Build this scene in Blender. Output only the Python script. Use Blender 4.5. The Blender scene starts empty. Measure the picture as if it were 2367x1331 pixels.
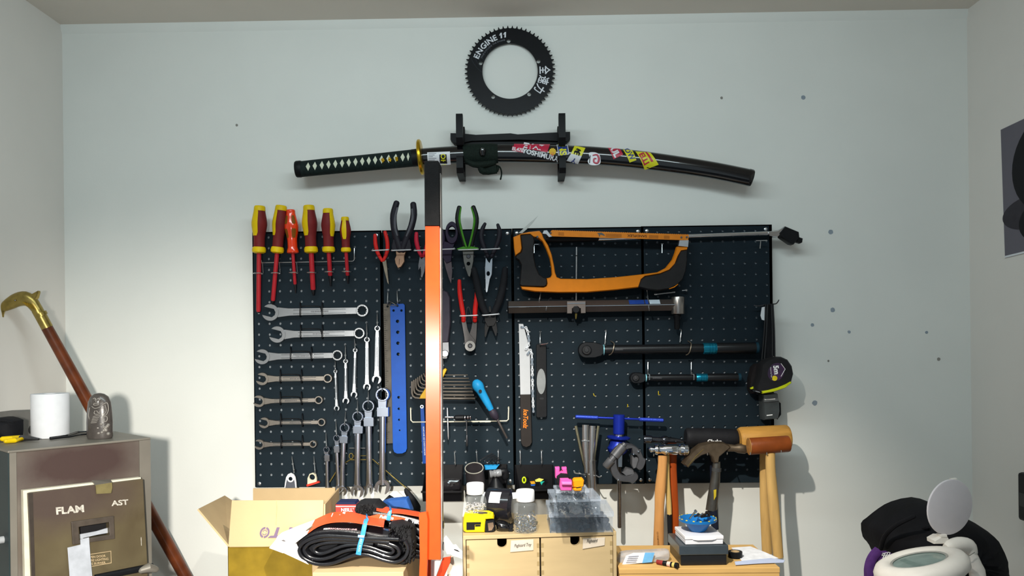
import bpy, bmesh, math, random
from mathutils import Vector, Matrix
from mathutils.geometry import tessellate_polygon

random.seed(7)
sc = bpy.context.scene
COL = sc.collection

# ------------------------------------------------------------------ camera
W, H = 2367.0, 1331.0
F_PX, CX, CY = 1750.0, 1183.5, 800.0          # focal length and principal point in photo pixels
CAM = Vector((0.0, -1.75, 1.5))
R = (Matrix.Rotation(math.radians(0.74), 3, 'Z') @ Matrix.Rotation(math.radians(90), 3, 'X')
     @ Matrix.Rotation(math.radians(-0.67), 3, 'Z'))
cam_d = bpy.data.cameras.new('camera')
cam = bpy.data.objects.new('camera', cam_d)
COL.objects.link(cam)
cam.matrix_world = Matrix.Translation(CAM) @ R.to_4x4()
cam_d.sensor_width = 36.0
cam_d.lens = F_PX * 36.0 / W
cam_d.shift_x = (W / 2 - CX) / W
cam_d.shift_y = (CY - H / 2) / W
cam_d.clip_start = 0.02
sc.camera = cam

# ------------------------------------------------------------------ world, lamps, exposure
sc.view_settings.view_transform = 'Standard'
sc.view_settings.look = 'None'
sc.view_settings.exposure = 0.0
sc.view_settings.gamma = 1.0
sc.view_settings.use_curve_mapping = False
wd = bpy.data.worlds.new('world'); sc.world = wd
wd.use_nodes = True
wd.node_tree.nodes['Background'].inputs[0].default_value = (0.78, 0.92, 1.0, 1)
wd.node_tree.nodes['Background'].inputs[1].default_value = 0.50


def lamp(name, kind, loc, target, energy, color, size=0.1, size_y=None, spot=60, blend=0.5):
    l = bpy.data.lights.new(name, kind)
    l.energy = energy; l.color = color
    if kind == 'AREA':
        l.size = size
        if size_y:
            l.shape = 'RECTANGLE'; l.size_y = size_y
    else:
        l.shadow_soft_size = size
    if kind == 'SPOT':
        l.spot_size = math.radians(spot); l.spot_blend = blend
    o = bpy.data.objects.new(name, l); COL.objects.link(o)
    o.location = loc
    o.rotation_euler = (Vector(target) - Vector(loc)).to_track_quat('-Z', 'Y').to_euler()
    return o


# the room's cool ceiling tube, above the frame
lamp('ceiling_tube_light', 'AREA', (-0.12, -1.0, 2.22), (-0.05, 0.0, 1.2), 7.6, (0.80, 0.96, 1.0), 1.4, 0.10)
# a warm bench spot above the frame, aimed down at the bench
lamp('bench_spot_light', 'SPOT', (-0.05, -1.05, 1.95), (0.10, 0.0, 0.58), 78, (1.0, 0.94, 0.84), 0.010, spot=76, blend=0.75)
# a warm work lamp beside the camera, left of the frame
lamp('work_lamp_light', 'SPOT', (-0.245, -1.6, 1.50), (-0.66, 0.0, 0.92), 118, (1.0, 0.95, 0.86), 0.03, spot=66, blend=1.0)

# ------------------------------------------------------------------ helpers
def ray(u, v):
    return R @ Vector(((u - CX) / F_PX, -(v - CY) / F_PX, -1.0))


def P(u, v, d):
    """photo pixel -> world point on the plane d millimetres in front of the back wall"""
    r = ray(u, v)
    t = (-d / 1000.0 - CAM.y) / r.y
    return CAM + r * t


def PZ(u, v, z):
    """photo pixel -> world point on the horizontal plane z"""
    r = ray(u, v)
    return CAM + r * ((z - CAM.z) / r.z)


def S(d):
    """metres per photo pixel at depth d (mm in front of the wall)"""
    return (1750.0 - d) / 1750.0 / 1000.0


def crop(ox, oy, s):
    def f(*pts):
        if len(pts) == 1 and isinstance(pts[0], list):
            return [(ox + p[0] / s, oy + p[1] / s) + tuple(p[2:]) for p in pts[0]]
        return (ox + pts[0] / s, oy + pts[1] / s)
    return f


C4 = crop(560, 450, 4.59); C5 = crop(840, 440, 3.414); C6 = crop(1160, 490, 4.59)
C7 = crop(570, 680, 5.323); C8 = crop(570, 890, 4.931); D1 = crop(860, 660, 2.895)
D2 = crop(1160, 720, 3.803); D3 = crop(1300, 740, 4.081); D4 = crop(1640, 500, 2.663)
D5 = crop(1300, 940, 3.404); D6 = crop(960, 1020, 4.28); D7 = crop(440, 1100, 3.698)
D8 = crop(0, 640, 1.926); E1 = crop(1880, 1050, 4.737); E4 = crop(0, 900, 3.09)
B2 = crop(660, 240, 4.227); B3 = crop(1160, 240, 3.945); G4 = crop(700, 1130, 7.83)
G5 = crop(970, 840, 5.323); G6 = crop(1420, 960, 7.395)


def catmull(pts, n=4, closed=True):
    out = []
    N = len(pts)
    rng = range(N) if closed else range(N - 1)
    for i in rng:
        if closed:
            p0, p1, p2, p3 = pts[(i - 1) % N], pts[i], pts[(i + 1) % N], pts[(i + 2) % N]
        else:
            p1, p2 = pts[i], pts[i + 1]
            p0 = pts[i - 1] if i > 0 else p1
            p3 = pts[i + 2] if i + 2 < N else p2
        for k in range(n):
            t = k / n
            out.append(tuple(0.5 * ((2 * b) + (-a + c) * t + (2 * a - 5 * b + 4 * c - e) * t * t
                                    + (-a + 3 * b - 3 * c + e) * t ** 3)
                             for a, b, c, e in zip(p0, p1, p2, p3)))
    if not closed:
        out.append(tuple(pts[-1]))
    return out


def circ(u, v, r, n=20, ry=None, a0=0.0, rot=0.0):
    ry = r if ry is None else ry
    c, s = math.cos(rot), math.sin(rot)
    out = []
    for i in range(n):
        a = a0 + 2 * math.pi * i / n
        x, y = r * math.cos(a), ry * math.sin(a)
        out.append((u + x * c - y * s, v + x * s + y * c))
    return out


def rrect(u0, v0, u1, v1, r, n=4):
    out = []
    for cx, cy, a in ((u1 - r, v1 - r, 0), (u0 + r, v1 - r, 90), (u0 + r, v0 + r, 180), (u1 - r, v0 + r, 270)):
        for k in range(n + 1):
            t = math.radians(a + 90 * k / n)
            out.append((cx + r * math.cos(t), cy + r * math.sin(t)))
    return out


def area2(p):
    return sum(p[i][0] * p[(i + 1) % len(p)][1] - p[(i + 1) % len(p)][0] * p[i][1] for i in range(len(p)))


def inset(poly, b):
    """offset a CCW polygon inwards by b"""
    n = len(poly); out = []
    for i in range(n):
        x0, y0 = poly[i - 1]; x1, y1 = poly[i]; x2, y2 = poly[(i + 1) % n]
        ax, ay = x1 - x0, y1 - y0; bx, by = x2 - x1, y2 - y1
        la = math.hypot(ax, ay) or 1e-9; lb = math.hypot(bx, by) or 1e-9
        n1 = (-ay / la, ax / la); n2 = (-by / lb, bx / lb)
        mx, my = n1[0] + n2[0], n1[1] + n2[1]
        q = mx * mx + my * my
        k = 2.0 / q if q > 0.5 else 1.3
        out.append((x1 + mx * b * k * 0.5 * (1 if q > 0.5 else 1), y1 + my * b * k * 0.5))
    return out


class MB:
    """collects shapes, in world coordinates, that become one mesh object"""
    def __init__(s):
        s.v = []; s.f = []

    def add(s, vs, fs):
        o = len(s.v)
        s.v += [Vector(x) for x in vs]
        s.f += [tuple(i + o for i in f) for f in fs]
        return s

    # -- flat shape parallel to the wall; outline in photo pixels at its front depth d (mm), thickness th (mm)
    def plate(s, pts, d, th=3.0, b=0.6, holes=(), sm=0, back=False):
        if sm:
            pts = catmull(pts, sm)
        loops = []
        for k, lp in enumerate([pts] + list(holes)):
            w = [P(q[0], q[1], d) for q in lp]
            p2 = [(q.x, q.z) for q in w]
            if (area2(p2) > 0) != (k == 0):
                p2.reverse()
            loops.append(p2)
        y0 = -d / 1000.0; y1 = y0 + th / 1000.0
        b = b / 1000.0
        ins = [inset(lp, b) if b > 0 else lp for lp in loops]
        tri = tessellate_polygon([[Vector((x, z, 0)) for x, z in lp] for lp in ins])
        flat = [q for lp in ins for q in lp]
        flat0 = [q for lp in loops for q in lp]
        n = len(flat)
        vs = [(x, y0, z) for x, z in flat]
        fs = [tuple(t) for t in tri]
        rings = [0]
        if b > 0:
            vs += [(x, y0 + b, z) for x, z in flat0]; rings.append(n)
        vs += [(x, y1, z) for x, z in flat0]; rings.append(rings[-1] + n)
        o = 0
        for lp in loops:
            m = len(lp)
            for a, c in zip(rings[:-1], rings[1:]):
                for i in range(m):
                    j = (i + 1) % m
                    fs.append((a + o + i, a + o + j, c + o + j, c + o + i))
            o += m
        fs += [tuple(rings[-1] + i for i in t) for t in tri]
        return s.add(vs, fs)

    def box(s, u0, v0, u1, v1, d, th, b=0.6):
        return s.plate([(u0, v0), (u1, v0), (u1, v1), (u0, v1)], d, th, b)

    # -- swept round bar; points (u, v, d, r[, rdepth]) with radii in pixels
    def tube(s, pts, seg=10, sm=0, cap='flat', closed=False):
        pts = [tuple(p) if len(p) > 4 else tuple(p) + (p[3],) for p in pts]
        if sm:
            pts = catmull(pts, sm, closed)
        ctr = [P(p[0], p[1], p[2]) for p in pts]
        ra = [p[3] * S(p[2]) for p in pts]; rb = [p[4] * S(p[2]) for p in pts]
        return s.sweep(ctr, ra, rb, seg, cap, closed)

    def sweep(s, ctr, ra, rb=None, seg=10, cap='flat', closed=False, up=None):
        rb = rb or ra
        n = len(ctr)
        if cap == 'round' and not closed:
            c2 = []; a2 = []; b2 = []
            t0 = (ctr[0] - ctr[1]).normalized(); t1 = (ctr[-1] - ctr[-2]).normalized()
            for k in (0.15, 0.6):
                h = math.sqrt(1 - (1 - k) ** 2); l = (1 - k)
                c2.append(ctr[0] + t0 * min(ra[0], rb[0]) * l); a2.append(ra[0] * h); b2.append(rb[0] * h)
            c3 = []; a3 = []; b3 = []
            for k in (0.6, 0.15):
                h = math.sqrt(1 - (1 - k) ** 2); l = (1 - k)
                c3.append(ctr[-1] + t1 * min(ra[-1], rb[-1]) * l); a3.append(ra[-1] * h); b3.append(rb[-1] * h)
            ctr = c2 + list(ctr) + c3; ra = a2 + list(ra) + a3; rb = b2 + list(rb) + b3
            n = len(ctr)
        up = up or Vector((0, -1, 0))
        vs = []; fs = []
        prev = None
        for i in range(n):
            a = ctr[i - 1] if (i > 0 or closed) else ctr[i]
            c = ctr[(i + 1) % n] if (i < n - 1 or closed) else ctr[i]
            t = (c - a)
            t = t.normalized() if t.length > 1e-9 else (prev or Vector((1, 0, 0)))
            prev = t
            bn = up - t * up.dot(t)
            if bn.length < 0.15:
                alt = Vector((0, 0, 1)) if abs(t.z) < 0.9 else Vector((1, 0, 0))
                bn = alt - t * alt.dot(t)
            bn.normalize()
            nn = t.cross(bn)
            for k in range(seg):
                q = 2 * math.pi * k / seg
                vs.append(ctr[i] + nn * (ra[i] * math.cos(q)) + bn * (rb[i] * math.sin(q)))
        for i in range(n if closed else n - 1):
            j = (i + 1) % n
            for k in range(seg):
                l = (k + 1) % seg
                fs.append((i * seg + k, i * seg + l, j * seg + l, j * seg + k))
        if not closed:
            fs.append(tuple(range(seg))); fs.append(tuple((n - 1) * seg + k for k in range(seg)))
        return s.add(vs, fs)

    # -- turned shape: axis from a=(u,v,d) to b=(u,v,d); profile [(t 0..1, radius px[, depth radius])]
    def lathe(s, a, b, prof, seg=20, sm=0):
        if sm:
            prof = catmull([tuple(p) for p in prof], sm, False)
        A, B = P(*a), P(*b)
        k = S((a[2] + b[2]) / 2)
        return s.wlathe(A, B, [(p[0], p[1] * k, (p[2] if len(p) > 2 else p[1]) * k) for p in prof], seg)

    def wlathe(s, A, B, prof, seg=20, up=None, close=True):
        t = (B - A).normalized()
        up = up or Vector((0, -1, 0))
        bn = up - t * up.dot(t)
        if bn.length < 0.1:
            bn = Vector((1, 0, 0)) - t * t.x
        bn.normalize(); nn = t.cross(bn)
        vs = []; fs = []
        n = len(prof)
        for p in prof:
            r2 = p[2] if len(p) > 2 else p[1]
            for j in range(seg):
                q = 2 * math.pi * j / seg
                vs.append(A + (B - A) * p[0] + nn * (p[1] * math.cos(q)) + bn * (r2 * math.sin(q)))
        for i in range(n - 1):
            for j in range(seg):
                l = (j + 1) % seg
                fs.append((i * seg + j, i * seg + l, (i + 1) * seg + l, (i + 1) * seg + j))
        if close:
            fs.append(tuple(range(seg))); fs.append(tuple((n - 1) * seg + j for j in range(seg)))
        return s.add(vs, fs)

    # -- strip of a turned surface between two angles (0 = facing the room, degrees, + = right), lifted by off px
    def lpatch(s, a, b, prof, t0, t1, a0, a1, off=0.4, n=8, m=6, sm=3, rot=None):
        if sm:
            prof = catmull([tuple(p) for p in prof], sm, False)
        A, B = P(*a), P(*b); k = S((a[2] + b[2]) / 2)
        t = (B - A).normalized(); up = Vector((0, -1, 0))
        bn = (up - t * up.dot(t)).normalized(); nn = t.cross(bn)
        if nn.x < 0:
            nn = -nn

        def rad(x):
            for p, q in zip(prof[:-1], prof[1:]):
                if p[0] <= x <= q[0] and q[0] > p[0]:
                    return p[1] + (q[1] - p[1]) * (x - p[0]) / (q[0] - p[0])
            return prof[-1][1]
        vs = []; fs = []
        for lay in (off, off - 1.2):
            for i in range(n + 1):
                x = t0 + (t1 - t0) * i / n
                sh = 1.0
                e = min(i, n - i) / n
                if e < 0.12:
                    sh = 0.72 + 0.28 * (e / 0.12)
                mid = (a0 + a1) / 2
                for j in range(m + 1):
                    q = math.radians(mid + (a0 + (a1 - a0) * j / m - mid) * sh)
                    r = (rad(x) + lay) * k
                    vs.append(A + (B - A) * x + nn * (r * math.sin(q)) + bn * (r * math.cos(q)))
        L = (n + 1) * (m + 1)
        for i in range(n):
            for j in range(m):
                q = i * (m + 1) + j
                fs.append((q, q + 1, q + m + 2, q + m + 1))
        edge = [i for i in range(m + 1)] + [i * (m + 1) + m for i in range(1, n + 1)] + \
               [n * (m + 1) + j for j in range(m - 1, -1, -1)] + [i * (m + 1) for i in range(n - 1, 0, -1)]
        for i in range(len(edge)):
            x, y = edge[i], edge[(i + 1) % len(edge)]
            fs.append((x, y, y + L, x + L))
        return s.add(vs, fs)

    # -- ribbon: thin band following a 2-D path (pixels), extending back from depth d by dep mm
    def ribbon(s, path, th, d, dep, sm=4, closed=False, b=1.0):
        if sm:
            path = catmull(path, sm, closed)
        w = [P(p[0], p[1], d) for p in path]
        n = len(w); k = S(d) * th / 2
        L = []; Rr = []
        for i in range(n):
            a = w[i - 1] if (i or closed) else w[i]
            c = w[(i + 1) % n] if (i < n - 1 or closed) else w[i]
            t = (c - a); t.y = 0; t.normalize()
            nn = Vector((-t.z, 0, t.x))
            L.append(w[i] + nn * k); Rr.append(w[i] - nn * k)
        y0 = -d / 1000; y1 = y0 + dep / 1000; bb = b / 1000
        vs = []
        for i in range(n):
            l, r = L[i], Rr[i]; m = (l + r) / 2
            li = m + (l - m) * 0.5; ri = m + (r - m) * 0.5
            vs += [(li.x, y0, li.z), (l.x, y0 + bb, l.z), (l.x, y1, l.z), (r.x, y1, r.z), (r.x, y0 + bb, r.z), (ri.x, y0, ri.z)]
        fs = []
        for i in range(n if closed else n - 1):
            j = (i + 1) % n
            for q in range(6):
                p = (q + 1) % 6
                fs.append((i * 6 + q, i * 6 + p, j * 6 + p, j * 6 + q))
        if not closed:
            fs.append(tuple(range(6))); fs.append(tuple((n - 1) * 6 + q for q in range(6)))
        return s.add(vs, fs)

    # -- surface stretched between two pixel paths of (u, v, d), given a thickness in mm downwards/backwards
    def loft(s, a, b, th=.8, sm=4, n=4, sag=0.0):
        if sm:
            a = catmull(a, sm, False); b = catmull(b, sm, False)
        vs = []; fs = []
        m = len(a)
        for lay in (0, 1):
            for p, q in zip(a, b):
                A_, B_ = P(*p), P(*q)
                for j in range(n + 1):
                    f = j / n
                    w = A_.lerp(B_, f)
                    w.z += sag * 4 * f * (1 - f) / 1000 - lay * th / 1000
                    vs.append(w)
        L = m * (n + 1)
        for i in range(m - 1):
            for j in range(n):
                q = i * (n + 1) + j
                fs.append((q, q + 1, q + n + 2, q + n + 1)); fs.append((L + q, L + q + 1, L + q + n + 2, L + q + n + 1))
            for j in (0, n):
                q = i * (n + 1) + j
                fs.append((q, q + n + 1, L + q + n + 1, L + q))
        for i in (0, m - 1):
            for j in range(n):
                q = i * (n + 1) + j
                fs.append((q, q + 1, L + q + 1, L + q))
        return s.add(vs, fs)

    # -- soft cushion-like body: pixel outline, rim depth d, bulge towards the room (mm), flat back th behind
    def pillow(s, pts, d, bulge, th=4.0, sm=3, rings=6, wob=0.0, seed=1, pw=2.0):
        if sm:
            pts = catmull(pts, sm)
        rnd = random.Random(seed)
        w = [P(p[0], p[1], d) for p in pts]
        c = sum(w, Vector((0, 0, 0))) / len(w)
        n = len(w)
        vs = []; fs = []
        vs += [Vector((p.x, -d / 1000 + th / 1000, p.z)) for p in w]
        for k in range(rings):
            f = math.cos(k / rings * math.pi / 2) if rings > 1 else 1
            h = bulge * (1 - f ** pw) ** (1 / pw)
            for p in w:
                vs.append(Vector((c.x + (p.x - c.x) * f, -(d + h + (rnd.uniform(-wob, wob) if k else 0)) / 1000, c.z + (p.z - c.z) * f)))
        vs.append(Vector((c.x, -(d + bulge) / 1000, c.z)))
        for k in range(rings):
            for i in range(n):
                j = (i + 1) % n
                fs.append((k * n + i, k * n + j, (k + 1) * n + j, (k + 1) * n + i))
        for i in range(n):
            fs.append((rings * n + i, rings * n + (i + 1) % n, (rings + 1) * n))
        fs.append(tuple(range(n)))
        return s.add(vs, fs)

    def rotz(s, pivot, deg):
        M = Matrix.Rotation(math.radians(deg), 3, 'Z')
        s.v = [pivot + M @ (v - pivot) for v in s.v]
        return s

    # -- hexahedron from two quads of world points
    def hexa(s, q0, q1):
        return s.add(list(q0) + list(q1), [(0, 1, 2, 3), (4, 5, 6, 7), (0, 1, 5, 4), (1, 2, 6, 5), (2, 3, 7, 6), (3, 0, 4, 7)])

    # -- thin sheet: polygon of world points, thickened along its own normal
    def sheet(s, pts, th):
        pts = [Vector(p) for p in pts]
        nrm = Vector((0, 0, 0))
        for i in range(len(pts)):
            nrm += (pts[i] - pts[0]).cross(pts[(i + 1) % len(pts)] - pts[0])
        nrm.normalize()
        n = len(pts)
        vs = pts + [p + nrm * th for p in pts]
        fs = [tuple(range(n)), tuple(range(n, 2 * n))] + [(i, (i + 1) % n, n + (i + 1) % n, n + i) for i in range(n)]
        return s.add(vs, fs)

    # -- oriented box: frame = (origin, ex, ey, ez unit vectors), ranges in metres
    def obox(s, fr, x0, x1, y0, y1, z0, z1):
        o, ex, ey, ez = fr
        q = lambda x, y, z: o + ex * x + ey * y + ez * z
        return s.hexa([q(x0, y0, z0), q(x1, y0, z0), q(x1, y0, z1), q(x0, y0, z1)],
                      [q(x0, y1, z0), q(x1, y1, z0), q(x1, y1, z1), q(x0, y1, z1)])

    # -- flat printed lettering; (u,v) centre, cap height h px, angle degrees clockwise in the photo
    def text(s, t, u, v, d, h, ang=0.0, shear=0.0, bold=0.0, wid=1.0, drape=None, lift=0.35, align='C', flip=False, mapf=None):
        vs, fs = glyphs(t, bold)
        x0 = min(p[0] for p in vs); x1 = max(p[0] for p in vs)
        y0 = 0.0
        xm = (x0 + x1) / 2 if align == 'C' else x0
        c, q = math.cos(math.radians(ang)), math.sin(math.radians(ang))
        out = []
        for x, y in vs:
            X = (x - xm) * wid * h; Y = -(y - (0.5 if align == 'C' else 0.0)) * h
            X += -Y * shear
            if flip:
                X = -X
            uu, vv = u + X * c - Y * q, v + X * q + Y * c
            if mapf:
                out.append(mapf(uu, vv)); continue
            dd = (drape(uu, vv) if drape else d) + lift
            w = P(uu, vv, d)
            out.append(Vector((w.x, -dd / 1000, w.z)))
        return s.add(out, fs)

    def arctext(s, t, u, v, d, rad, h, a0, a1, bold=0.0, wid=1.0, lift=0.35):
        """letters standing on a circle, tops outwards, from angle a0 to a1 (degrees, anticlockwise from right)"""
        items = []
        for ch in t:
            if ch == ' ':
                items.append((None, 0.35)); continue
            vs, fs = glyphs(ch, bold)
            items.append(((vs, fs), (max(p[0] for p in vs) - min(p[0] for p in vs)) * wid + 0.10))
        tot = sum(i[1] for i in items)
        x = 0.0
        for g, w in items:
            a = math.radians(a0 + (a1 - a0) * (x + w / 2) / tot)
            x += w
            if g is None:
                continue
            vs, fs = g
            xm = (max(p[0] for p in vs) + min(p[0] for p in vs)) / 2
            sgn = 1 if a1 < a0 else -1
            rx, ry = math.cos(a), math.sin(a)          # outward
            tx, ty = sgn * ry, -sgn * rx               # reading direction
            kx = abs(math.radians(a1 - a0)) * rad / tot
            out = []
            for px, py in vs:
                X = (px - xm) * kx * wid; Y = py * h
                w3 = P(u + rx * (rad + Y) + tx * X, v - (ry * (rad + Y) + ty * X), d)
                out.append(Vector((w3.x, -(d + lift) / 1000, w3.z)))
            s.add(out, fs)
        return s


_gl = {}


def glyphs(t, bold=0.0):
    """lettering mesh from Blender's own built-in font, cap height 1"""
    key = (t, bold)
    if t == '1':
        return ([(0.0, .62), (.30, 1.0), (.56, 1.0), (.40, 0.0), (.12, 0.0), (.23, .66), (.10, .55)], [(0, 1, 5, 6), (1, 2, 3, 4, 5)])
    if key in _gl:
        return _gl[key]
    cu = bpy.data.curves.new('t', 'FONT')
    cu.body = t; cu.size = 1.0; cu.offset = bold; cu.fill_mode = 'FRONT'; cu.resolution_u = 3
    ob = bpy.data.objects.new('t', cu)
    me = bpy.data.meshes.new_from_object(ob)
    k = 1 / 0.70
    vs = [(p.co.x * k, p.co.y * k) for p in me.vertices]
    fs = [tuple(p.vertices) for p in me.polygons]
    bpy.data.objects.remove(ob); bpy.data.curves.remove(cu); bpy.data.meshes.remove(me)
    if not vs:
        vs = [(0, 0), (0.5, 0), (0.5, 1), (0, 1)]; fs = [(0, 1, 2, 3)]
    _gl[key] = (vs, fs)
    return _gl[key]


def build(name, mb, mat, origin, smooth=0.6, bev=0.0, segs=2):
    me = bpy.data.meshes.new(name)
    me.from_pydata([v - origin for v in mb.v], [], mb.f)
    bm = bmesh.new(); bm.from_mesh(me)
    bmesh.ops.recalc_face_normals(bm, faces=bm.faces)
    bm.to_mesh(me); bm.free()
    if smooth:
        me.shade_smooth(); me.set_sharp_from_angle(angle=smooth)
    me.materials.append(mat)
    ob = bpy.data.objects.new(name, me)
    COL.objects.link(ob)
    if bev:
        m = ob.modifiers.new('bevel', 'BEVEL'); m.width = bev / 1000; m.segments = segs
        m.limit_method = 'ANGLE'; m.angle_limit = math.radians(35)
    return ob


class T:
    """one thing: an Empty at its base that parents its parts"""
    def __init__(s, name, label, cat, at, group=None, kind=None):
        s.o = bpy.data.objects.new(name, None)
        s.o.empty_display_size = 0.02
        COL.objects.link(s.o)
        s.loc = at if isinstance(at, Vector) else P(*at)
        s.o.location = s.loc
        if label: s.o['label'] = label
        if cat: s.o['category'] = cat
        if group: s.o['group'] = group
        if kind: s.o['kind'] = kind

    def add(s, name, mb, mat, parent=None, label=None, smooth=0.6, bev=0.0, kind=None):
        ob = build(name, mb, mat, s.loc, smooth, bev)
        ob.parent = parent or s.o
        if label: ob['label'] = label
        if kind: ob['kind'] = kind
        return ob


def solo(name, label, cat, mb, mat, group=None, kind=None, smooth=0.6, bev=0.0):
    xs = [v.x for v in mb.v]; ys = [v.y for v in mb.v]; zs = [v.z for v in mb.v]
    o = Vector(((min(xs) + max(xs)) / 2, (min(ys) + max(ys)) / 2, min(zs)))
    ob = build(name, mb, mat, o, smooth, bev)
    ob.location = o
    if label: ob['label'] = label
    if cat: ob['category'] = cat
    if group: ob['group'] = group
    if kind: ob['kind'] = kind
    return ob


# ------------------------------------------------------------------ materials
def lin(h):
    h = h.lstrip('#')
    c = [int(h[i:i + 2], 16) / 255 for i in (0, 2, 4)]
    return tuple(x / 12.92 if x <= 0.04045 else ((x + 0.055) / 1.055) ** 2.4 for x in c) + (1.0,)


_m = {}


def mat(name, col, rough=0.5, metal=0.0, var=0.12, scale=60.0, bump=0.0, bscale=300.0, col2=None, stretch=None,
        coat=0.0, trans=0.0, alpha=1.0, ior=1.45, dist=0.0):
    if name in _m:
        return _m[name]
    m = bpy.data.materials.new(name); m.use_nodes = True
    nt = m.node_tree; b = nt.nodes['Principled BSDF']
    b.inputs['Roughness'].default_value = rough; b.inputs['Metallic'].default_value = metal
    b.inputs['Coat Weight'].default_value = coat
    if metal < .3 and rough >= .38:
        b.inputs['Specular IOR Level'].default_value = 0.2
    b.inputs['IOR'].default_value = ior
    b.inputs['Transmission Weight'].default_value = trans
    b.inputs['Alpha'].default_value = alpha
    c = lin(col)
    tc = nt.nodes.new('ShaderNodeTexCoord')
    mp = nt.nodes.new('ShaderNodeMapping'); nt.links.new(tc.outputs['Object'], mp.inputs[0])
    if stretch:
        mp.inputs['Scale'].default_value = stretch
    no = nt.nodes.new('ShaderNodeTexNoise'); no.inputs['Scale'].default_value = scale
    no.inputs['Detail'].default_value = 4; no.inputs['Distortion'].default_value = dist
    nt.links.new(mp.outputs[0], no.inputs[0])
    rp = nt.nodes.new('ShaderNodeValToRGB')
    rp.color_ramp.elements[0].position = 0.3; rp.color_ramp.elements[1].position = 0.7
    if col2:
        rp.color_ramp.elements[0].color = lin(col2); rp.color_ramp.elements[1].color = c
    else:
        rp.color_ramp.elements[0].color = tuple(x * (1 - var) for x in c[:3]) + (1,)
        rp.color_ramp.elements[1].color = tuple(min(1, x * (1 + var)) for x in c[:3]) + (1,)
    nt.links.new(no.outputs[0], rp.inputs[0]); nt.links.new(rp.outputs[0], b.inputs['Base Color'])
    if bump:
        n2 = nt.nodes.new('ShaderNodeTexNoise'); n2.inputs['Scale'].default_value = bscale
        nt.links.new(mp.outputs[0], n2.inputs[0])
        bp = nt.nodes.new('ShaderNodeBump'); bp.inputs['Strength'].default_value = bump
        bp.inputs['Distance'].default_value = 0.002
        nt.links.new(n2.outputs[0], bp.inputs['Height']); nt.links.new(bp.outputs[0], b.inputs['Normal'])
    _m[name] = m
    return m


WALL = mat('wall_paint', 'dfe0db', 0.85, var=0.02, scale=6, bump=0.06, bscale=180)
WALL_S = mat('side_wall_paint', 'dedad4', 0.85, var=0.02, scale=6, bump=0.06, bscale=180)
CEIL = mat('ceiling_paint', 'e2dad0', 0.9, var=0.02, scale=6, bump=0.05, bscale=160)
BOARD = mat('pegboard_steel', '1a242b', 0.6, 0.0, var=0.08, scale=25, bump=0.05, bscale=900)
BOARD.node_tree.nodes['Principled BSDF'].inputs['Specular IOR Level'].default_value = 0.08
BLACK = mat('black_plastic', '121316', 0.42, var=0.2, bump=0.03)
BLACKM = mat('black_matte', '15161a', 0.75, var=0.2, bump=0.08)
RUBBER = mat('black_rubber', '17171a', 0.62, var=0.15, bump=0.15, bscale=500)
LACQ = mat('black_lacquer', '08080b', 0.16, var=0.1, coat=0.6)
STEEL = mat('satin_steel', 'b9bcc0', 0.30, 0.95, var=0.08, scale=120, stretch=(1, 1, 6))
CHROME = mat('chrome', 'd8dade', 0.10, 1.0, var=0.04)
DSTEEL = mat('dark_steel', '5b5c60', 0.38, 0.9, var=0.15, scale=90)
WIRE = mat('zinc_wire', 'c9cccf', 0.25, 0.9, var=0.05)
WHITEP = mat('white_plastic', 'dcdcde', 0.4, var=0.03)
PAPER = mat('white_paper', 'd6d8dc', 0.85, var=0.03, bump=0.04)
BLKWIRE = mat('black_wire', '101114', 0.35, var=0.1)
YELLOW = mat('yellow_plastic', 'd9b80c', 0.4, var=0.08)
RED = mat('red_grip', 'c01f1c', 0.4, var=0.12)
BRASS = mat('brass', '9a874a', 0.33, 0.85, var=0.2, scale=90)
GOLD = mat('gold', 'c9a227', 0.28, 0.95, var=0.2)
ORANGE = mat('orange_enamel', 'dd4a18', 0.24, var=0.05, coat=0.0)
INKW = mat('white_ink', 'e6e6e6', 0.6, var=0.03)
INKK = mat('black_ink', '121214', 0.6, var=0.05)

# ------------------------------------------------------------------ the room
XL, XR = P(146, 300, 0).x, P(2238, 300, 0).x
ZC = P(1183, 41, 0).z
FL = 0.0


def wbox(x0, x1, y0, y1, z0, z1):
    return MB().hexa([(x0, y0, z0), (x1, y0, z0), (x1, y0, z1), (x0, y0, z1)], [(x0, y1, z0), (x1, y1, z0), (x1, y1, z1), (x0, y1, z1)])


YF = -3.2
wall_back = solo('wall_back', 'white painted back wall carrying the pegboard and sword', None, wbox(XL - .1, XR + .1, 0, .1, FL - .1, ZC + .1), WALL, kind='structure', smooth=0)
wall_left = solo('wall_left', 'grey-white side wall behind the cane', None, wbox(XL - .1, XL, YF, 0, FL - .1, ZC + .1), WALL_S, kind='structure', smooth=0)
wall_right = solo('wall_right', 'grey-white side wall with the poster', None, wbox(XR, XR + .1, YF, 0, FL - .1, ZC + .1), WALL_S, kind='structure', smooth=0)
ceiling = solo('ceiling', 'plain off-white ceiling', None, wbox(XL - .1, XR + .1, YF, .1, ZC, ZC + .1), CEIL, kind='structure', smooth=0)
FLOORM = mat('floor_concrete', '868b92', 0.8, var=0.15, scale=5, bump=0.1)
floor = solo('floor', 'grey floor', None, wbox(XL - .1, XR + .1, YF, .1, FL - .1, FL), FLOORM, kind='structure', smooth=0)
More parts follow.
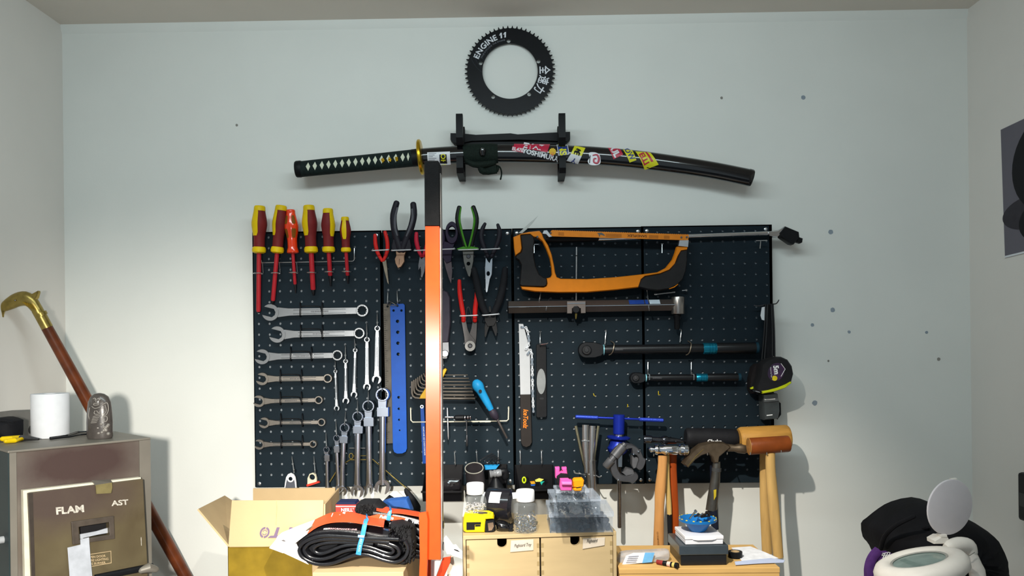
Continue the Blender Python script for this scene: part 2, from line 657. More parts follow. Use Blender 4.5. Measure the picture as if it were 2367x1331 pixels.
# rounded bead of filler where wall meets ceiling
mb = MB()
pr = []
for x in (XL, XR):
    pr.append([Vector((x, 0, ZC)), Vector((x, -.006, ZC)), Vector((x, -.005, ZC - .006)), Vector((x, -.0035, ZC - .014)), Vector((x, 0, ZC - .02))])
mb.add(pr[0] + pr[1], [(i, i + 1, i + 6, i + 5) for i in range(4)] + [(4, 0, 5, 9), (0, 1, 2, 3, 4), (5, 6, 7, 8, 9)])
trim = solo('trim_1', 'thin painted bead along the ceiling line', None, mb, WALL, kind='structure')
# filler spots and chips on the back wall
FILL = mat('grey_filler', '8d98a2', 0.9, var=0.1)
CHIP = mat('wall_chip', '8a8781', 0.9, var=0.2)
for (u, v, r, m) in ((1857, 225, 5.2, FILL), (1920.5, 536, 5.6, FILL), (1925, 716, 5.4, FILL), (1883.5, 931, 6.0, FILL), (1668, 226, 3.2, CHIP),
                     (1878, 751, 4.0, FILL), (1963, 767, 3.6, FILL), (2142, 768, 3.4, FILL), (1915, 834, 2.4, CHIP), (2170, 830, 4.0, CHIP), (547, 289, 3.0, CHIP)):
    pts = [(u + r * (1 + random.uniform(-.1, .1)) * math.cos(a), v + r * (1 + random.uniform(-.1, .1)) * math.sin(a)) for a in [i * math.pi / 7 for i in range(14)]]
    o = build('filler_spot' if m is FILL else 'wall_chip', MB().plate(pts, 0.6, 0.8, 0.2), m, wall_back.location)
    o.parent = wall_back

# ------------------------------------------------------------------ workbench (below the frame, carries what stands in front of the wall)
BENCHW = mat('bench_laminate', '8f8f90', 0.55, var=0.08, scale=12, stretch=(1, 8, 8), bump=0.05)
ZB = 0.90
t = T('workbench', 'long wooden workbench along the back wall under the tools', 'workbench', Vector((0, -.33, 0)))
t.add('bench_top', wbox(XL + .01, XR - .01, -.66, -.004, ZB - .04, ZB), BENCHW, smooth=0, bev=2)
for x in (XL + .06, -.35, .35, XR - .06):
    for y in (-.6, -.06):
        t.add('leg', wbox(x - .03, x + .03, y - .03, y + .03, 0, ZB - .04), BENCHW, smooth=0)

# ------------------------------------------------------------------ pegboard panels
PB = 22.0                                     # board face, mm off the wall
CELL = 25.06 * S(PB)
NC, NR = 11, 23


def panel(u, v, wpx, hpx, label, u_first, v_first, ncol):
    t = T('pegboard_panel', label, 'pegboard', (u + wpx / 2, v + hpx, PB), 'pegboard panels')
    k = S(PB)
    o = P(u, v, PB)
    x0, z1 = o.x, o.z
    x1 = x0 + wpx * k; z0 = z1 - hpx * k
    hx = P(u_first, v, PB).x; hz = P(u, v_first, PB).z
    r = 2.9 * k
    m = MB()
    y = -PB / 1000; yb = y + 0.0014
    gx0, gx1 = hx - CELL / 2, hx + (ncol - .5) * CELL
    gz1, gz0 = hz + CELL / 2, hz - (NR - .5) * CELL
    N = 8
    for i in range(ncol):
        for j in range(NR):
            cx, cz = hx + i * CELL, hz - j * CELL
            h = CELL / 2
            sq = [(h, 0), (h, h), (0, h), (-h, h), (-h, 0), (-h, -h), (0, -h), (h, -h)]
            vs = [(cx + a, y, cz + b) for a, b in sq]
            vs += [(cx + r * math.cos(q * math.pi / 4), y, cz + r * math.sin(q * math.pi / 4)) for q in range(8)]
            vs += [(cx + r * math.cos(q * math.pi / 4), yb, cz + r * math.sin(q * math.pi / 4)) for q in range(8)]
            fs = [(q, (q + 1) % 8, 8 + (q + 1) % 8, 8 + q) for q in range(8)] + [(8 + q, 8 + (q + 1) % 8, 16 + (q + 1) % 8, 16 + q) for q in range(8)]
            m.add(vs, fs)
    q = lambda a, b, c, e: m.add([(a, y, c), (b, y, c), (b, y, e), (a, y, e)], [(0, 1, 2, 3)])
    e = 0.0012
    q(x0 + e, gx0, z0 + e, z1 - e); q(gx1, x1 - e, z0 + e, z1 - e); q(gx0, gx1, gz1, z1 - e); q(gx0, gx1, z0 + e, gz0)
    # folded rim back to the wall
    a = [(x0 + e, y, z0 + e), (x1 - e, y, z0 + e), (x1 - e, y, z1 - e), (x0 + e, y, z1 - e)]
    b = [(x0, y + e, z0), (x1, y + e, z0), (x1, y + e, z1), (x0, y + e, z1)]
    c = [(p[0], -.0005, p[2]) for p in b]
    m.add(a + b + c, [(i, (i + 1) % 4, 4 + (i + 1) % 4, 4 + i) for i in range(4)] + [(4 + i, 4 + (i + 1) % 4, 8 + (i + 1) % 4, 8 + i) for i in range(4)])
    t.add('perforated_face', m, BOARD, smooth=0)
    t.add('added_hole_backing', wbox(x0 + .003, x1 - .003, y + .0050, y + .0062, z0 + .003, z1 - .003), mat('added_backing_grey', '8b939a', .8), smooth=0)  # added sheet close behind the holes, there only to catch lamplight inside them
    for (a, b) in ((x0 + .009, z1 - .009), (x1 - .009, z1 - .009), (x0 + .009, z0 + .009), (x1 - .009, z0 + .009)):
        mm = MB().wlathe(Vector((a, y, b)), Vector((a, y - .002, b)), [(0, .0042), (.5, .0040), (1, .0022)], 10, up=Vector((0, 0, 1)))
        t.add('screw', mm, WIRE)
    return t


panel(584, 538.5, 297, 591, 'leftmost pegboard panel, behind screwdrivers and spanners', 595.5, 549, 12)
panel(884, 534, 298.5, 591, 'second pegboard panel from left, behind the pliers and orange post', 895.5, 545, 12)
panel(1185.5, 529.5, 297.5, 591.5, 'third pegboard panel from left, behind the hacksaw handle', 1196, 540.5, 12)
panel(1486, 524.5, 291, 592, 'rightmost pegboard panel, behind the torque wrench grips', 1494, 535.5, 12)

# ------------------------------------------------------------------ chainring
t = T('chainring', 'black toothed bicycle chainring hung high on the white wall', 'chainring', (1179, 268, 6))
cu, cv = 1179.0, 164.0
NT = 60
pts = []
for i in range(NT):
    for f, r in ((0.0, 99.0), (.30, 99.6), (.42, 104.2), (.5, 105.2), (.58, 104.2), (.70, 99.6)):
        a = 2 * math.pi * (i + f) / NT
        pts.append((cu + r * math.cos(a), cv + r * math.sin(a)))
bolt = [(1175.6, 94.1), (1111.2, 145.3), (1139.8, 223.4), (1223.2, 217.5), (1244.6, 141.4)]
RINGM = mat('black_anodised', '0c0e12', 0.38, 0.2, var=0.25, scale=30, coat=0.15)
t.add('ring_plate', MB().plate(pts, 10, 4, 0.5, holes=[circ(cu, cv, 64, 72)] + [circ(a, b, 4.6, 16) for a, b in bolt]), RINGM)
SILV = mat('silver_print', 'd4d6dc', 0.45, var=0.05)
t.add('lettering', MB().arctext('ENGINE 11', cu, cv, 10, 78, 12.5, 160, 95, bold=0.03), SILV, label='white ENGINE 11 lettering')
t.add('fine_lettering', MB().arctext('TRUE EXPLORE THE ENGINE', cu, cv, 10, 71, 3.6, 157, 99), mat('grey_print', '6d7078', 0.5))
t.add('kanji_lettering', MB().arctext('全速力', cu, cv, 10, 70, 19, 10, -39, bold=0.02), SILV, label='three white kanji characters')
mb = MB()
for k in range(7):
    a = math.radians(178 + k * 8)
    mb.tube([(cu + r * math.cos(a + .12 * j), cv + r * math.sin(-a - .12 * j) * -1, 10.2, .5) for j, r in enumerate((66, 76, 86, 95))], 5)
t.add('engraved_lines', mb, mat('grey_engraving', '2b3238', 0.5))

# ------------------------------------------------------------------ sword rack
t = T('sword_rack', 'black lacquered wooden wall rack holding the sheathed sword', 'sword rack', (1180, 402, 10))
RACK = mat('rack_lacquer', '0d0f12', 0.5, var=0.15)
for (u0, u1, vt) in ((1054.4, 1069.8, 262.5), (1292.0, 1307.6, 261.5)):
    xa, xb = P(u0, 330, 78).x, P(u1, 330, 78).x
    z = lambda v: P((u0 + u1) / 2, v, 78).z
    prof = [(1, vt + 14), (18, vt + 12), (22, vt + 30), (26, 306), (38, 312), (54, 312), (62, 304), (62, vt + 6), (66, vt), (78, vt), (80, vt + 8), (80, 318), (70, 332),
            (26, 334), (24, 375), (32, 388), (52, 391), (66, 386), (72, 362), (78, 360), (80, 366), (80, 388), (72, 399), (40, 402), (1, 402)]
    prof = [(-d / 1000, z(v)) for d, v in prof]
    tri = tessellate_polygon([[Vector((y, q, 0)) for y, q in prof]])
    n = len(prof)
    vs = [(xa, y, q) for y, q in prof] + [(xb, y, q) for y, q in prof]
    fs = [tuple(a) for a in tri] + [tuple(n + i for i in a) for a in tri] + [(i, (i + 1) % n, n + (i + 1) % n, n + i) for i in range(n)]
    t.add('bracket', MB().add(vs, fs), RACK, smooth=.5)
t.add('crossbar', MB().plate([(1041, 307), (1070, 308), (1100, 311), (1180, 307.5), (1197, 310), (1260, 306.5), (1318, 304), (1318, 321), (1311, 327), (1200, 323), (1090, 326), (1062, 332), (1048, 330), (1041, 322)], 22, 20, 1.5), RACK)
t.add('lower_rail', MB().box(1070, 327, 1293, 334, 16, 14, 1), RACK)

# ------------------------------------------------------------------ katana
t = T('katana', 'sheathed curved sword with dark wrapped hilt and sticker-covered black scabbard', 'sword', (1200, 430, 55))
DK = 50.0
cl = [(977, 362.5, 19.6), (1048, 358, 20.2), (1160, 354.5, 21.2), (1312, 357.5, 21.4), (1398, 361.8, 20.8), (1500, 372, 20.6), (1636, 391.5, 19.4), (1737, 411.5, 19.6)]
cls = catmull(cl, 6, False)


def interp(tab, u, k):
    for a, b in zip(tab[:-1], tab[1:]):
        if a[0] <= u <= b[0]:
            f = (u - a[0]) / (b[0] - a[0]); return a[k] + (b[k] - a[k]) * f
    return tab[0][k] if u < tab[0][0] else tab[-1][k]


RB = 15.0


def sheath_d(u, v):
    y = (v - interp(cls, u, 1)) / interp(cls, u, 2)
    return DK + RB * math.sqrt(max(0.02, 1 - min(.98, y * y)))


def patch(corners, nx, ny, d, drape, lift):
    """printed sticker: quad of pixel corners (tl,tr,br,bl) wrapped on a surface"""
    m = MB()
    vs = []; fs = []
    for j in range(ny + 1):
        for i in range(nx + 1):
            f, g = i / nx, j / ny
            a = [corners[0][k] * (1 - f) + corners[1][k] * f for k in (0, 1)]
            b = [corners[3][k] * (1 - f) + corners[2][k] * f for k in (0, 1)]
            u, v = a[0] * (1 - g) + b[0] * g, a[1] * (1 - g) + b[1] * g
            w = P(u, v, d)
            vs.append(Vector((w.x, -(drape(u, v) + lift) / 1000, w.z)))
    for j in range(ny):
        for i in range(nx):
            q = j * (nx + 1) + i
            fs.append((q, q + 1, q + nx + 2, q + nx + 1))
    return m.add(vs, fs)


t.add('scabbard', MB().tube([(p[0], p[1], DK, p[2], RB) for p in cls], 24), LACQ)
t.add('scabbard_end_cap', MB().tube([(1729, 409.5, DK, 20, RB + .4), (1736, 411.2, DK, 20, RB + .4), (1739, 412, DK, 18.4, RB - 1)], 24), LACQ)
WRAP = mat('dark_teal_wrap', '14201f', 0.7, var=0.3, scale=220, bump=0.5, bscale=260)
hc = [(690, 391.5, 18.2), (760, 384.2, 18.6), (850, 375.8, 18.8), (955, 365.2, 19.8)]


def hilt_d(u, v):
    y = (v - interp(hc, u, 1)) / interp(hc, u, 2)
    return DK + 14.5 * math.sqrt(max(0.02, 1 - min(.98, y * y)))


hl = t.add('hilt', MB().tube([(p[0], p[1], DK, p[2], 14.5) for p in catmull(hc, 5, False)], 22), WRAP)
t.add('pommel_cap', MB().tube([(683.5, 391.2, DK, 17.6, 14), (686, 391, DK, 19.2, 15.4), (695, 390.6, DK, 19.6, 15.6), (698, 390.6, DK, 18.4, 14.8)], 22), RACK)
t.add('hilt_collar', MB().tube([(953, 365.4, DK, 20.2, 15.4), (966, 364, DK, 20.4, 15.6)], 22), RACK)
t.add('guard', MB().lathe((967.5, 363.6, DK), (977, 362.6, DK), [(0, 37, 33), (.25, 40.5, 36), (.75, 40.5, 36), (1, 37, 33)], 32), GOLD, label='round gold sword guard')
CREAM = mat('rayskin', 'cfd3bd', 0.7, var=0.06, scale=400, bump=0.2, bscale=900)
for i, x in enumerate((237, 303, 371, 436, 502, 567, 632, 697, 763, 826, 888, 950, 1018, 1087, 1154, 1207)):
    u = 660 + x / 4.227; v = interp(hc, u, 1) - .5
    hw = 5.0 if i < 15 else 3.2
    q = [(u, v - 9.8), (u + hw, v), (u, v + 9.8), (u - hw, v)]
    m = MB(); vs = []
    for a, b in q + [(u, v)]:
        w = P(a, b, DK); vs.append(Vector((w.x, -(hilt_d(a, b) + .5) / 1000, w.z)))
    m.add(vs, [(4, 0, 1), (4, 1, 2), (4, 2, 3), (4, 3, 0)])
    t.add('wrap_diamond', m, CREAM, parent=hl)
for i, x in enumerate((950, 1018, 1085)):
    u = 660 + x / 4.227; v = interp(hc, u, 1) - 2
    m = MB()
    for k in range(4):
        a = k * 1.7 + i
        m.lathe((u + 2.2 * math.cos(a) - 1.2, v + 3 * math.sin(a) - 3, DK + 15), (u + 2.2 * math.cos(a) + 1.2, v + 3 * math.sin(a) + 3, DK + 15), [(0, .6), (.3, 1.8), (.7, 1.8), (1, .6)], 8)
    t.add('gold_ornament', m, GOLD, parent=hl)
# cord
CORD = mat('dark_green_cord', '131d18', 0.8, var=0.3, scale=300, bump=0.5, bscale=400)
cd = t.add('cord_wrap', MB().tube([(1072, 357.6, DK, 21, RB + 1), (1080, 357, DK, 23.4, RB + 3), (1115, 356, DK, 24, RB + 4), (1140, 355.4, DK, 23.4, RB + 3), (1151, 355, DK, 21.6, RB + 1)], 24, sm=3), CORD)
mb = MB().tube([(1078, 372, DK + 14, 5), (1095, 380, DK + 17, 7), (1120, 380, DK + 18, 8), (1142, 376, DK + 15, 6)], 10, sm=3, cap='round')
mb.tube([(1112, 388, DK + 14, 8), (1118, 396, DK + 12, 8), (1145, 396, DK + 10, 5), (1150, 388, DK + 10, 4)], 10, sm=3, cap='round')
mb.plate([(1110, 380), (1148, 380), (1149, 399), (1128, 402), (1111, 399)], DK + 16, 10, 3)
t.add('cord_knot', mb, CORD, parent=cd)
t.add('cord_tail', MB().tube([(1146, 382, DK + 12, 2), (1155, 386, DK + 8, 1.8), (1159, 396, DK + 2, 1.8), (1159, 405, DK, 1.7), (1157, 414, DK, 2)], 8, sm=4, cap='round'), CORD, parent=cd)
t.add('cord_knob', MB().lathe((1115.5, 342, DK + 19), (1115.5, 360, DK + 19), [(0, 3), (.2, 7.5), (.6, 8), (1, 5)], 14), LACQ)
# stickers on the scabbard
ink = lambda n, c: mat('sticker_' + n, c, 0.35, var=0.03)
WHT, SRED, SYEL, SBLU, SKEY = ink('white', 'd9dade'), ink('red', 'b5213f'), ink('yellow', 'd3cf22'), ink('blue', '263a7a'), ink('dark', '14161c')


def sticker(c, m, name='sticker', nx=4, ny=8, lift=.4, parent=None):
    return t.add(name, patch(B3(c) if parent is not False else c, nx, ny, DK, sheath_d, lift), m)


def stext(par, s, x, y, h, ang, m, lift=.9, B=B3, **k):
    u, v = B(x, y)
    return t.add('lettering', MB().text(s, u, v, DK, h, ang, drape=sheath_d, lift=lift, **k), m, parent=par)


st = t.add('sticker', patch(B2([(1392, 490), (1612, 482), (1616, 596), (1396, 604)]), 4, 8, DK, sheath_d, .4), WHT, label='white label with a yellow and black badge')
t.add('badge', patch(B2([(1510, 512), (1580, 510), (1582, 592), (1512, 594)]), 3, 6, DK, sheath_d, .7), SKEY, parent=st)
stext(st, 'HO', 1546, 552, 10.5, -90, SYEL, lift=1.1, B=B2, bold=.02)
for k in range(6):
    a, b = B2(1405 + 0 * k, 500 + 15 * k)
    t.add('print_line', patch([(a, b), (a + 18 - (k % 3) * 4, b - .4), (a + 18 - (k % 3) * 4, b + .9), (a, b + 1.2)], 3, 1, DK, sheath_d, .7), mat('grey_text', '8a8c94', .6), parent=st)
st = sticker([(112, 366), (440, 370), (412, 458), (110, 402)], SRED)
stext(st, 'EVA7', 290, 398, 14.5, 9, WHT, wid=1.0, bold=.04)
s2 = sticker([(98, 396), (200, 418), (192, 462), (92, 440)], SRED)
stext(s2, 'EL47E', 147, 430, 7.5, 11, WHT, bold=.03)
st = sticker([(202, 420), (500, 486), (500, 540), (196, 462)], SKEY)
stext(st, 'YOSHIMURA', 350, 478, 10.5, 13.5, WHT, bold=.03, wid=1.0)
m = MB()
u, v = B3(460, 452)
vs = [P(u, v, DK)] + [P(u + (8.6 if k % 2 else 7.4) * math.cos(k * math.pi / 12), v + (8.6 if k % 2 else 7.4) * math.sin(k * math.pi / 12), DK) for k in range(24)]
vs = [Vector((w.x, -(sheath_d(u, v) + .9) / 1000, w.z)) for w in vs]
st = t.add('sticker', m.add(vs, [(0, 1 + k, 1 + (k + 1) % 24) for k in range(24)]), mat('sticker_gold', 'd9b21e', .4), label='round yellow shell sticker')
m = MB()
for k in range(5):
    a = math.radians(-50 + 25 * k - 90)
    m.tube([(u, v + 6, sheath_d(u, v) + .9, .35), (u + 6.5 * math.cos(a), v + 3 + 6.5 * math.sin(a) * 1.1, sheath_d(u, v) + .9, .35)], 5)
t.add('print_line', m, SRED, parent=st)
st = sticker([(497, 374), (598, 376), (610, 476), (512, 486)], WHT)
t.add('badge', patch(B3([(503, 376), (592, 378), (604, 470), (516, 480)]), 4, 8, DK, sheath_d, .7), SBLU, parent=st)
stext(st, 'INS', 552, 424, 15, 84, SYEL, lift=1.1, bold=.04)
st = sticker([(662, 388), (758, 414), (724, 490), (626, 470)], SYEL)
s2 = sticker([(626, 470), (724, 490), (694, 552), (588, 530)], WHT)
m = MB().plate(B3([(672, 412), (690, 404), (718, 418), (722, 430), (704, 432), (716, 450), (704, 474), (696, 470), (700, 452), (690, 448), (686, 466), (678, 464), (680, 446), (668, 442), (662, 458), (655, 456), (660, 432), (668, 424), (690, 426), (692, 418)]), DK + RB + 1.0, .3, 0)
t.add('animal_emblem', m, INKK, parent=st)
stext(s2, 'A', 655, 528, 9, 25, SBLU, bold=.04)
st = t.add('sticker', MB().plate(B3([(795, 446), (850, 442), (888, 462), (900, 500), (895, 545), (850, 560), (800, 552), (783, 520), (800, 490)]), DK + RB + .6, .4, 0, sm=3), WHT, label='white sticker with a red swirl')
m = MB().tube([(B3(828, 470) + (DK + RB + .9, 1.4)), (B3(868, 464) + (DK + RB + .9, 2)), (B3(886, 500) + (DK + RB + .9, 2.6)), (B3(872, 540) + (DK + RB + .9, 2.2)), (B3(840, 530) + (DK + RB + .9, 2)), (B3(842, 500) + (DK + RB + .9, 1.8)), (B3(862, 500) + (DK + RB + .9, 1.4))], 6, sm=3)
t.add('swirl', m, SRED, parent=st)
t.add('print_line', MB().tube([(B3(806, 470) + (DK + RB + .9, .9)), (B3(802, 500) + (DK + RB + .9, .9)), (B3(800, 540) + (DK + RB + .9, .9))], 6), INKK, parent=st)
st = sticker([(962, 404), (1068, 410), (1098, 478), (1012, 520)], SRED)
stext(st, 'UL', 1028, 452, 14, 62, WHT, bold=.05)
st = sticker([(1092, 412), (1180, 420), (1218, 528), (1158, 548)], SYEL)
stext(st, 'OW', 1160, 468, 12, 62, SBLU, bold=.03)
st = sticker([(1200, 424), (1338, 438), (1420, 568), (1300, 606)], SYEL)
stext(st, 'ELLI', 1288, 512, 12, 62, SRED, bold=.04)
t.add('print_line', patch(B3([(1300, 448), (1316, 446), (1372, 540), (1350, 544)]), 2, 6, DK, sheath_d, .9), SRED, parent=st)

# ------------------------------------------------------------------ screwdrivers
MAROON = mat('maroon_grip', '6d2020', 0.55, var=0.12, bump=0.1)
SHAFT = mat('red_insulated_shaft', 'a5232c', 0.4, var=0.08)
TIP = mat('blackened_tip', '1b1b1f', 0.4, 0.6)
AMBER = mat('orange_red_acetate', 'e03a12', 0.18, var=0.2, scale=30, coat=0.5)


def screwdriver(label, top, col, end, wtop, wb, wn, panel, tip=5.0, body=MAROON, cap=YELLOW, collar=YELLOW, tipm=TIP, d=56, rs=5.2, tiplen=0.1, flat=True):
    t = T('screwdriver', label, 'screwdriver', (end[0], end[1], 40), 'screwdrivers in the wire rack')
    a = top + (d,); b = col + (d - 4,)
    prof = [(0.0, wtop * .86), (.03, wtop), (.10, wtop * 1.03), (.36, wb), (.50, wb * .93), (.68, wn), (.86, wn * .98), (.93, wn)]
    t.add('handle', MB().lathe(a, b, prof, 22, sm=3), body)
    if cap:
        t.add('handle_cap', MB().lathe(a, b, [(-.012, wtop * .6), (-.006, wtop * .9), (.02, wtop * 1.04), (.10, wtop * 1.08), (.115, wtop * 1.0)], 22), cap)
        t.add('grip_panel', MB().lpatch(a, b, prof, .06, .66, panel[0], panel[1], .5), cap)
    if collar:
        t.add('collar', MB().lathe(a, b, [(.90, wn * .95), (.915, wn * 1.12), (.97, wn * 1.22), (1.02, wn * 1.16), (1.045, wn * .8)], 22), collar)
    e = end + (38,)
    f = 1 - tiplen
    mid = tuple(b[i] + (e[i] - b[i]) * f for i in range(3))
    t.add('shaft', MB().lathe(b, mid, [(0, rs), (.97, rs), (1, rs * .8)], 14), SHAFT)
    t.add('tip', MB().lathe(mid, e, [(0, rs * .75), (.35, rs * .72), (1, rs * .35 if flat else .6)], 12), tipm)
    return t


screwdriver('screwdriver with red shaft at the far left end of the rack', C4(185, 122), C4(178, 600), C4(172, 1255), 12.2, 17.3, 13.0, (-75, 5), rs=5.2, tiplen=.02)
screwdriver('maroon and yellow screwdriver leaning left, second from rack end', C4(414, 118), C4(371, 600), C4(322, 1165), 12.6, 16.4, 12.4, (-80, -15), rs=5.0, tiplen=.07)
t4 = screwdriver('all-orange screwdriver with a clear acetate handle among the yellow-capped ones', C4(513, 160), C4(537, 615), C4(567, 1045), 10.4, 16.0, 11.2, (0, 0), body=AMBER, cap=None, collar=None, rs=3.8, tiplen=.22)
t4.add('handle_ferrule', MB().lathe(C4(513, 160) + (56,), C4(537, 615) + (52,), [(.84, 10.4), (.90, 11.6), (.97, 13.4), (1.0, 13.2), (1.02, 10)], 22), AMBER)
for (t0, t1, a0, a1) in ((.14, .34, -55, -20), (.14, .34, 20, 55), (.45, .66, -60, -22), (.45, .66, 15, 55)):
    t4.add('handle_print', MB().lpatch(C4(513, 160) + (56,), C4(537, 615) + (52,), [(0.0, 10.4 * .86), (.03, 10.4), (.10, 10.4 * 1.03), (.36, 16), (.50, 16 * .93), (.68, 11.2), (.86, 11.2 * .98), (.93, 11.2)], t0, t1, a0, a1, .3, 5, 4), mat('olive_print', '7a4a10', .5))
screwdriver('largest yellow-capped screwdriver, fourth along the rack', C4(706, 116), C4(731, 598), C4(755, 1070), 12.4, 17.2, 13.0, (-75, 0), rs=5.8, tiplen=.13)
screwdriver('yellow-capped screwdriver with the yellow stripe on its right', C4(909, 150), C4(917, 595), C4(940, 972), 11.2, 16.0, 12.2, (30, 85), rs=5.0, tiplen=.3)
screwdriver('smallest yellow-capped screwdriver at the right of the rack', C4(1090, 238), C4(1101, 595), C4(1122, 945), 8.6, 12.8, 9.6, (-28, 22), rs=4.2, tiplen=.25)

t = T('screwdriver_rack', 'zinc wire rack with rings holding the screwdrivers', 'tool rack', (700, 633, 24))
wy = 40
t.add('bar', MB().tube([C4(200, 722) + (34, 1.3), C4(700, 714) + (34, 1.3), C4(1172, 705) + (34, 1.3), C4(1188, 690) + (34, 1.3), C4(1188, 570) + (30, 1.3), C4(1188, 562) + (18, 1.3)], 8), WIRE)
t.add('peg', MB().tube([C4(204, 722) + (34, 1.3), C4(204, 700) + (30, 1.3), C4(204, 690) + (18, 1.3)], 8), WIRE)
for (x, y, bx) in ((172, 835, 222), (357, 832, 402), (545, 828, 585), (735, 828, 765), (922, 820, 942), (1105, 817, 1120)):
    u, v = C4(x, y); bu, bv = C4(bx, y - 10); tu, tv = C4(bx - 8, 716)
    m = MB().tube([(tu, tv, 34, 1.1), (bu, bv, 36, 1.1), (bu, bv + 2, 40, 1.1)], 6)
    k = S(44)
    c = P(u, v, 46)
    ring = [c + Vector((.0105 * math.cos(a), .0105 * math.sin(a), 0)) for a in [i * 2 * math.pi / 18 for i in range(18)]]
    m.sweep(ring, [.0011] * 18, seg=6, closed=True, up=Vector((0, 0, 1)))
    m.tube([(bu, bv + 2, 40, 1.1), (u + 9, v, 46, 1.1)], 6)
    t.add('ring_holder', m, WIRE)

# ------------------------------------------------------------------ spanners
def rotp(pts, u, v, ang):
    c, s = math.cos(ang), math.sin(ang)
    return [(u + x * c - y * s, v + x * s + y * c) for x, y in pts]


def jaw_outline(R, phi, w=.92, deep=.30):
    """open-end head, mouth pointing along +x rotated by phi"""
    hw = R * w / 2
    be = math.asin(min(.95, hw / R))
    n = 22
    pts = [(R * math.cos(be + (2 * math.pi - 2 * be) * i / n), R * math.sin(be + (2 * math.pi - 2 * be) * i / n)) for i in range(n + 1)]
    pts += [(-deep * R, -hw), (-deep * R - hw * .55, -hw * .35), (-deep * R - hw * .55, hw * .35), (-deep * R, hw)]
    return rotp(pts, 0, 0, phi)


def star(u, v, r, n=12, k=.88):
    return [(u + (r if i % 2 else r * k) * math.cos(i * math.pi / n), v + (r if i % 2 else r * k) * math.sin(i * math.pi / n)) for i in range(2 * n)]


def spanner(label, oc, rc, Ro, Rr, w0, w1, d, m, group, phi=None, name='combination_spanner', rec=True, ring_hole=.68, th=5):
    """open end centre oc, ring centre rc (pixels)"""
    dx, dy = oc[0] - rc[0], oc[1] - rc[1]
    L = math.hypot(dx, dy); ang = math.atan2(dy, dx)
    t = T(name, label, 'spanner', (min(oc[0], rc[0]) + abs(dx) / 2, max(oc[1], rc[1]) + Ro, d - th), group)
    ph = math.radians(15) if phi is None else phi
    o = rotp(jaw_outline(Ro, ph), oc[0], oc[1], ang)
    t.add('open_end', MB().plate(o, d + 1, th + 1, 1.5), m)
    t.add('ring_end', MB().plate(circ(rc[0], rc[1], Rr, 28), d + 3.5, th + 5, min(2.2, Rr * .14), holes=[star(rc[0], rc[1], Rr * ring_hole)]), m)
    a, b = Rr * .80, L - Ro * .80
    n = 7
    top = []
    for i in range(n + 1):
        f = i / n
        x = a + (b - a) * f
        h = w1 + (w0 - w1) * f
        e = max(0, (f - .78) / .22); h += (Ro * .62 - w0) * e * e
        e = max(0, (.12 - f) / .12); h += (Rr * .55 - w1) * e * e * .6
        top.append((x, h))
    sh = [(x, h) for x, h in top] + [(x, -h) for x, h in reversed(top)]
    s = t.add('shank', MB().plate(rotp(sh, rc[0], rc[1], ang), d, th, 2.0), m)
    if rec:
        mb = MB()
        for yy in (-.52, .52):
            h0 = (w1 * .55 + w0 * .45)
            mb.plate(rotp([(a + (b - a) * .14, yy * h0 - .7), (a + (b - a) * .80, yy * h0 - .7), (a + (b - a) * .80, yy * h0 + .7), (a + (b - a) * .14, yy * h0 + .7)], rc[0], rc[1], ang), d + .6, .8, .25)
        t.add('raised_rib', mb, CHROME, parent=s)
        mb = MB()
        x = a + (b - a) * .36
        while x < a + (b - a) * .58:
            l = random.uniform(1.2, 2.4)
            mb.plate(rotp([(x, -w1 * .2), (x + l, -w1 * .2), (x + l, w1 * .22), (x, w1 * .22)], rc[0], rc[1], ang), d + .4, .5, 0)
            x += l + 1.0
        t.add('stamped_mark', mb, DSTEEL, parent=s)
    return t


SP = mat('spanner_steel', 'b4b7bb', 0.3, 0.95, var=0.06, scale=40)
SP2 = mat('spanner_warm_steel', 'b3aba2', 0.3, 0.95, var=0.08, scale=40)
rows = [((624.5, 722), (837, 717.5), 20.0, 14.8, 9.0, 8.0, 694, 744.7, 'largest horizontal spanner, top of the row of seven', SP),
        ((640.5, 773), (830, 770), 19.6, 13.2, 8.2, 7.4, 695, 745, 'second horizontal spanner from the top', SP),
        ((605.7, 824.5), (779.5, 821), 18.0, 12.6, 7.6, 6.8, 672, 720, 'third horizontal spanner from the top', SP),
        ((605.7, 875.8), (757, 874.5), 15.0, 10.6, 6.6, 5.8, 648, 697, 'fourth horizontal spanner from the top, middle of seven', SP2),
        ((598.4, 927.5), (736.3, 924.5), 14.0, 9.6, 5.4, 5.2, 648, 697, 'fifth horizontal spanner from the top', SP2),
        ((610.5, 977.3), (742.8, 975.8), 13.0, 9.2, 5.0, 4.8, 649, 699, 'sixth horizontal spanner from the top', SP2),
        ((599.4, 1027.5), (723, 1026.3), 12.2, 8.6, 4.8, 4.4, 650, 699, 'lowest horizontal spanner of the row of seven', SP2)]
ordn = ['topmost', 'second', 'third', 'fourth', 'fifth', 'sixth', 'lowest']
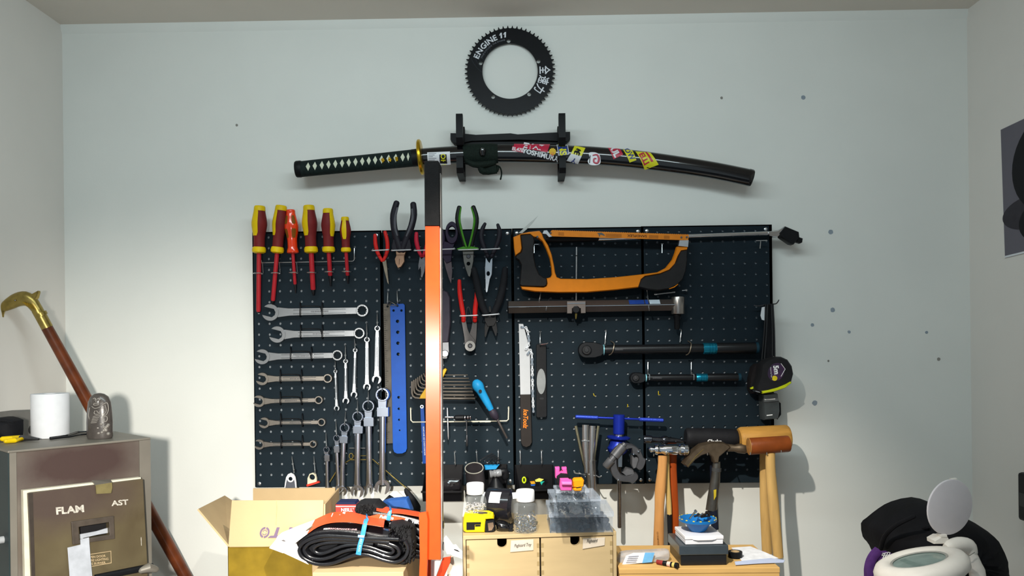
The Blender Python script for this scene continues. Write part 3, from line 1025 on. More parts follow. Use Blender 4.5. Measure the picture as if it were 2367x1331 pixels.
for i, (oc, rc, Ro, Rr, w0, w1, h1, h2, lab, m) in enumerate(rows):
    spanner(lab, oc, rc, Ro, Rr, w0, w1, 36, m, 'horizontal spanners on the left panel')
    vm = (oc[1] + rc[1]) / 2
    t = T('spanner_hook', 'black double wire hook around the %s horizontal spanner' % ordn[i], 'hook', ((h1 + h2) / 2, vm + 14, 24), 'black spanner hooks')
    for h in (h1, h2):
        t.add('prong', MB().tube([(h, vm - 20, 18, 1.5), (h, vm - 20, 28, 1.5), (h, vm - 12, 38, 1.5), (h - .5, vm, 42, 1.5), (h - .5, vm + w1 + 1, 41, 1.5), (h, vm + w1 + 4, 34, 1.5)], 7, sm=3), BLKWIRE)
    t.add('bridge', MB().tube([(h1, vm - w1 - 1, 33, 1.2), (h1 + 5, vm - w1 - 4, 38, 1.2), (h2 - 12, vm - w1 - 4, 38, 1.2), (h2 - 4, vm - w1, 42, 1.2), (h2 - 1, vm + 2, 43, 1.2)], 7, sm=3), BLKWIRE)


# ------------------------------------------------------------------ wire hooks
def hook(label, u, v, u2, v2, group='zinc wire hooks', d0=20, d1=52, r=1.25, lip=5, m=None):
    """straight wire hook: leaves the hole at (u,v), runs out and down to (u2,v2) and turns up"""
    mb = MB().tube([(u, v - 2, 17, r), (u, v, 25, r), (u, v + 2, 30, r), ((u + u2) / 2, (v + v2) / 2, (34 + d1) / 2, r), (u2, v2, d1, r), (u2, v2 - lip * .3, d1 + 5, r), (u2, v2 - lip, d1 + 8, r * .9)], 7, sm=3, cap='round')
    return solo('wire_hook', label, 'hook', mb, m or WIRE, group)


BRIGHT = mat('bright_spanner_steel', 'c4c9ce', 0.34, 0.85, var=0.04, scale=40)
vs_ = [((872, 759), (870.2, 877), 6.6, 11.0, 5.4, 4.8, (871.9, 723), 'longest vertical spanner, nearest the steel ruler', 'rightmost'),
       ((848, 785), (848, 894), 6.6, 9.2, 4.8, 4.4, (847.7, 747), 'second vertical spanner from the steel ruler', 'second'),
       ((820.8, 809.6), (818, 912), 5.2, 8.0, 4.0, 3.4, (819.5, 781), 'third vertical spanner from the steel ruler', 'third'),
       ((798.6, 835), (799.2, 926.5), 5.4, 8.2, 4.0, 3.6, (798.3, 798), 'fourth vertical spanner from the steel ruler', 'fourth'),
       ((775, 858.5), (777.9, 943.7), 4.2, 6.6, 3.2, 2.9, (774.8, 834), 'shortest vertical spanner, farthest from the steel ruler', 'leftmost')]
for rc, oc, Rr, Ro, w0, w1, hk, lab, o in vs_:
    spanner(lab, oc, rc, Ro, Rr, w0, w1, 44, BRIGHT, 'vertical spanners on the left panel', ring_hole=.62, th=4)
    hook('wire hook carrying the %s vertical spanner' % o, hk[0], hk[1], rc[0], rc[1] - 1, 'hooks of the vertical spanners')


def ratchet(label, head, R, block, bw, bh, jaw, Rj, w, m, hk, hlab, d=52, side=False, hidden=False):
    t = T('ratcheting_spanner', label, 'spanner', (jaw[0], jaw[1] + Rj, d - 6), 'flex-head ratcheting spanners')
    ang = math.atan2(jaw[1] - head[1], jaw[0] - head[0])
    hd = t.add('ratchet_head', MB().plate(circ(head[0], head[1], R, 28), d + 6, 12, min(3, R * .2), holes=[star(head[0], head[1], R * .66, 12, .92)]), m)
    nb = MB().plate(rotp([(R * .7, -R * .62), (math.hypot(block[0] - head[0], block[1] - head[1]), -bw * .62), (math.hypot(block[0] - head[0], block[1] - head[1]), bw * .62), (R * .7, R * .62)], head[0], head[1], ang), d + 4, 9, 1)
    t.add('head_neck', nb, m, parent=hd)
    t.add('flex_joint', MB().plate(rotp(rrect(-bh, -bw, bh, bw, 1.5), block[0], block[1], ang), d + 7, 13, 1.2), m)
    t.add('joint_pin', MB().lathe((block[0] - bw - .6, block[1] - bh * .3, d), (block[0] + bw + .6, block[1] - bh * .3, d), [(0, 1.8), (1, 1.8)], 10), DSTEEL)
    L = math.hypot(jaw[0] - block[0], jaw[1] - block[1])
    t.add('shank', MB().tube([(block[0] + (jaw[0] - block[0]) * f, block[1] + (jaw[1] - block[1]) * f, d, w * q, w * .55) for f, q in ((0, 1.02), (.2, .95), (.6, .92), (.85, 1), (.97, 1.3))], 12), m)
    if not hidden:
        o = rotp(jaw_outline(Rj, math.radians(12), w=.95), jaw[0], jaw[1], ang)
        if side:
            o = [(jaw[0] + (p[0] - jaw[0]) * .62, p[1]) for p in o]
        t.add('open_end', MB().plate(o, d + 4, 8, 1.2), m)
    hook(hlab, hk[0], hk[1], head[0], head[1] - R * .55, 'hooks of the ratcheting spanners', d1=d + 4)


RC = mat('polished_chrome', 'c6ccda', 0.2, 1.0, var=0.1, scale=20)
ratchet('smallest ratcheting spanner, leftmost, its foot behind the carton', (754.5, 1039), 7.8, (755.6, 1058.5), 6.2, 8, (756.5, 1132), 8, 4.4, RC, (753.5, 1001), 'wire hook holding the smallest ratcheting spanner', hidden=True)
ratchet('second ratcheting spanner from the left', (778, 1012.7), 8.6, (778, 1038), 6.6, 8.5, (782, 1130), 9, 4.6, RC, (776.4, 973), 'wire hook holding the second ratcheting spanner')
ratchet('third ratcheting spanner from the left, tilted', (796.3, 989), 12.0, (794, 1016), 9.2, 8.5, (790, 1135), 12, 6.2, RC, (798.7, 952), 'wire hook holding the third ratcheting spanner', d=58)
ratchet('fourth ratcheting spanner from the left, bluish chrome', (826.5, 963), 13.6, (826.8, 993), 11.4, 9, (825.5, 1136), 15.5, 7.6, RC, (826.5, 926.5), 'wire hook holding the fourth ratcheting spanner')
ratchet('fifth ratcheting spanner from the left, jaw turned sideways', (851, 938.7), 15.0, (852, 975), 11.8, 10.5, (854, 1131), 13, 7.4, RC, (851.5, 901), 'wire hook holding the fifth ratcheting spanner', side=True)
ratchet('largest ratcheting spanner, beside the blue strip', (883.3, 912.3), 16.6, (884.3, 952), 13.4, 11, (883.5, 1126), 18, 8.2, RC, (877, 886), 'wire hook holding the largest ratcheting spanner')

# two flat tools on hooks by the carton
t = T('spoke_tool', 'dark flat tool with white rim hung on a hook above the carton', 'hand tool', (671, 1128, 30))
t.add('body', MB().plate(C8([(428, 1172), (436, 1110), (448, 1050), (470, 1015), (500, 1002), (532, 1015), (552, 1050), (562, 1110), (566, 1172), (548, 1172), (545, 1110), (440, 1110)][:9]), 48, 5, 1, holes=[circ(*C8(500, 1068), 7.2, 18)]), WHITEP)
t.add('cover', MB().plate(C8([(440, 1172), (452, 1105), (470, 1052), (500, 1024), (530, 1050), (545, 1105), (553, 1172)]), 50, 2.2, .5, holes=[circ(*C8(500, 1068), 7.4, 18)], sm=0), mat('slate_plastic', '4d5058', .5))
t.add('eyelet', MB().plate(circ(*C8(500, 1068), 8, 20), 51, 2, .4, holes=[circ(*C8(500, 1068), 4.6, 16)]), WHITEP)
hook('wire hook carrying the white-rimmed flat tool', *C8(518, 815), *C8(540, 990), group='hooks above the carton', lip=6)
t = T('hand_reamer', 'cream flat tool with red band hung on a hook above the carton', 'hand tool', (722, 1126, 30))
t.add('body', MB().plate(C8([(690, 1140), (692, 1060), (715, 1012), (750, 1000), (785, 1015), (797, 1060), (797, 1125)]), 48, 6, 1, holes=[circ(*C8(745, 1050), 6.6, 18)]), mat('cream_plastic', 'c6c0aa', .5))
t.add('band', MB().plate(C8([(678, 1135), (815, 1095), (828, 1115), (685, 1160)]), 50, 9, 1.2), mat('red_plastic', 'c0392b', .45))
hook('wire hook carrying the red-banded flat tool', *C8(768, 815), *C8(780, 995), group='hooks above the carton', lip=6)

# thin rods behind the big spanners
solo('wire_peg', 'short straight wire peg between the ratcheting spanners', 'peg', MB().tube([C8(1175, 718) + (28, 1.2), C8(1350, 718) + (28, 1.2)], 7, cap='round'), WIRE)
t = T('ring_scriber', 'thin brass scriber with ring eye behind the ratcheting spanners', 'scriber', (830, 1056, 28))
t.add('rod', MB().tube([C8(1205, 806) + (30, 1.2), C8(1372, 804) + (30, 1.0)], 7), BRASS)
t.add('eye', MB().tube([(C8(1192, 808)[0] + 4.6 * math.cos(a), C8(1192, 808)[1] + 6.4 * math.sin(a), 30, 1.0) for a in [i * math.pi / 7 for i in range(14)]], 6, closed=True), BRASS)
t = T('grip_hook_tool', 'brass rod hook with a black foam grip hanging below the blue strip', 'hook tool', (960, 1180, 40))
t.add('rod', MB().tube([C8(945, 1105) + (34, 1.3), C8(1060, 925) + (34, 1.3), C8(1180, 850) + (32, 1.3), C8(1440, 848) + (32, 1.3), C8(1600, 985) + (34, 1.3), C8(1845, 1195) + (42, 1.3)], 7), BRASS)
t.add('grip', MB().tube([G4(1870, 20) + (46, 5), G4(1890, 60) + (46, 6.5), G4(1985, 200) + (50, 8.5), G4(2060, 330) + (52, 9.5), G4(2080, 370) + (52, 7)], 12, sm=3, cap='round'), BLACKM)

# ------------------------------------------------------------------ ruler and blue strip
RUL = mat('dull_steel_rule', '46423b', 0.5, 0.5, var=0.2, scale=60)
t = T('steel_ruler', 'dull steel ruler hanging behind the blue strip', 'ruler', (898, 1025, 26))
t.add('blade', MB().plate([(886, 702), (903, 701.5), (911, 1024), (893, 1025)], 29, 1.2, .3, holes=[circ(896, 708, 2.6, 12)]), RUL)
m = MB()
for i in range(64):
    y = 716 + i * 4.7
    x = 887 + (y - 702) * .0217
    l = 7 if i % 5 == 0 else 3.5
    m.plate([(x, y), (x + l, y), (x + l, y + .9), (x, y + .9)], 29.3, .3, 0)
t.add('graduation', m, INKK)
hook('wire hook carrying the steel ruler', 896.6, 674, 895.6, 703, 'hooks of ruler and strip', d1=36, lip=5)
t = T('blue_strip', 'long blue plastic strip with a row of holes and rounded foot', 'gauge strip', (922, 1050, 30))
BLU = mat('blue_plastic', '0a479c', 0.42, var=0.06)
hs = [(*C7(1857, 333), 3.7), (*C7(1860, 467), 3.7), (*C7(1862, 602), 3.7), (*C7(1865, 737), 3.7), (*C7(1808, 200), 2.6), (*C7(1905, 200), 2.6), (*C8(1733, 140), 3), (*C8(1735, 270), 2.6), (*C8(1738, 395), 2.3), (*C8(1745, 515), 1.8)]
t.add('strip', MB().plate([(901.5, 707), (904, 703.5), (932, 701.5), (935.5, 705), (940.8, 1036), (938, 1044), (930, 1048), (918, 1048.5), (911, 1045), (908, 1037)], 36, 4, .8, holes=[circ(a, b, r, 14) for a, b, r in hs] + [circ(918.5, 707, 2.2, 10)]), BLU)
t.add('string_loop', MB().tube([(918.5, 707, 38, 1.1), (908, 700, 40, 1.1), (899, 697, 40, 1.1), (898, 703, 41, 1.1), (908, 706, 41, 1.1), (919, 703, 40, 1.1), (917.5, 694, 39, 1.1)], 6, sm=3), BLKWIRE)
hook('wire hook carrying the blue strip', 918, 672, 919, 702, 'hooks of ruler and strip', d1=42, lip=6)

# ------------------------------------------------------------------ pliers and their holders
def holder(label, a, b, d=52):
    m = MB().tube([(a[0] + 3, a[1] - 4, 18, 1.2), (a[0] + 2, a[1] - 2, 40, 1.2), (a[0], a[1], d - 3, 1.4), (a[0] + 2, a[1], d, 1.5), (b[0] - 2, b[1], d, 1.5), (b[0], b[1], d - 3, 1.4), (b[0] - 2, b[1] - 2, 40, 1.2), (b[0] - 3, b[1] - 4, 18, 1.2)], 8)
    return solo('plier_holder', label, 'hook', m, mat('white_wire', 'd9dbde', .3, .5), 'wire holders of the pliers')


def grips(t, paths, m, d=44, name='handle', rb=.8):
    out = []
    for p in paths:
        out.append(t.add(name, MB().tube([(q[0], q[1], d, q[2], q[2] * rb) for q in p], 12, sm=3, cap='round'), m))
    return out


G = 'pliers hung on the second panel'
GREY = mat('grey_rubber', '55555b', .6, var=.1)
INDIGO = mat('black_violet_grip', '1c1a22', .5, var=.15)
# needle nose, red
t = T('needle_nose_pliers', 'small red-handled needle-nose pliers straddling two panels', 'pliers', C5(198, 745) + (34,), G)
grips(t, [C5([(92, 352, 4.0), (95, 420, 4.6), (112, 490, 4.4), (148, 556, 3.4)]), C5([(170, 328, 4.0), (188, 400, 4.6), (188, 480, 4.4), (158, 552, 3.4)])], RED, 42)
t.add('jaws', MB().plate(C5([(140, 545), (160, 560), (180, 545), (188, 610), (200, 742), (188, 726), (165, 640), (150, 570)]), 42, 7, 1), mat('aged_steel', '6f685c', .4, .8, var=.2))
# heavy grips
t = T('slip_joint_pliers', 'large black-handled pliers with copper-toned blunt jaws', 'pliers', C5(285, 612) + (34,), G)
hs = grips(t, [C5([(262, 98, 7.0), (238, 190, 7.8), (240, 280, 7.8), (255, 350, 7.8), (278, 430, 8.5), (290, 470, 8)]), C5([(393, 108, 7.0), (398, 190, 7.8), (380, 280, 7.8), (352, 350, 7.8), (322, 430, 8.5), (308, 470, 8)])], INDIGO, 46)
t.add('handle_inlay', MB().tube([C5(268, 140) + (51, 2.4), C5(250, 220) + (52, 3), C5(252, 300) + (52, 3), C5(268, 355) + (52, 2)], 8, sm=3, cap='round'), GREY, parent=hs[0])
t.add('handle_inlay', MB().tube([C5(385, 150) + (51, 2.4), C5(388, 220) + (52, 3), C5(366, 300) + (52, 3), C5(340, 360) + (52, 2)], 8, sm=3, cap='round'), GREY, parent=hs[1])
t.add('pivot_body', MB().plate(C5([(222, 440), (235, 380), (262, 400), (340, 400), (366, 380), (378, 440), (372, 478), (228, 478)]), 50, 12, 2), INDIGO)
t.add('jaws', MB().plate(C5([(255, 474), (335, 474), (330, 500), (322, 520), (324, 560), (298, 602), (272, 614), (252, 575), (246, 540), (258, 515)]), 46, 9, 1.5), mat('copper_toned_steel', '93745f', .35, .75, var=.15))
t.add('jaw_slot', MB().tube([C5(284, 540) + (46.4, .5), C5(282, 585) + (46.4, .5)], 5), INKK)
# small red cutters, half behind the post
t = T('side_cutters', 'small red-handled cutters half hidden behind the orange post', 'pliers', C5(460, 692) + (34,), G)
grips(t, [C5([(418, 338, 4.2), (418, 400, 5.2), (435, 470, 4.6), (456, 520, 3.2)]), C5([(505, 340, 4.2), (508, 400, 5), (490, 470, 4.4), (472, 520, 3.2)])], mat('crimson_grip', 'b01d34', .4), 42)
t.add('jaws', MB().plate(C5([(444, 520), (458, 540), (470, 530), (486, 516), (490, 580), (482, 640), (464, 692), (452, 680), (455, 640), (450, 600), (436, 630), (432, 590)]), 42, 7, 1), DSTEEL)
# scissors
PUR = mat('purple_black_plastic', '241a2e', .45, var=.15)
t = T('scissors', 'dark purple-handled scissors beside the orange post', 'scissors', C5(690, 735) + (34,), None)
t.add('finger_loop', MB().plate(C5([(697, 243), (735, 270), (748, 330), (735, 395), (700, 422), (662, 400), (645, 335), (658, 272)]), 46, 10, 2.5, sm=4, holes=[catmull(C5([(700, 282), (722, 305), (724, 345), (706, 372), (680, 360), (668, 325), (676, 295)]), 4)]), PUR)
t.add('finger_loop', MB().plate(C5([(590, 290), (625, 300), (642, 350), (640, 410), (610, 440), (570, 410), (560, 340)]), 44, 10, 2.5, sm=4, holes=[catmull(C5([(595, 320), (615, 335), (618, 390), (598, 405), (582, 385), (580, 345)]), 4)]), PUR)
t.add('handle_shank', MB().plate(C5([(640, 400), (690, 415), (725, 400), (700, 480), (692, 560), (655, 575), (630, 540), (612, 470), (600, 430)]), 43, 8, 1.5), PUR)
t.add('blade', MB().plate(C5([(632, 540), (695, 560), (702, 640), (692, 735), (672, 690), (648, 610)]), 40, 3, .6), mat('dark_blade', '4c4448', .4, .8))
# green combination pliers
GRN = mat('green_grip', '3f7d1e', .45, var=.1)
t = T('combination_pliers', 'green and black handled combination pliers right of the post', 'pliers', C5(832, 680) + (34,), G)
hs = grips(t, [C5([(757, 134, 5.4), (744, 220, 6.2), (762, 310, 6.0), (782, 370, 5), (800, 440, 6)]), C5([(867, 132, 5.4), (891, 220, 6.2), (882, 310, 6.0), (866, 370, 5), (850, 440, 6)])], BLACK, 46)
t.add('handle_inlay', MB().tube([C5(770, 136) + (51, 1.6), C5(758, 220) + (52, 2.6), C5(772, 310) + (52, 2.4), C5(806, 430) + (53, 2.4), C5(815, 450) + (53, 2.4)], 8, sm=3, cap='round'), GRN, parent=hs[0])
t.add('handle_inlay', MB().tube([C5(852, 136) + (51, 1.6), C5(876, 220) + (52, 2.6), C5(866, 310) + (52, 2.4), C5(838, 430) + (53, 2.4), C5(832, 450) + (53, 2.4)], 8, sm=3, cap='round'), GRN, parent=hs[1])
t.add('thumb_guard', MB().plate(C5([(735, 458), (790, 440), (820, 450), (850, 440), (910, 452), (905, 466), (860, 470), (780, 472), (740, 468)]), 54, 12, 2), GRN)
t.add('jaws', MB().plate(C5([(780, 470), (872, 470), (868, 560), (856, 620), (842, 684), (826, 676), (806, 620), (790, 560)]), 46, 10, 1.5, holes=[circ(*C5(829, 578), 3.8, 14)]), mat('oiled_steel', '65635f', .35, .85, var=.12))
t.add('pivot', MB().lathe(C5(829, 520) + (45,), C5(829, 520) + (48.5,), [(0, 5), (.7, 5), (1, 4)], 14), DSTEEL)
# black needle nose
t = T('needle_nose_pliers', 'black-handled long-nose pliers with bright jaws at the panel edge', 'pliers', C5(970, 808) + (34,), G)
grips(t, [C5([(960, 262, 3.6), (938, 310, 5.2), (930, 370, 5.6), (948, 440, 5.2), (982, 520, 4.2)]), C5([(1060, 270, 3.6), (1074, 320, 5.2), (1070, 380, 5.6), (1050, 440, 5.2), (1012, 520, 4.2)])], INDIGO, 44)
t.add('jaws', MB().plate(C5([(966, 530), (985, 560), (996, 570), (1004, 545), (1019, 530), (1018, 590), (1014, 660), (998, 700), (980, 800), (970, 808), (964, 795), (962, 700), (958, 620)]), 44, 8, 1.2, holes=[circ(*C5(985, 656), 3.6, 12, 5)]), mat('bright_jaw_steel', 'a9b0b8', .3, .85))
# cable cutters
t = T('cable_cutters', 'red-handled cable cutters with round grey head', 'cutters', C5(842, 1278) + (34,), G)
grips(t, [C5([(757, 712, 4.2), (760, 800, 5.2), (774, 900, 5.4), (788, 985, 5.2), (790, 1030, 5)]), C5([(895, 800, 4.2), (890, 870, 5.2), (882, 940, 5.4), (880, 1030, 5)])], RED, 42)
cg = mat('cutter_grey', '4a4848', .4, .7, var=.15)
t.add('lever', MB().plate(C5([(772, 1024), (810, 1024), (822, 1090), (838, 1130), (880, 1180), (882, 1240), (802, 1240), (795, 1160)]), 42, 6, 1), cg)
t.add('lever', MB().plate(C5([(862, 1024), (898, 1024), (892, 1160), (882, 1240), (802, 1230), (830, 1150), (850, 1090)]), 39, 6, 1), cg)
t.add('cutting_disc', MB().plate(circ(*C5(842, 1228), 12.4, 26), 45, 5, 1, holes=[circ(*C5(842, 1226), 5, 16)]), mat('disc_grey', '8b8a88', .4, .6))
t.add('pivot', MB().lathe(C5(842, 1226) + (36,), C5(842, 1226) + (44,), [(0, 4.6), (.8, 4.6), (1, 3.6)], 14), DSTEEL)
t.add('spring', MB().tube([C5(806, 1040) + (40, 1.1), C5(815, 960) + (42, 1.1), C5(818, 930) + (43, 1.2), C5(828, 920) + (43, 1.3), C5(838, 932) + (43, 1.2), C5(846, 970) + (42, 1.1), C5(862, 1040) + (40, 1.1)], 7, sm=3), DSTEEL)
# black snips
t = T('nippers', 'thick black-handled nippers hung with jaws apart', 'pliers', C5(1000, 1165) + (34,), G)
grips(t, [C5([(872, 622, 6.8), (894, 720, 8.4), (915, 820, 8.6), (940, 910, 8.2), (975, 985, 7)]), C5([(1118, 620, 6.8), (1108, 720, 8.2), (1088, 820, 8.6), (1058, 910, 8.4), (1020, 985, 7)])], BLACKM, 46)
t.add('body', MB().plate(C5([(955, 980), (1045, 980), (1052, 1030), (1030, 1070), (980, 1075), (955, 1030)]), 48, 10, 2), BLACK)
t.add('jaw', MB().plate(C5([(965, 1030), (1000, 1060), (985, 1100), (965, 1165), (956, 1150), (955, 1080)]), 46, 6, 1), BLACK)
t.add('jaw', MB().plate(C5([(1010, 1060), (1048, 1030), (1058, 1100), (1050, 1152), (1040, 1145), (1020, 1095)]), 46, 6, 1), BLACK)
t.add('latch', MB().plate(C5([(988, 915), (1005, 912), (1010, 960), (992, 962)]), 46, 4, .8), BLACK)
for lab, a, b in (('holder of the red needle-nose pliers', (68, 475), (200, 469)), ('holder of the copper-jawed pliers', (222, 474), (374, 469)), ('holder of the small red cutters', (400, 475), (520, 470)),
                  ('holder of the dark purple scissors', (590, 466), (722, 462)), ('holder of the green pliers', (750, 470), (907, 465)), ('holder of the bright long-nose pliers', (927, 466), (1077, 460)),
                  ('holder of the red cable cutters', (760, 991), (902, 986)), ('holder of the thick black nippers', (938, 986), (1072, 976))):
    holder('silver wire ' + lab, C5(*a), C5(*b), 62)

# ------------------------------------------------------------------ tools behind the post
t = T('knife_handle_tool', 'long violet-grey grip with steel pivot hanging behind the orange post', 'hand tool', D1(488, 490) + (30,))
t.add('grip', MB().plate(D1([(440, 60), (455, 35), (480, 30), (505, 42), (522, 80), (525, 250), (510, 380), (440, 385)]), 46, 14, 4), mat('violet_grey_rubber', '3a3540', .6, var=.1, bump=.1))
t.add('tang', MB().plate(D1([(455, 380), (512, 378), (515, 445), (500, 488), (470, 488), (455, 450)]), 43, 6, 1), mat('tang_steel', '7f8084', .45, .5))
t.add('pivot_disc', MB().lathe(D1(488, 455) + (42,), D1(488, 455) + (47,), [(0, 8.6), (.6, 8.6), (1, 7)], 20), STEEL)
hook('wire hook carrying the violet-grey grip', *D1(464, -20), *D1(466, 40), group='zinc wire hooks behind the post', lip=4)
# hex key set
t = T('hex_key_set', 'set of L-shaped black hex keys in a yellow holder', 'hex keys', D1(500, 765) + (30,))
HK = mat('black_oxide_key', '45403a', .45, .6, var=.2, scale=40)
for k in range(8):
    x0 = 268 + k * 13; y = 752 - k * 22; r = 3.3 - k * .26
    t.add('hex_key', MB().tube([D1(x0, 640 - k * 9) + (40, r), D1(x0, y - 34) + (40, r), D1(x0 + 6, y - 14) + (40, r), D1(x0 + 22, y - 3) + (40, r), D1(x0 + 50, y) + (40, r), D1(690 - k * 7, y + 3 - k * .5) + (40, r)], 6), HK)
t.add('holder', MB().plate(D1([(476, 560), (490, 552), (500, 564), (478, 610), (440, 660), (395, 720), (362, 757), (316, 757), (322, 738), (360, 680), (430, 610)]), 46, 12, 2), mat('amber_yellow', 'd6a413', .4, var=.06))
hook('wire hook carrying the yellow hex key holder', *D1(476, 495), *D1(473, 560), group='zinc wire hooks behind the post', lip=4)
# ball-grip driver
t = T('ball_grip_driver', 'light blue ball-ended hand driver leaning right on the wire rack', 'driver', D1(903, 1022) + (40,))
SKY = mat('sky_blue_plastic', '1f86bd', .42, var=.08)
a = D1(707, 668) + (58,); b = D1(800, 836) + (56,)
t.add('handle', MB().lathe(a, b, [(-.22, 2), (-.19, 7), (-.1, 11.2), (0, 13.2), (.1, 12.6), (.2, 10.4), (.35, 9.6), (.6, 8.8), (.85, 7.6), (.97, 6.4), (1, 4)], 22), SKY)
t.add('hang_hole', MB().lathe(D1(724, 706) + (66,), D1(724, 706) + (70,), [(0, 3.8), (1, 3.8)], 14), BLACK)
t.add('ferrule', MB().lathe(b, D1(838, 895) + (54,), [(-.1, 6), (.1, 9), (.5, 9.6), (.9, 6.4), (1, 4)], 18), mat('smoky_plastic', '2d2833', .5))
t.add('shaft', MB().lathe(D1(836, 890) + (54,), D1(903, 1022) + (52,), [(0, 3), (.97, 3), (1, 2.2)], 12), mat('worn_shaft', '77706e', .35, .85))
# wire rack with small taps
t = T('small_tool_rack', 'white wire rack with small clips under the hex keys', 'tool rack', D1(590, 930) + (24,))
WB = mat('ivory_wire', 'd8d2bd', .4, var=.05)
t.add('bar', MB().tube([D1(258, 815) + (18, 1.4), D1(258, 822) + (30, 1.4), D1(260, 900) + (34, 1.4), D1(272, 913) + (34, 1.4), D1(580, 910) + (34, 1.4), D1(900, 905) + (34, 1.4), D1(912, 895) + (34, 1.4), D1(914, 820) + (30, 1.4), D1(914, 808) + (18, 1.4)], 8), WB)
for x in (478, 530, 692, 740, 775):
    u, v = D1(x, 908)
    t.add('clip', MB().tube([(u - 6, v + 1, 38, 1.6), (u + 6, v + .6, 38, 1.6)], 8, cap='round'), WB)
t = T('tap_wrench', 'small T-handle tap with sliding cross pin on the wire rack', 'tap', D1(510, 1032) + (36,), 'taps on the wire rack')
t.add('shaft', MB().lathe(D1(504, 818) + (44,), D1(511, 1030) + (44,), [(0, 1.6), (.3, 2), (.9, 2), (1, 1)], 10), STEEL)
t.add('cross_pin', MB().lathe(D1(488, 880) + (50,), D1(548, 880) + (50,), [(0, 2.6), (.25, 2.8), (.8, 2.6), (1, 2)], 12), CHROME)
t = T('tap_holder', 'black chuck with chrome bands on the wire rack', 'tap', D1(634, 1075) + (36,), 'taps on the wire rack')
t.add('chuck', MB().lathe(D1(548, 884) + (48,), D1(664, 882) + (48,), [(0, 3), (.1, 6), (.55, 6.4), (.6, 5), (.9, 5), (1, 3)], 16), BLACK)
for x in (620, 640, 656):
    t.add('band', MB().lathe(D1(x, 882) + (48,), D1(x + 5, 882) + (48,), [(0, 5.6), (1, 5.6)], 16), CHROME)
t.add('shaft', MB().lathe(D1(632, 900) + (44,), D1(634, 1000) + (44,), [(0, 1.6), (1, 1.4)], 10), DSTEEL)
t.add('tip', MB().lathe(D1(634, 1000) + (44,), D1(635, 1075) + (44,), [(0, 1.4), (.15, 2.8), (.9, 2.8), (1, 1.6)], 10), DSTEEL)
# slim blue tool
t = T('chain_gauge', 'slim blue tool with white lettering and eyelet left of the post', 'gauge', D1(340, 1195) + (28,))
t.add('body', MB().plate(D1([(322, 800), (346, 800), (352, 900), (366, 1190), (338, 1192)]), 34, 4, .8, holes=[circ(*D1(333, 810), 2.4, 12)]), BLU)
t.add('eyelet', MB().plate(circ(*D1(333, 810), 4.2, 16), 35.5, 2, .4, holes=[circ(*D1(333, 810), 2, 12)]), STEEL)
t.add('lettering', MB().text('ROAD LINK GO CHAIN CHECKER', *D1(349, 1040), 34, 3.0, 87.5, bold=.01, wid=1.02), INKW)

# ------------------------------------------------------------------ chain whip
t = T('chain_whip', 'silver and black chain whip tool with orange lettering', 'chain whip', D2(210, 1195) + (26,))
t.add('steel_blade', MB().plate(D2([(148, 106), (188, 108), (200, 150), (225, 250), (248, 360), (253, 729), (162, 731)]), 33, 5, .8), mat('brushed_silver', 'a9abae', .42, .35, var=.03))
hb = t.add('handle', MB().plate(D2([(160, 729), (254, 727), (262, 1000), (266, 1150), (250, 1180), (215, 1195), (182, 1182), (168, 1152), (163, 1000)]), 35, 8, 2), mat('brown_black_grip', '26211f', .55, var=.1))
t.add('lettering', MB().text('IceToolz', *D2(210, 945), 35, 10.5, 91, shear=.2, bold=.03, wid=.82), mat('orange_ink', 'd8751d', .5), parent=hb)


def chain(pts, n0):
    """roller chain along pixel path"""
    segs = []
    L = 0
    path = catmull(pts, 8, False)
    acc = [0]
    for a, b in zip(path[:-1], path[1:]):
        acc.append(acc[-1] + math.hypot(b[0] - a[0], b[1] - a[1]))
    for i in range(n0 + 1):
        s = acc[-1] * i / n0
        for k in range(len(path) - 1):
            if acc[k] <= s <= acc[k + 1] + 1e-6:
                f = (s - acc[k]) / max(1e-6, acc[k + 1] - acc[k])
                segs.append((path[k][0] + (path[k + 1][0] - path[k][0]) * f, path[k][1] + (path[k + 1][1] - path[k][1]) * f)); break
    for i in range(n0):
        a, b = segs[i], segs[i + 1]
        an = math.atan2(b[1] - a[1], b[0] - a[0]); l = math.hypot(b[0] - a[0], b[1] - a[1])
        w = 3.4 if i % 2 else 2.9
        o = [(0 + w * math.cos(q), w * math.sin(q)) for q in [math.pi / 2 + k * math.pi / 6 for k in range(7)]] + [(l * .5, -w * .7)] + [(l + w * math.cos(q), w * math.sin(q)) for q in [-math.pi / 2 + k * math.pi / 6 for k in range(7)]] + [(l * .5, w * .7)]
        d = 38 if i % 2 else 36.5
        t.add('chain_link', MB().plate(rotp(o, a[0], a[1], an), d, d - 31, .5), STEEL if i % 3 else CHROME)
    m = MB()
    for s in segs:
        m.lathe((s[0], s[1], 31), (s[0], s[1], 39.2), [(0, 1.5), (1, 1.5)], 8)
    t.add('chain_pin', m, DSTEEL)


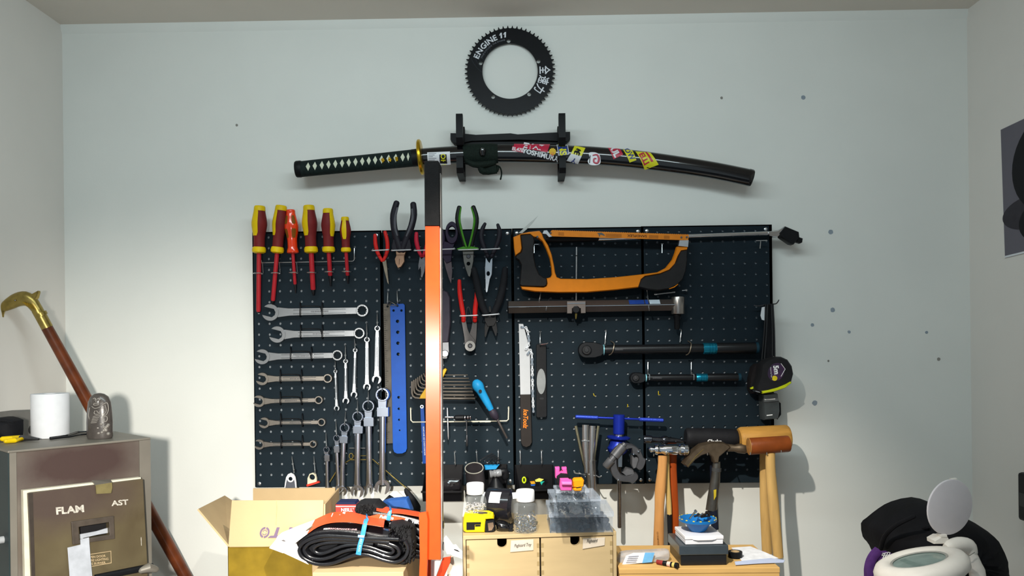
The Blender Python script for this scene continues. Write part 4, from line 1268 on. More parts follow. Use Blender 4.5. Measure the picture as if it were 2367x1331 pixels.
chain(D2([(172, 136), (212, 140), (228, 175), (236, 235), (240, 285), (212, 328)]), 6)
chain(D2([(226, 376), (258, 335), (265, 400), (267, 480), (270, 620), (273, 760), (278, 880)]), 13)
t = T('flat_black_tool', 'flat black bar tool with a grey oval badge beside the chain whip', 'hand tool', D2(345, 935) + (26,))
t.add('body', MB().plate(D2([(303, 292), (312, 285), (382, 283), (390, 292), (396, 915), (388, 928), (312, 932), (302, 918)]), 34, 8, 1.5), BLACK)
t.add('badge', MB().plate(circ(*D2(346, 614), 10.4, 28, 29.5), 35, 1.5, .3), mat('badge_grey', '7c7f80', .45, .3))
t.add('slot', MB().plate(rrect(*D2(332, 755), *D2(368, 773), 1.8), 34.4, .6, .1), mat('slot_grey', '26282b', .5))
hook('wire hook carrying the flat black tool', *D2(338, 178), *D2(336, 292), group='zinc wire hooks, third panel', d1=40, lip=4)
solo('wire_peg', 'short horizontal wire peg beside the flat black tool', 'peg', MB().tube([D2(340, 288) + (42, 1.1), D2(395, 282) + (46, 1.1), D2(405, 276) + (48, 1.1)], 7, cap='round'), WIRE)

# ------------------------------------------------------------------ hacksaw
SAWO = mat('saw_orange', 'd97c10', .42, var=.05)
SAWK = mat('saw_black_grip', '201f20', .6, var=.12, bump=.08)
t = T('hacksaw', 'orange hacksaw with black moulded grip hung upside down', 'hacksaw', C6(700, 860) + (40,))
fr = [(120, 265), (200, 228), (290, 208), (400, 197), (425, 225), (442, 270), (492, 350), (530, 450), (556, 570), (566, 640), (585, 690), (625, 706), (900, 710), (1200, 690), (1480, 660), (1650, 638), (1745, 588), (1815, 500), (1845, 420), (1860, 366), (1975, 372), (1968, 402), (1905, 412),
      (1870, 470), (1840, 550), (1780, 615), (1680, 655), (1520, 682), (1480, 715), (1465, 760), (1452, 797), (1200, 826), (900, 851), (600, 853), (350, 843), (215, 820), (198, 785), (440, 797), (470, 785), (480, 760), (472, 702), (515, 692), (530, 660), (524, 580), (508, 490), (470, 390), (430, 310), (385, 275), (330, 262),
      (300, 236), (200, 242), (206, 310), (214, 385), (200, 425), (142, 466), (128, 380)]
t.add('frame', MB().plate(C6(fr), 64, 16, 3), SAWO)
t.add('rear_grip', MB().plate(C6([(196, 246), (250, 236), (308, 234), (338, 262), (348, 300), (338, 400), (340, 470), (362, 580), (398, 660), (440, 690), (475, 702), (482, 740), (476, 775), (452, 793), (320, 790), (205, 785), (188, 765), (195, 680), (205, 560), (180, 510), (146, 490), (150, 464), (205, 425), (216, 388), (206, 310)]), 68, 24, 4), SAWK)
t.add('front_grip', MB().plate(C6([(1900, 412), (1972, 400), (1968, 520), (1955, 620), (1925, 710), (1862, 775), (1780, 815), (1650, 832), (1540, 818), (1452, 797), (1466, 745), (1482, 712), (1520, 684), (1680, 656), (1785, 612), (1848, 530)]), 68, 24, 4), SAWK)
t.add('accent', MB().tube([C6(1775, 815) + (68, .8), C6(1830, 795) + (68.5, 1.2), C6(1870, 765) + (68, .8)], 6), SAWO)
bl = [(505, 222), (530, 192)]
x = 540
n = 64
for i in range(n):
    xx = 535 + (1980 - 535) * i / n
    yy = 194 + (240 - 194) * (xx - 535) / 1445
    bl += [(xx, yy), (xx + 8, yy - 5)]
bl += [(1985, 242), (1978, 298), (1870, 296), (1200, 276), (540, 258), (505, 255)]
b = t.add('blade', MB().plate(C6(bl), 58, 1.6, 0.2), mat('blade_orange', 'd07a22', .4, .2, var=.08))
bi = mat('blade_print', '6d3c12', .5)
t.add('lettering', MB().text('SANDFLEX', *C6(1435, 254), 58, 5.2, 182, bold=.03, wid=1.25), bi, parent=b)
m = MB()
for (x0, x1) in ((600, 660), (1100, 1270), (1560, 1660), (1720, 1780)):
    for k in range(3):
        y = 215 + 12 * k + (x0 - 535) / 1445 * 46
        m.plate(C6([(x0, y), (x1, y + 3), (x1, y + 7), (x0, y + 4)]), 58.3, .3, 0)
t.add('print_line', m, bi, parent=b)
t.add('fish_mark', MB().plate(C6([(1010, 222), (1060, 218), (1090, 240), (1092, 256), (1070, 246), (1040, 240), (1042, 258), (1030, 258), (1028, 240)]), 58.4, .4, 0), mat('grey_mark', '5d5b58', .5), parent=b)
for p in ((518, 222), (1905, 268), (1962, 266)):
    t.add('blade_pin', MB().lathe(C6(*p) + (54,), C6(*p) + (60,), [(0, 2.6), (1, 2.2)], 10), DSTEEL)
t.add('tension_mount', MB().plate(C6([(445, 195), (480, 192), (520, 245), (540, 258), (500, 268), (470, 235), (430, 230)]), 60, 8, 1), STEEL)
t.add('front_mount', MB().plate(C6([(1885, 298), (1985, 296), (1978, 372), (1872, 360)]), 62, 12, 1), STEEL)
t.add('tension_screw', MB().lathe(C6(362, 272) + (60,), C6(378, 262) + (72,), [(0, 2.5), (1, 2.5)], 8), DSTEEL)
# scraper card behind the saw
solo('scraper_card', 'thin pale plastic wedge sticking up behind the hacksaw', 'scraper', MB().plate(C6([(178, 222), (300, 110), (385, 38), (330, 110), (262, 185), (215, 225)]), 40, 1.5, .3), mat('pale_plastic', 'c3c7c4', .4, trans=.2))
hook('wire hook under the hacksaw frame', *C6(418, 800), *C6(398, 945), group='hooks of saw and gauge bar', d1=46, lip=4)
for a, b_, lab in (((300, 343), (390, 343), 'wire peg inside the hacksaw handle'), ((1690, 335), (1712, 335), 'wire peg under the right end of the saw blade')):
    x = (a[0] + b_[0]) / 2
    solo('wire_peg', lab, 'peg', MB().tube([C6(a[0], a[1]) + (40, 1.2), C6(x, 343) + (40, 1.2), C6(b_[0], b_[1]) + (40, 1.2)], 6).tube([C6(x, 343) + (22, 1.3), C6(x - 2, 345) + (40, 1.3), C6(x - 2, 435) + (44, 1.3)], 6), WIRE, 'wire pegs by the hacksaw')

# ------------------------------------------------------------------ breaker bar
t = T('breaker_bar', 'long chrome breaker bar with black swivel head overhanging the board', 'breaker bar', (1560, 560, 34))
t.add('bar', MB().tube([(1375, 553, 38, 4.2), (1600, 545.5, 38, 4.4), (1780, 539, 38, 4.6), (1800, 536.5, 38, 6), (1812, 533, 38, 8)], 14), CHROME)
t.add('grip', MB().tube([(1262, 553, 38, 6.5), (1268, 553, 38, 8), (1378, 550, 38, 8), (1384, 550, 38, 6)], 16), BLACK)
t.add('head_fork', MB().plate(D4([(365, 95), (420, 88), (462, 60), (472, 75), (440, 110), (420, 128), (368, 122)]), 46, 12, 2), CHROME)
t.add('swivel_head', MB().plate(D4([(435, 100), (468, 60), (552, 95), (556, 130), (520, 172), (500, 168), (438, 125)]), 50, 20, 2.5), BLACK)
t.add('square_drive', MB().plate(D4([(545, 125), (575, 135), (572, 160), (560, 166), (534, 158)]), 44, 10, 1), BLACK)
m = MB().tube([D4(285, 150) + (44, 1.2), D4(355, 148) + (44, 1.2)], 6).tube([D4(315, 150) + (20, 1.2), D4(315, 152) + (42, 1.2), D4(311, 198) + (46, 1.2)], 6)
solo('wire_peg', 'wire peg under the chrome breaker bar at the board corner', 'peg', m, WIRE, 'wire pegs by the hacksaw')

# ------------------------------------------------------------------ hanger alignment gauge
t = T('alignment_gauge', 'long dark steel square bar gauge with sliding bracket and cylinder end', 'gauge', C6(1000, 1080) + (34,))
GB = mat('gauge_bar_steel', '6a625e', .36, .8, var=.08, scale=20)
m = MB()
A, B = P(*C6(72, 1010), 52), P(*C6(1830, 985), 52)
t.add('square_bar', m.wlathe(A, B, [(0, .0135), (1, .0125)], 4), GB, smooth=0)
t.add('bar_edge', MB().sweep([A + Vector((0, -.0135, 0)), B + Vector((0, -.0125, 0))], [.0009, .0009], seg=6), CHROME)
t.add('bar_end', MB().wlathe(A - (B - A).normalized() * .003, A, [(0, .0125), (1, .014)], 4), BLACK, smooth=0)
t.add('end_cylinder', MB().lathe(C6(1868, 900) + (52,), C6(1868, 1082) + (52,), [(0, 14.4), (.03, 15), (.97, 15), (1, 14.4)], 28), mat('turned_steel', '9a9490', .28, .9, var=.08, scale=15, stretch=(8, 8, 1)))
t.add('stud', MB().lathe(C6(1860, 1080) + (52,), C6(1858, 1245) + (50,), [(0, 7.5), (.1, 9), (.2, 7), (.9, 6.4), (1, 5)], 16), BLACK)
t.add('slider_bracket', MB().plate(C6([(690, 945), (890, 942), (890, 1072), (838, 1074), (836, 1020), (745, 1022), (745, 1076), (692, 1076)]), 68, 30, 1), GB)
t.add('bracket_edge', MB().tube([C6(695, 968) + (69, 1.2), C6(885, 966) + (69, 1.2)], 6), CHROME)
t.add('clamp_knob', MB().lathe(C6(788, 1035) + (60,), C6(788, 1035) + (82,), [(0, 9), (.8, 9), (1, 7)], 12), BLACK)
t.add('probe_rod', MB().tube([C6(793, 372) + (38, 1.8), C6(790, 700) + (38, 1.8), C6(788, 955) + (38, 1.8)], 8), STEEL)
t.add('rod_ring', MB().lathe(C6(791, 460) + (38,), C6(791, 468) + (38,), [(0, 2.4), (1, 2.4)], 10), INKK)
t.add('brass_tip', MB().lathe(C6(788, 1076) + (58,), C6(786, 1135) + (58,), [(0, 3), (.5, 2.6), (1, 1)], 10), BRASS)


def gface(u0, u1, lift, col, lab=None):
    """label on the upper front face of the square bar"""
    q = []
    for x, y in ((u0, 934), (u1, 931), (u1 + 2, 982), (u0 + 3, 985)):
        u, v = C6(x, y)
        f = (x - 72) / 1758
        q.append((u, v, f))
    vs = []
    for (u, v, f), top in zip(q, (1, 1, 0, 0)):
        c = A + (B - A) * f
        r = .0135 - .001 * f
        n = Vector((0, -1, 1)).normalized()
        p = c + (Vector((0, 0, r * .93)) + Vector((0, -r * .07, 0)) if top else Vector((0, -r * .85, r * .15)))
        vs.append(p + n * lift)
    return t.add('label', MB().add(vs, [(0, 1, 2, 3)]), col, label=lab, smooth=0)


gface(1345, 1505, .0006, mat('label_blue', '1f3c86', .5), 'blue printed label')
gface(1515, 1548, .0006, mat('label_blue2', '20408c', .5))
gface(1560, 1672, .0006, mat('label_pale', 'b7c6d2', .5), 'pale printed label')
m = MB()
for k in range(3):
    m.plate(C6([(1368, 946 + 12 * k), (1480 - 15 * k, 944 + 12 * k), (1480 - 15 * k, 948 + 12 * k), (1368, 950 + 12 * k)]), 60, .3, 0)
hook('wire hook at the left end of the square bar gauge', *C6(500, 925), *C6(470, 1040), group='hooks of saw and gauge bar', d1=68, lip=4)
hook('wire hook at the labels of the square bar gauge', *C6(1537, 795), *C6(1562, 1040), group='hooks of saw and gauge bar', d1=68, lip=4)
t = T('loose_bolt', 'long steel bolt stuck in the board under the saw tip', 'bolt', C6(1720, 875) + (30,), 'bolts stuck in the board')
t.add('shank', MB().lathe(C6(1640, 873) + (42,), C6(1836, 850) + (36,), [(0, 2.2), (1, 2)], 10), STEEL)
t.add('head', MB().lathe(C6(1616, 875) + (42,), C6(1642, 873) + (42,), [(0, 2.4), (.2, 3.4), (.8, 3.4), (1, 3)], 12), CHROME)
t = T('loose_bolt', 'small bolt stuck in the board right of the long bolt', 'bolt', C6(1945, 840) + (30,), 'bolts stuck in the board')
t.add('shank', MB().lathe(C6(1912, 832) + (30,), C6(1958, 829) + (32,), [(0, 1.2), (1, 1.2)], 8), STEEL)
t.add('head', MB().lathe(C6(1950, 830) + (32,), C6(1970, 829) + (34,), [(0, 3), (1, 2.6)], 10), STEEL)

# ------------------------------------------------------------------ torque wrenches
TB = mat('torque_black', '131417', .33, .2, var=.1)
CYM = mat('cyan_anodised', '1b7f9c', .25, .8, var=.06)
CYR = mat('cyan_ring', '7fb7c4', .35, .3)


def torque(label, hc, R, L, d, tube, sleeve, grip, end, ring):
    """coordinates in the D3 crop"""
    t = T('torque_wrench', label, 'torque wrench', D3((tube[0] + grip) / 2, hc[1] + R) + (d - 12,), 'torque wrenches')
    f = lambda x: hc[1] + (x - hc[0]) * tube[3]
    n = 12
    o = [(hc[0] + R * math.cos(a), hc[1] + R * math.sin(a)) for a in [math.pi / 2 + k * math.pi / n for k in range(n + 1)]]
    o += [(hc[0] + L * .5, f(hc[0]) - R * .97), (hc[0] + L * .85, f(hc[0]) - R * .75), (hc[0] + L, f(hc[0]) - R * .45), (hc[0] + L, f(hc[0]) + R * .45), (hc[0] + L * .85, f(hc[0]) + R * .75), (hc[0] + L * .5, f(hc[0]) + R * .97)]
    h = t.add('ratchet_head', MB().plate(D3(o), d + 9, 18, 3), TB)
    t.add('drive_disc', MB().lathe(D3(hc[0] + R * .05, hc[1]) + (d + 8,), D3(hc[0] + R * .05, hc[1]) + (d + 13,), [(0, R / 4.08 * .62), (.7, R / 4.08 * .62), (1, R / 4.08 * .5)], 24), TB, parent=h)
    t.add('drive_hub', MB().lathe(D3(hc[0] + R * .05, hc[1]) + (d + 12,), D3(hc[0] + R * .05, hc[1]) + (d + 16,), [(0, R / 4.08 * .3), (1, R / 4.08 * .25)], 16), mat('hub_black', '1d1e21', .3), parent=h)
    k = 1 / 4.081
    cyl = lambda x0, x1, r, prof=None: MB().lathe(D3(x0, f(x0)) + (d,), D3(x1, f(x1)) + (d,), prof or [(0, r * k * .96), (.03, r * k), (.97, r * k), (1, r * k * .96)], 24)
    t.add('colour_ring', cyl(ring, ring + 10, tube[2] * 1.08), CYR)
    t.add('tube', cyl(tube[0], tube[1], tube[2]), TB)
    r = sleeve[2] * k
    s = t.add('blue_sleeve', cyl(sleeve[0], sleeve[1], 0, [(0, r * .92), (.05, r), (.4, r), (.42, r * .93), (.46, r * .93), (.48, r), (.6, r), (.62, r * .93), (.66, r * .93), (.68, r), (.82, r), (.84, r * .93), (.88, r * .93), (.9, r), (1, r * .95)]), CYM)
    t.add('grip', cyl(sleeve[1], grip, sleeve[2] * .98), TB)
    t.add('end_cap', cyl(grip - 22, grip + 4, sleeve[2] * .99), mat('navy_cap', '12303d', .4))
    t.add('lettering', MB().text(end[0], *D3(end[1], f(end[1])), d + tube[2] * k, end[2], -.5, bold=.02, wid=1.1), mat('faint_print', end[3], .5))
    return t


torque('larger torque wrench with blue sleeve, upper of the two', (225, 281), 76, 165, 46, (398, 1330, 46, -.012), (1325, 1450, 55), 1840, ('SHIMANO', 535, 2.6, '55565a'), 384)
torque('smaller torque wrench with blue sleeve, lower of the two', (690, 545), 52, 95, 44, (800, 1265, 33, -.006), (1260, 1365, 39), 1676, ('SHIMANO', 895, 3.0, '8c8a7a'), 783)
for (a, b, lab) in (((412, 95), (400, 235), 'wire hook at the head of the larger torque wrench'), ((1122, 90), (1108, 215), 'wire hook at the middle of the larger torque wrench')):
    hook(lab, *D3(*a), *D3(*b), group='hooks of the torque wrenches', d1=34, lip=2)
for (x, lab) in ((485, 'wire loop round the neck of the larger torque wrench'), (1212, 'wire loop at the sleeve end of the larger torque wrench')):
    solo('wire_hook', lab, 'hook', MB().tube([D3(x - 30, 195) + (20, 1.2), D3(x, 215) + (50, 1.2), D3(x + 2, 240) + (61, 1.2), D3(x - 8, 290) + (62, 1.2), D3(x - 25, 318) + (56, 1.2), D3(x - 45, 328) + (50, 1.1)], 7, sm=3, cap='round'), mat('old_wire', '8b7f6f', .4, .7), 'hooks of the torque wrenches')
for (a, b, lab) in (((807, 398), (822, 560), 'wire hook at the head of the smaller torque wrench'), ((1215, 398), (1240, 560), 'wire hook at the sleeve of the smaller torque wrench')):
    u, v = D3(*a); u2, v2 = D3(*b)
    solo('wire_hook', lab, 'hook', MB().tube([(u, v - 2, 18, 1.2), (u, v, 28, 1.2), (u, v + 20, 34, 1.2), (u, v + 28, 48, 1.2), (u2, v2 - 12, 56, 1.2), (u2, v2, 54, 1.2)], 7, sm=3, cap='round'), WIRE, 'hooks of the torque wrenches')
# small yellow wall plugs left in the board
YP = mat('plug_yellow', 'b9a21d', .5)
for p, lab in ((((292, 690), (300, 712), (312, 718)), 'yellow stub left in the board, nearest the blue T-handle'), (((615, 792), (618, 815), (610, 818)), 'yellow stub left in the board beside the panel seam'), (((906, 668), (907, 702), (922, 704)), 'yellow stub left in the board under the smaller torque wrench')):
    solo('yellow_stub', lab, 'stub', MB().tube([D3(*p[0]) + (26, .9), D3(*p[1]) + (27, .9), D3(*p[2]) + (24, .9)], 6), YP, 'yellow stubs in the board')

# ------------------------------------------------------------------ tape measures at the board's right edge
LIME = mat('lime_rubber', 'b9c21a', .5)
t = T('tape_measure', 'black and lime 5m tape measure hanging at the board edge', 'tape measure', D4(400, 1092) + (60,), 'hanging tape measures')
t.add('case', MB().plate(D4([(322, 910), (350, 885), (400, 866), (445, 864), (485, 882), (512, 922), (521, 970), (508, 1020), (470, 1050), (400, 1078), (322, 1090), (290, 1075), (292, 1045), (312, 985)]), 95, 34, 6), mat('tape_case', '1c1c1e', .55, var=.1, bump=.05))
t.add('bumper', MB().plate(D4([(318, 1074), (360, 1068), (420, 1052), (468, 1032), (500, 1014), (510, 1024), (470, 1056), (400, 1080), (330, 1092)]), 97, 36, 3), LIME)
lb = t.add('label', MB().plate(circ(*D4(410, 958), 18.5, 24, 22, rot=.5), 95.5, 1, .2), mat('label_dark', '23232e', .3, var=.6, scale=60, col2='4a2a52'))
t.add('lettering', MB().text('5m', *D4(412, 944), 96, 11.5, 82, bold=.04), INKW, parent=lb)
t.add('lettering', MB().text('Measuring Tape', *D4(380, 960), 96, 2.6, 84), INKW, parent=lb)
t.add('seal', MB().lathe(D4(401, 996) + (95,), D4(401, 996) + (97,), [(0, 6), (1, 6)], 16), mat('seal_yellow', 'cdb91c', .4), parent=lb)
t.add('rim_line', MB().tube([D4(440, 905) + (96.3, .7), D4(466, 940) + (96.3, .7), D4(440, 985) + (96.3, .7)], 6), INKW, parent=lb)
t.add('tape_hook', MB().plate(D4([(250, 1056), (278, 1044), (280, 1060), (255, 1064)]), 70, 3, .5), LIME)
t.add('tape_lip', MB().plate(D4([(282, 1072), (315, 1078), (312, 1086), (285, 1080)]), 92, 20, .5), STEEL)
t = T('tape_measure', 'plain black tape measure half hidden behind the lime one', 'tape measure', D4(290, 1095) + (34,), 'hanging tape measures')
t.add('case', MB().plate(D4([(268, 930), (290, 908), (330, 905), (345, 960), (345, 1085), (262, 1092), (250, 1060), (252, 1000)]), 58, 24, 4), mat('tape_case_brown', '1a1718', .6))
t = T('tape_measure', 'small grey tape measure hanging lowest at the board edge', 'tape measure', D4(380, 1256) + (34,), 'hanging tape measures')
t.add('case', MB().plate(D4([(330, 1098), (420, 1090), (432, 1140), (434, 1200), (425, 1245), (340, 1255), (335, 1200)]), 66, 34, 4), mat('grey_case', '3d4142', .4, var=.1))
t.add('top_band', MB().plate(D4([(332, 1098), (422, 1092), (428, 1138), (336, 1146)]), 68, 36, 2), mat('grey_band', '6a6e70', .35, .4))
t.add('print_line', MB().plate(D4([(340, 1124), (405, 1120), (405, 1126), (340, 1130)]), 68.4, .4, 0), INKW)
t.add('print_line', MB().plate(D4([(352, 1222), (388, 1218), (388, 1224), (352, 1228)]), 66.4, .4, 0), INKW)
t.add('belt_clip', MB().plate(D4([(410, 1125), (440, 1150), (442, 1220), (420, 1250), (412, 1230)]), 48, 6, 1), BLACK)
m = MB().tube([D4(275, 548) + (40, 1.3), D4(300, 552) + (40, 1.3), D4(335, 546) + (40, 1.3), D4(385, 540) + (60, 1.4), D4(412, 536) + (68, 1.4), D4(427, 515) + (74, 1.3)], 7, sm=3, cap='round').tube([D4(335, 540) + (18, 1.4), D4(335, 546) + (40, 1.4)], 7)
solo('wire_hook', 'dark forked wire hook carrying the tape measures', 'hook', m, DSTEEL)
t = T('wrist_straps', 'bundle of black cord loops holding the tape measures on the hook', 'cord', D4(360, 915) + (44,))
for (a, b, dd) in (((345, 540), (318, 910), 48), ((356, 542), (335, 900), 54), ((380, 540), (385, 870), 62), ((390, 538), (402, 870), 66)):
    t.add('cord', MB().tube([D4(*a) + (dd, 1.8), D4((a[0] + b[0]) / 2 + 3, (a[1] + b[1]) / 2) + (dd + 1, 1.8), D4(*b) + (dd, 1.8)], 7, sm=3), BLKWIRE)
t.add('strap_band', MB().plate(D4([(340, 548), (395, 544), (398, 700), (400, 860), (335, 880), (335, 700)]), 46, 3, .5), BLACKM)
solo('white_tag', 'small white paper tag hanging beside the black cords', 'tag', MB().plate(D4([(322, 560), (340, 556), (338, 640), (322, 636), (314, 610)]), 52, .6, .1), PAPER)

# ------------------------------------------------------------------ cup remover, bearing press, tube cutter
t = T('cup_remover', 'polished steel cup remover tube with splayed fingers', 'bike tool', (1366, 1152, 50))
PIPE = mat('polished_pipe', 'b9b5b2', .2, .95, var=.06, scale=8)
t.add('tube', MB().tube([D5(222, 420) + (66, 12.6), D5(225, 600) + (66, 12.6), D5(228, 740) + (66, 12.6)], 20), PIPE)
for a, b, c, w, dd in (((105, 150), (165, 420), (195, 500), 3.4, 62), ((183, 142), (183, 300), (195, 520), 7.6, 72), ((238, 150), (232, 300), (225, 520), 6.8, 74), ((283, 150), (252, 380), (240, 500), 3.2, 62)):
    t.add('finger', MB().tube([D5(*a) + (dd, w, 2), D5(*b) + (dd + 1, w, 2.4), D5(*c) + (dd, w * .9, 3)], 10, sm=3), PIPE if w > 5 else mat('edge_steel', '8f8a72', .3, .85))
t.add('collar_step', MB().plate(D5([(150, 262), (252, 262), (250, 275), (152, 275)]), 76, 10, 1), PIPE)
m = MB().tube([D5(92, 505) + (60, 1.3), D5(100, 520) + (60, 1.3), D5(150, 528) + (60, 1.3), D5(178, 545) + (84, 1.3), D5(180, 550) + (88, 1.5)], 7, sm=3, cap='round').tube([D5(255, 528) + (60, 1.3), D5(285, 552) + (80, 1.3), D5(305, 545) + (86, 1.4)], 7, sm=3, cap='round')
m.tube([D5(132, 500) + (20, 1.3), D5(132, 522) + (58, 1.3), D5(160, 530) + (60, 1.2), D5(262, 530) + (60, 1.2)], 7)
solo('wire_hook', 'forked wire hook gripping the splayed steel tube', 'hook', m, WIRE, 'zinc wire hooks, lower right')

t = T('bearing_press', 'blue T-handled bearing press with long steel screw', 'bearing press', (1432, 1222, 70))
PBL = mat('press_blue', '1a2f9e', .3, .5, var=.06)
PBLK = mat('press_blue_knurl', '3048b8', .4, .6, var=.1, scale=400, bump=.3, bscale=600)
d = 58
t.add('crossbar', MB().lathe(D5(105, 78) + (d,), D5(795, 106) + (d,), [(0, 2), (.01, 2.6), (.99, 2.6), (1, 2)], 12), PBL)
for a, b in (((102, 78), (282, 86)), ((605, 99), (796, 107))):
    t.add('knurled_end', MB().lathe(D5(*a) + (d,), D5(*b) + (d,), [(0, 3.4), (.03, 4.6), (.97, 4.6), (1, 3.2)], 14), PBLK)
t.add('hub', MB().lathe(D5(445, 62) + (d,), D5(443, 214) + (d,), [(0, 12.2), (.03, 13.4), (.97, 13), (1, 12)], 26), PBL)
t.add('bearing_race', MB().lathe(D5(443, 212) + (d,), D5(443, 232) + (d,), [(0, 10), (.2, 11), (.8, 11), (1, 12)], 24), CHROME)
t.add('flange', MB().lathe(D5(443, 230) + (d,), D5(441, 262) + (d,), [(0, 22), (.25, 27), (.6, 26), (1, 16)], 30), PBL)
t.add('nut', MB().lathe(D5(441, 260) + (d,), D5(430, 375) + (d,), [(0, 14), (.1, 18), (.4, 20), (.6, 24), (.8, 22), (1, 14)], 12), PBL)
t.add('screw', MB().lathe(D5(445, 360) + (d,), D5(450, 952) + (d,), [(0, 5), (.985, 5), (1, 4)], 14), mat('threaded_steel', '7d7a7a', .3, .9, var=.3, scale=50, stretch=(1, 1, 40)))

t = T('tube_cutter', 'grey clamp-shaped saw guide hanging over the blue press', 'saw guide', (1448, 1115, 90))
CUT = mat('grey_casting', '4b4b4e', .42, .5, var=.1, bump=.05)
o = []
for i in range(25):
    a = math.radians(-40 + 290 * i / 24)
    o.append((505 + 140 * math.cos(a - .4), 450 - 146 * math.sin(a - .4)))
inn = []
for i in range(17):
    a = math.radians(250 - 290 * i / 16)
    inn.append((505 + 84 * math.cos(a - .4), 455 - 86 * math.sin(a - .4)))
t.add('clamp_ring', MB().plate(D5(catmull([(480, 300), (560, 305), (615, 345), (640, 400), (660, 420), (640, 480), (610, 500), (580, 480), (600, 420), (585, 385), (550, 370), (545, 330), (490, 345), (445, 375), (430, 420), (435, 480), (460, 530), (500, 545), (545, 540), (580, 520), (600, 545), (590, 575), (550, 610), (535, 595), (480, 592), (425, 575), (385, 520), (375, 450), (390, 385), (430, 330)], 2)), 118, 34, 3), CUT)
t.add('clamp_pad', MB().plate(D5([(548, 385), (600, 400), (598, 470), (560, 490), (546, 460)]), 112, 26, 2), mat('pad_grey', '5c5c5f', .45, .3))
t.add('clamp_pad', MB().plate(D5([(470, 520), (510, 485), (560, 500), (570, 530), (500, 545)]), 112, 26, 2), mat('pad_grey', '5c5c5f', .45, .3))
t.add('barrel_knob', MB().lathe(D5(345, 468) + (116,), D5(492, 290) + (116,), [(-.06, 3), (-.05, 8), (0, 10), (.28, 10), (.29, 7), (.44, 7), (.45, 11.6), (.9, 11.6), (.92, 6), (1, 6), (1.02, 4)], 18), mat('knob_grey', '67676a', .35, .6))
t.add('key_blade', MB().plate(D5([(438, 376), (472, 376), (470, 474), (440, 474)]), 121, 5, .6), mat('blade_grey', '5d656e', .35, .6))
for p in ((452, 374), (560, 373), (598, 352), (440, 574), (662, 412)):
    t.add('bolt', MB().lathe(D5(*p) + (112,), D5(*p) + (124,), [(0, 2.6), (.7, 2.6), (1, 1.4)], 10), CHROME)

# ------------------------------------------------------------------ hammers
ASH = mat('ash_handle', 'c08a52', .5, var=.12, scale=18, stretch=(6, 6, 1), bump=.05)
PALE = mat('pale_handle', 'c9a866', .5, var=.1, scale=18, stretch=(6, 6, 1))
REDW = mat('redwood_handle', '9a4216', .4, var=.15, scale=18, stretch=(6, 6, 1))
BEECH = mat('beech_handle', 'c09a5e', .5, var=.12, scale=18, stretch=(6, 6, 1))
HG = 'hammers along the lower right of the board'
t = T('ball_pein_hammer', 'chrome ball-pein hammer with long ash handle, front of the pair', 'hammer', D5(760, 1180) + (90,), HG)
t.add('head', MB().lathe(D5(676, 336) + (112,), D5(988, 338) + (112,), [(0, 1.5), (.02, 4.5), (.05, 6.6), (.09, 6.8), (.12, 5), (.14, 5), (.16, 11), (.22, 12.6), (.26, 9.5), (.34, 9), (.42, 12), (.70, 12), (.76, 10), (.80, 13), (.86, 13.4), (.88, 11.6), (.90, 13.4), (.98, 13.4), (1, 12)], 22), CHROME)
t.add('handle', MB().tube([D5(790, 385) + (112, 11, 8), D5(785, 480) + (112, 10.5, 8), D5(770, 650) + (112, 12.5, 9), D5(763, 800) + (112, 11, 9), D5(758, 1000) + (112, 12, 9), D5(754, 1175) + (112, 12.5, 9)], 16, sm=3), ASH)
t.add('lettering', MB().text('GORDON BROS CO', *D5(752, 1052), 121.6, 3.6, -94, wid=.9), mat('brown_stamp', '5a3a1e', .6))
t = T('ball_pein_hammer', 'dark chrome hammer with red-brown handle, behind the front pair', 'hammer', D5(880, 1110) + (60,), HG)
t.add('head', MB().lathe(D5(640, 255) + (78,), D5(972, 272) + (78,), [(0, 9), (.02, 9.6), (.18, 9.6), (.2, 7), (.4, 6.5), (.43, 9), (.46, 10.5), (.54, 10.5), (.58, 8), (.72, 7), (.8, 6), (.99, 3), (1, 2)], 18), mat('dark_chrome', '55565c', .18, .95, var=.2))
t.add('handle', MB().tube([D5(868, 300) + (78, 10, 8), D5(866, 500) + (78, 10, 8), D5(875, 700) + (78, 10.5, 8), D5(885, 900) + (78, 9.5, 8), D5(878, 1090) + (78, 8.5, 8)], 16, sm=3), REDW)
t = T('tack_hammer', 'pale wooden handle with black lower grip between the two hammers', 'hammer', D5(845, 1160) + (80,), HG)
t.add('handle', MB().tube([D5(822, 380) + (94, 6, 5), D5(824, 560) + (94, 6, 5), D5(838, 760) + (94, 6, 5), D5(842, 850) + (94, 5.5, 5)], 12, sm=3), PALE)
t.add('lower_grip', MB().tube([D5(842, 845) + (94, 5.8, 5), D5(845, 1000) + (94, 5, 5), D5(846, 1155) + (94, 4.5, 5)], 12), BLACKM)
t.add('head', MB().lathe(D5(760, 330) + (90,), D5(900, 335) + (90,), [(0, 5), (.2, 7), (.8, 7), (1, 6)], 14), DSTEEL)
# rubber mallet
t = T('rubber_mallet', 'black rubber mallet with white lettering behind the claw hammer', 'mallet', D5(1180, 960) + (50,), HG)
t.add('head', MB().lathe(D5(968, 242) + (78,), D5(1380, 250) + (78,), [(0, 19), (.02, 21.5), (.05, 22.5), (.1, 22), (.5, 23), (.9, 22), (.96, 21), (1, 19)], 28), RUBBER)
t.add('lettering', MB().text('Clarke', *D5(1198, 272), 101, 8.6, 0, bold=.03), INKW)
t.add('handle', MB().tube([D5(1180, 300) + (74, 8, 7), D5(1190, 600) + (74, 8, 7), D5(1200, 960) + (74, 9, 7)], 14), mat('navy_handle', '151a28', .5))
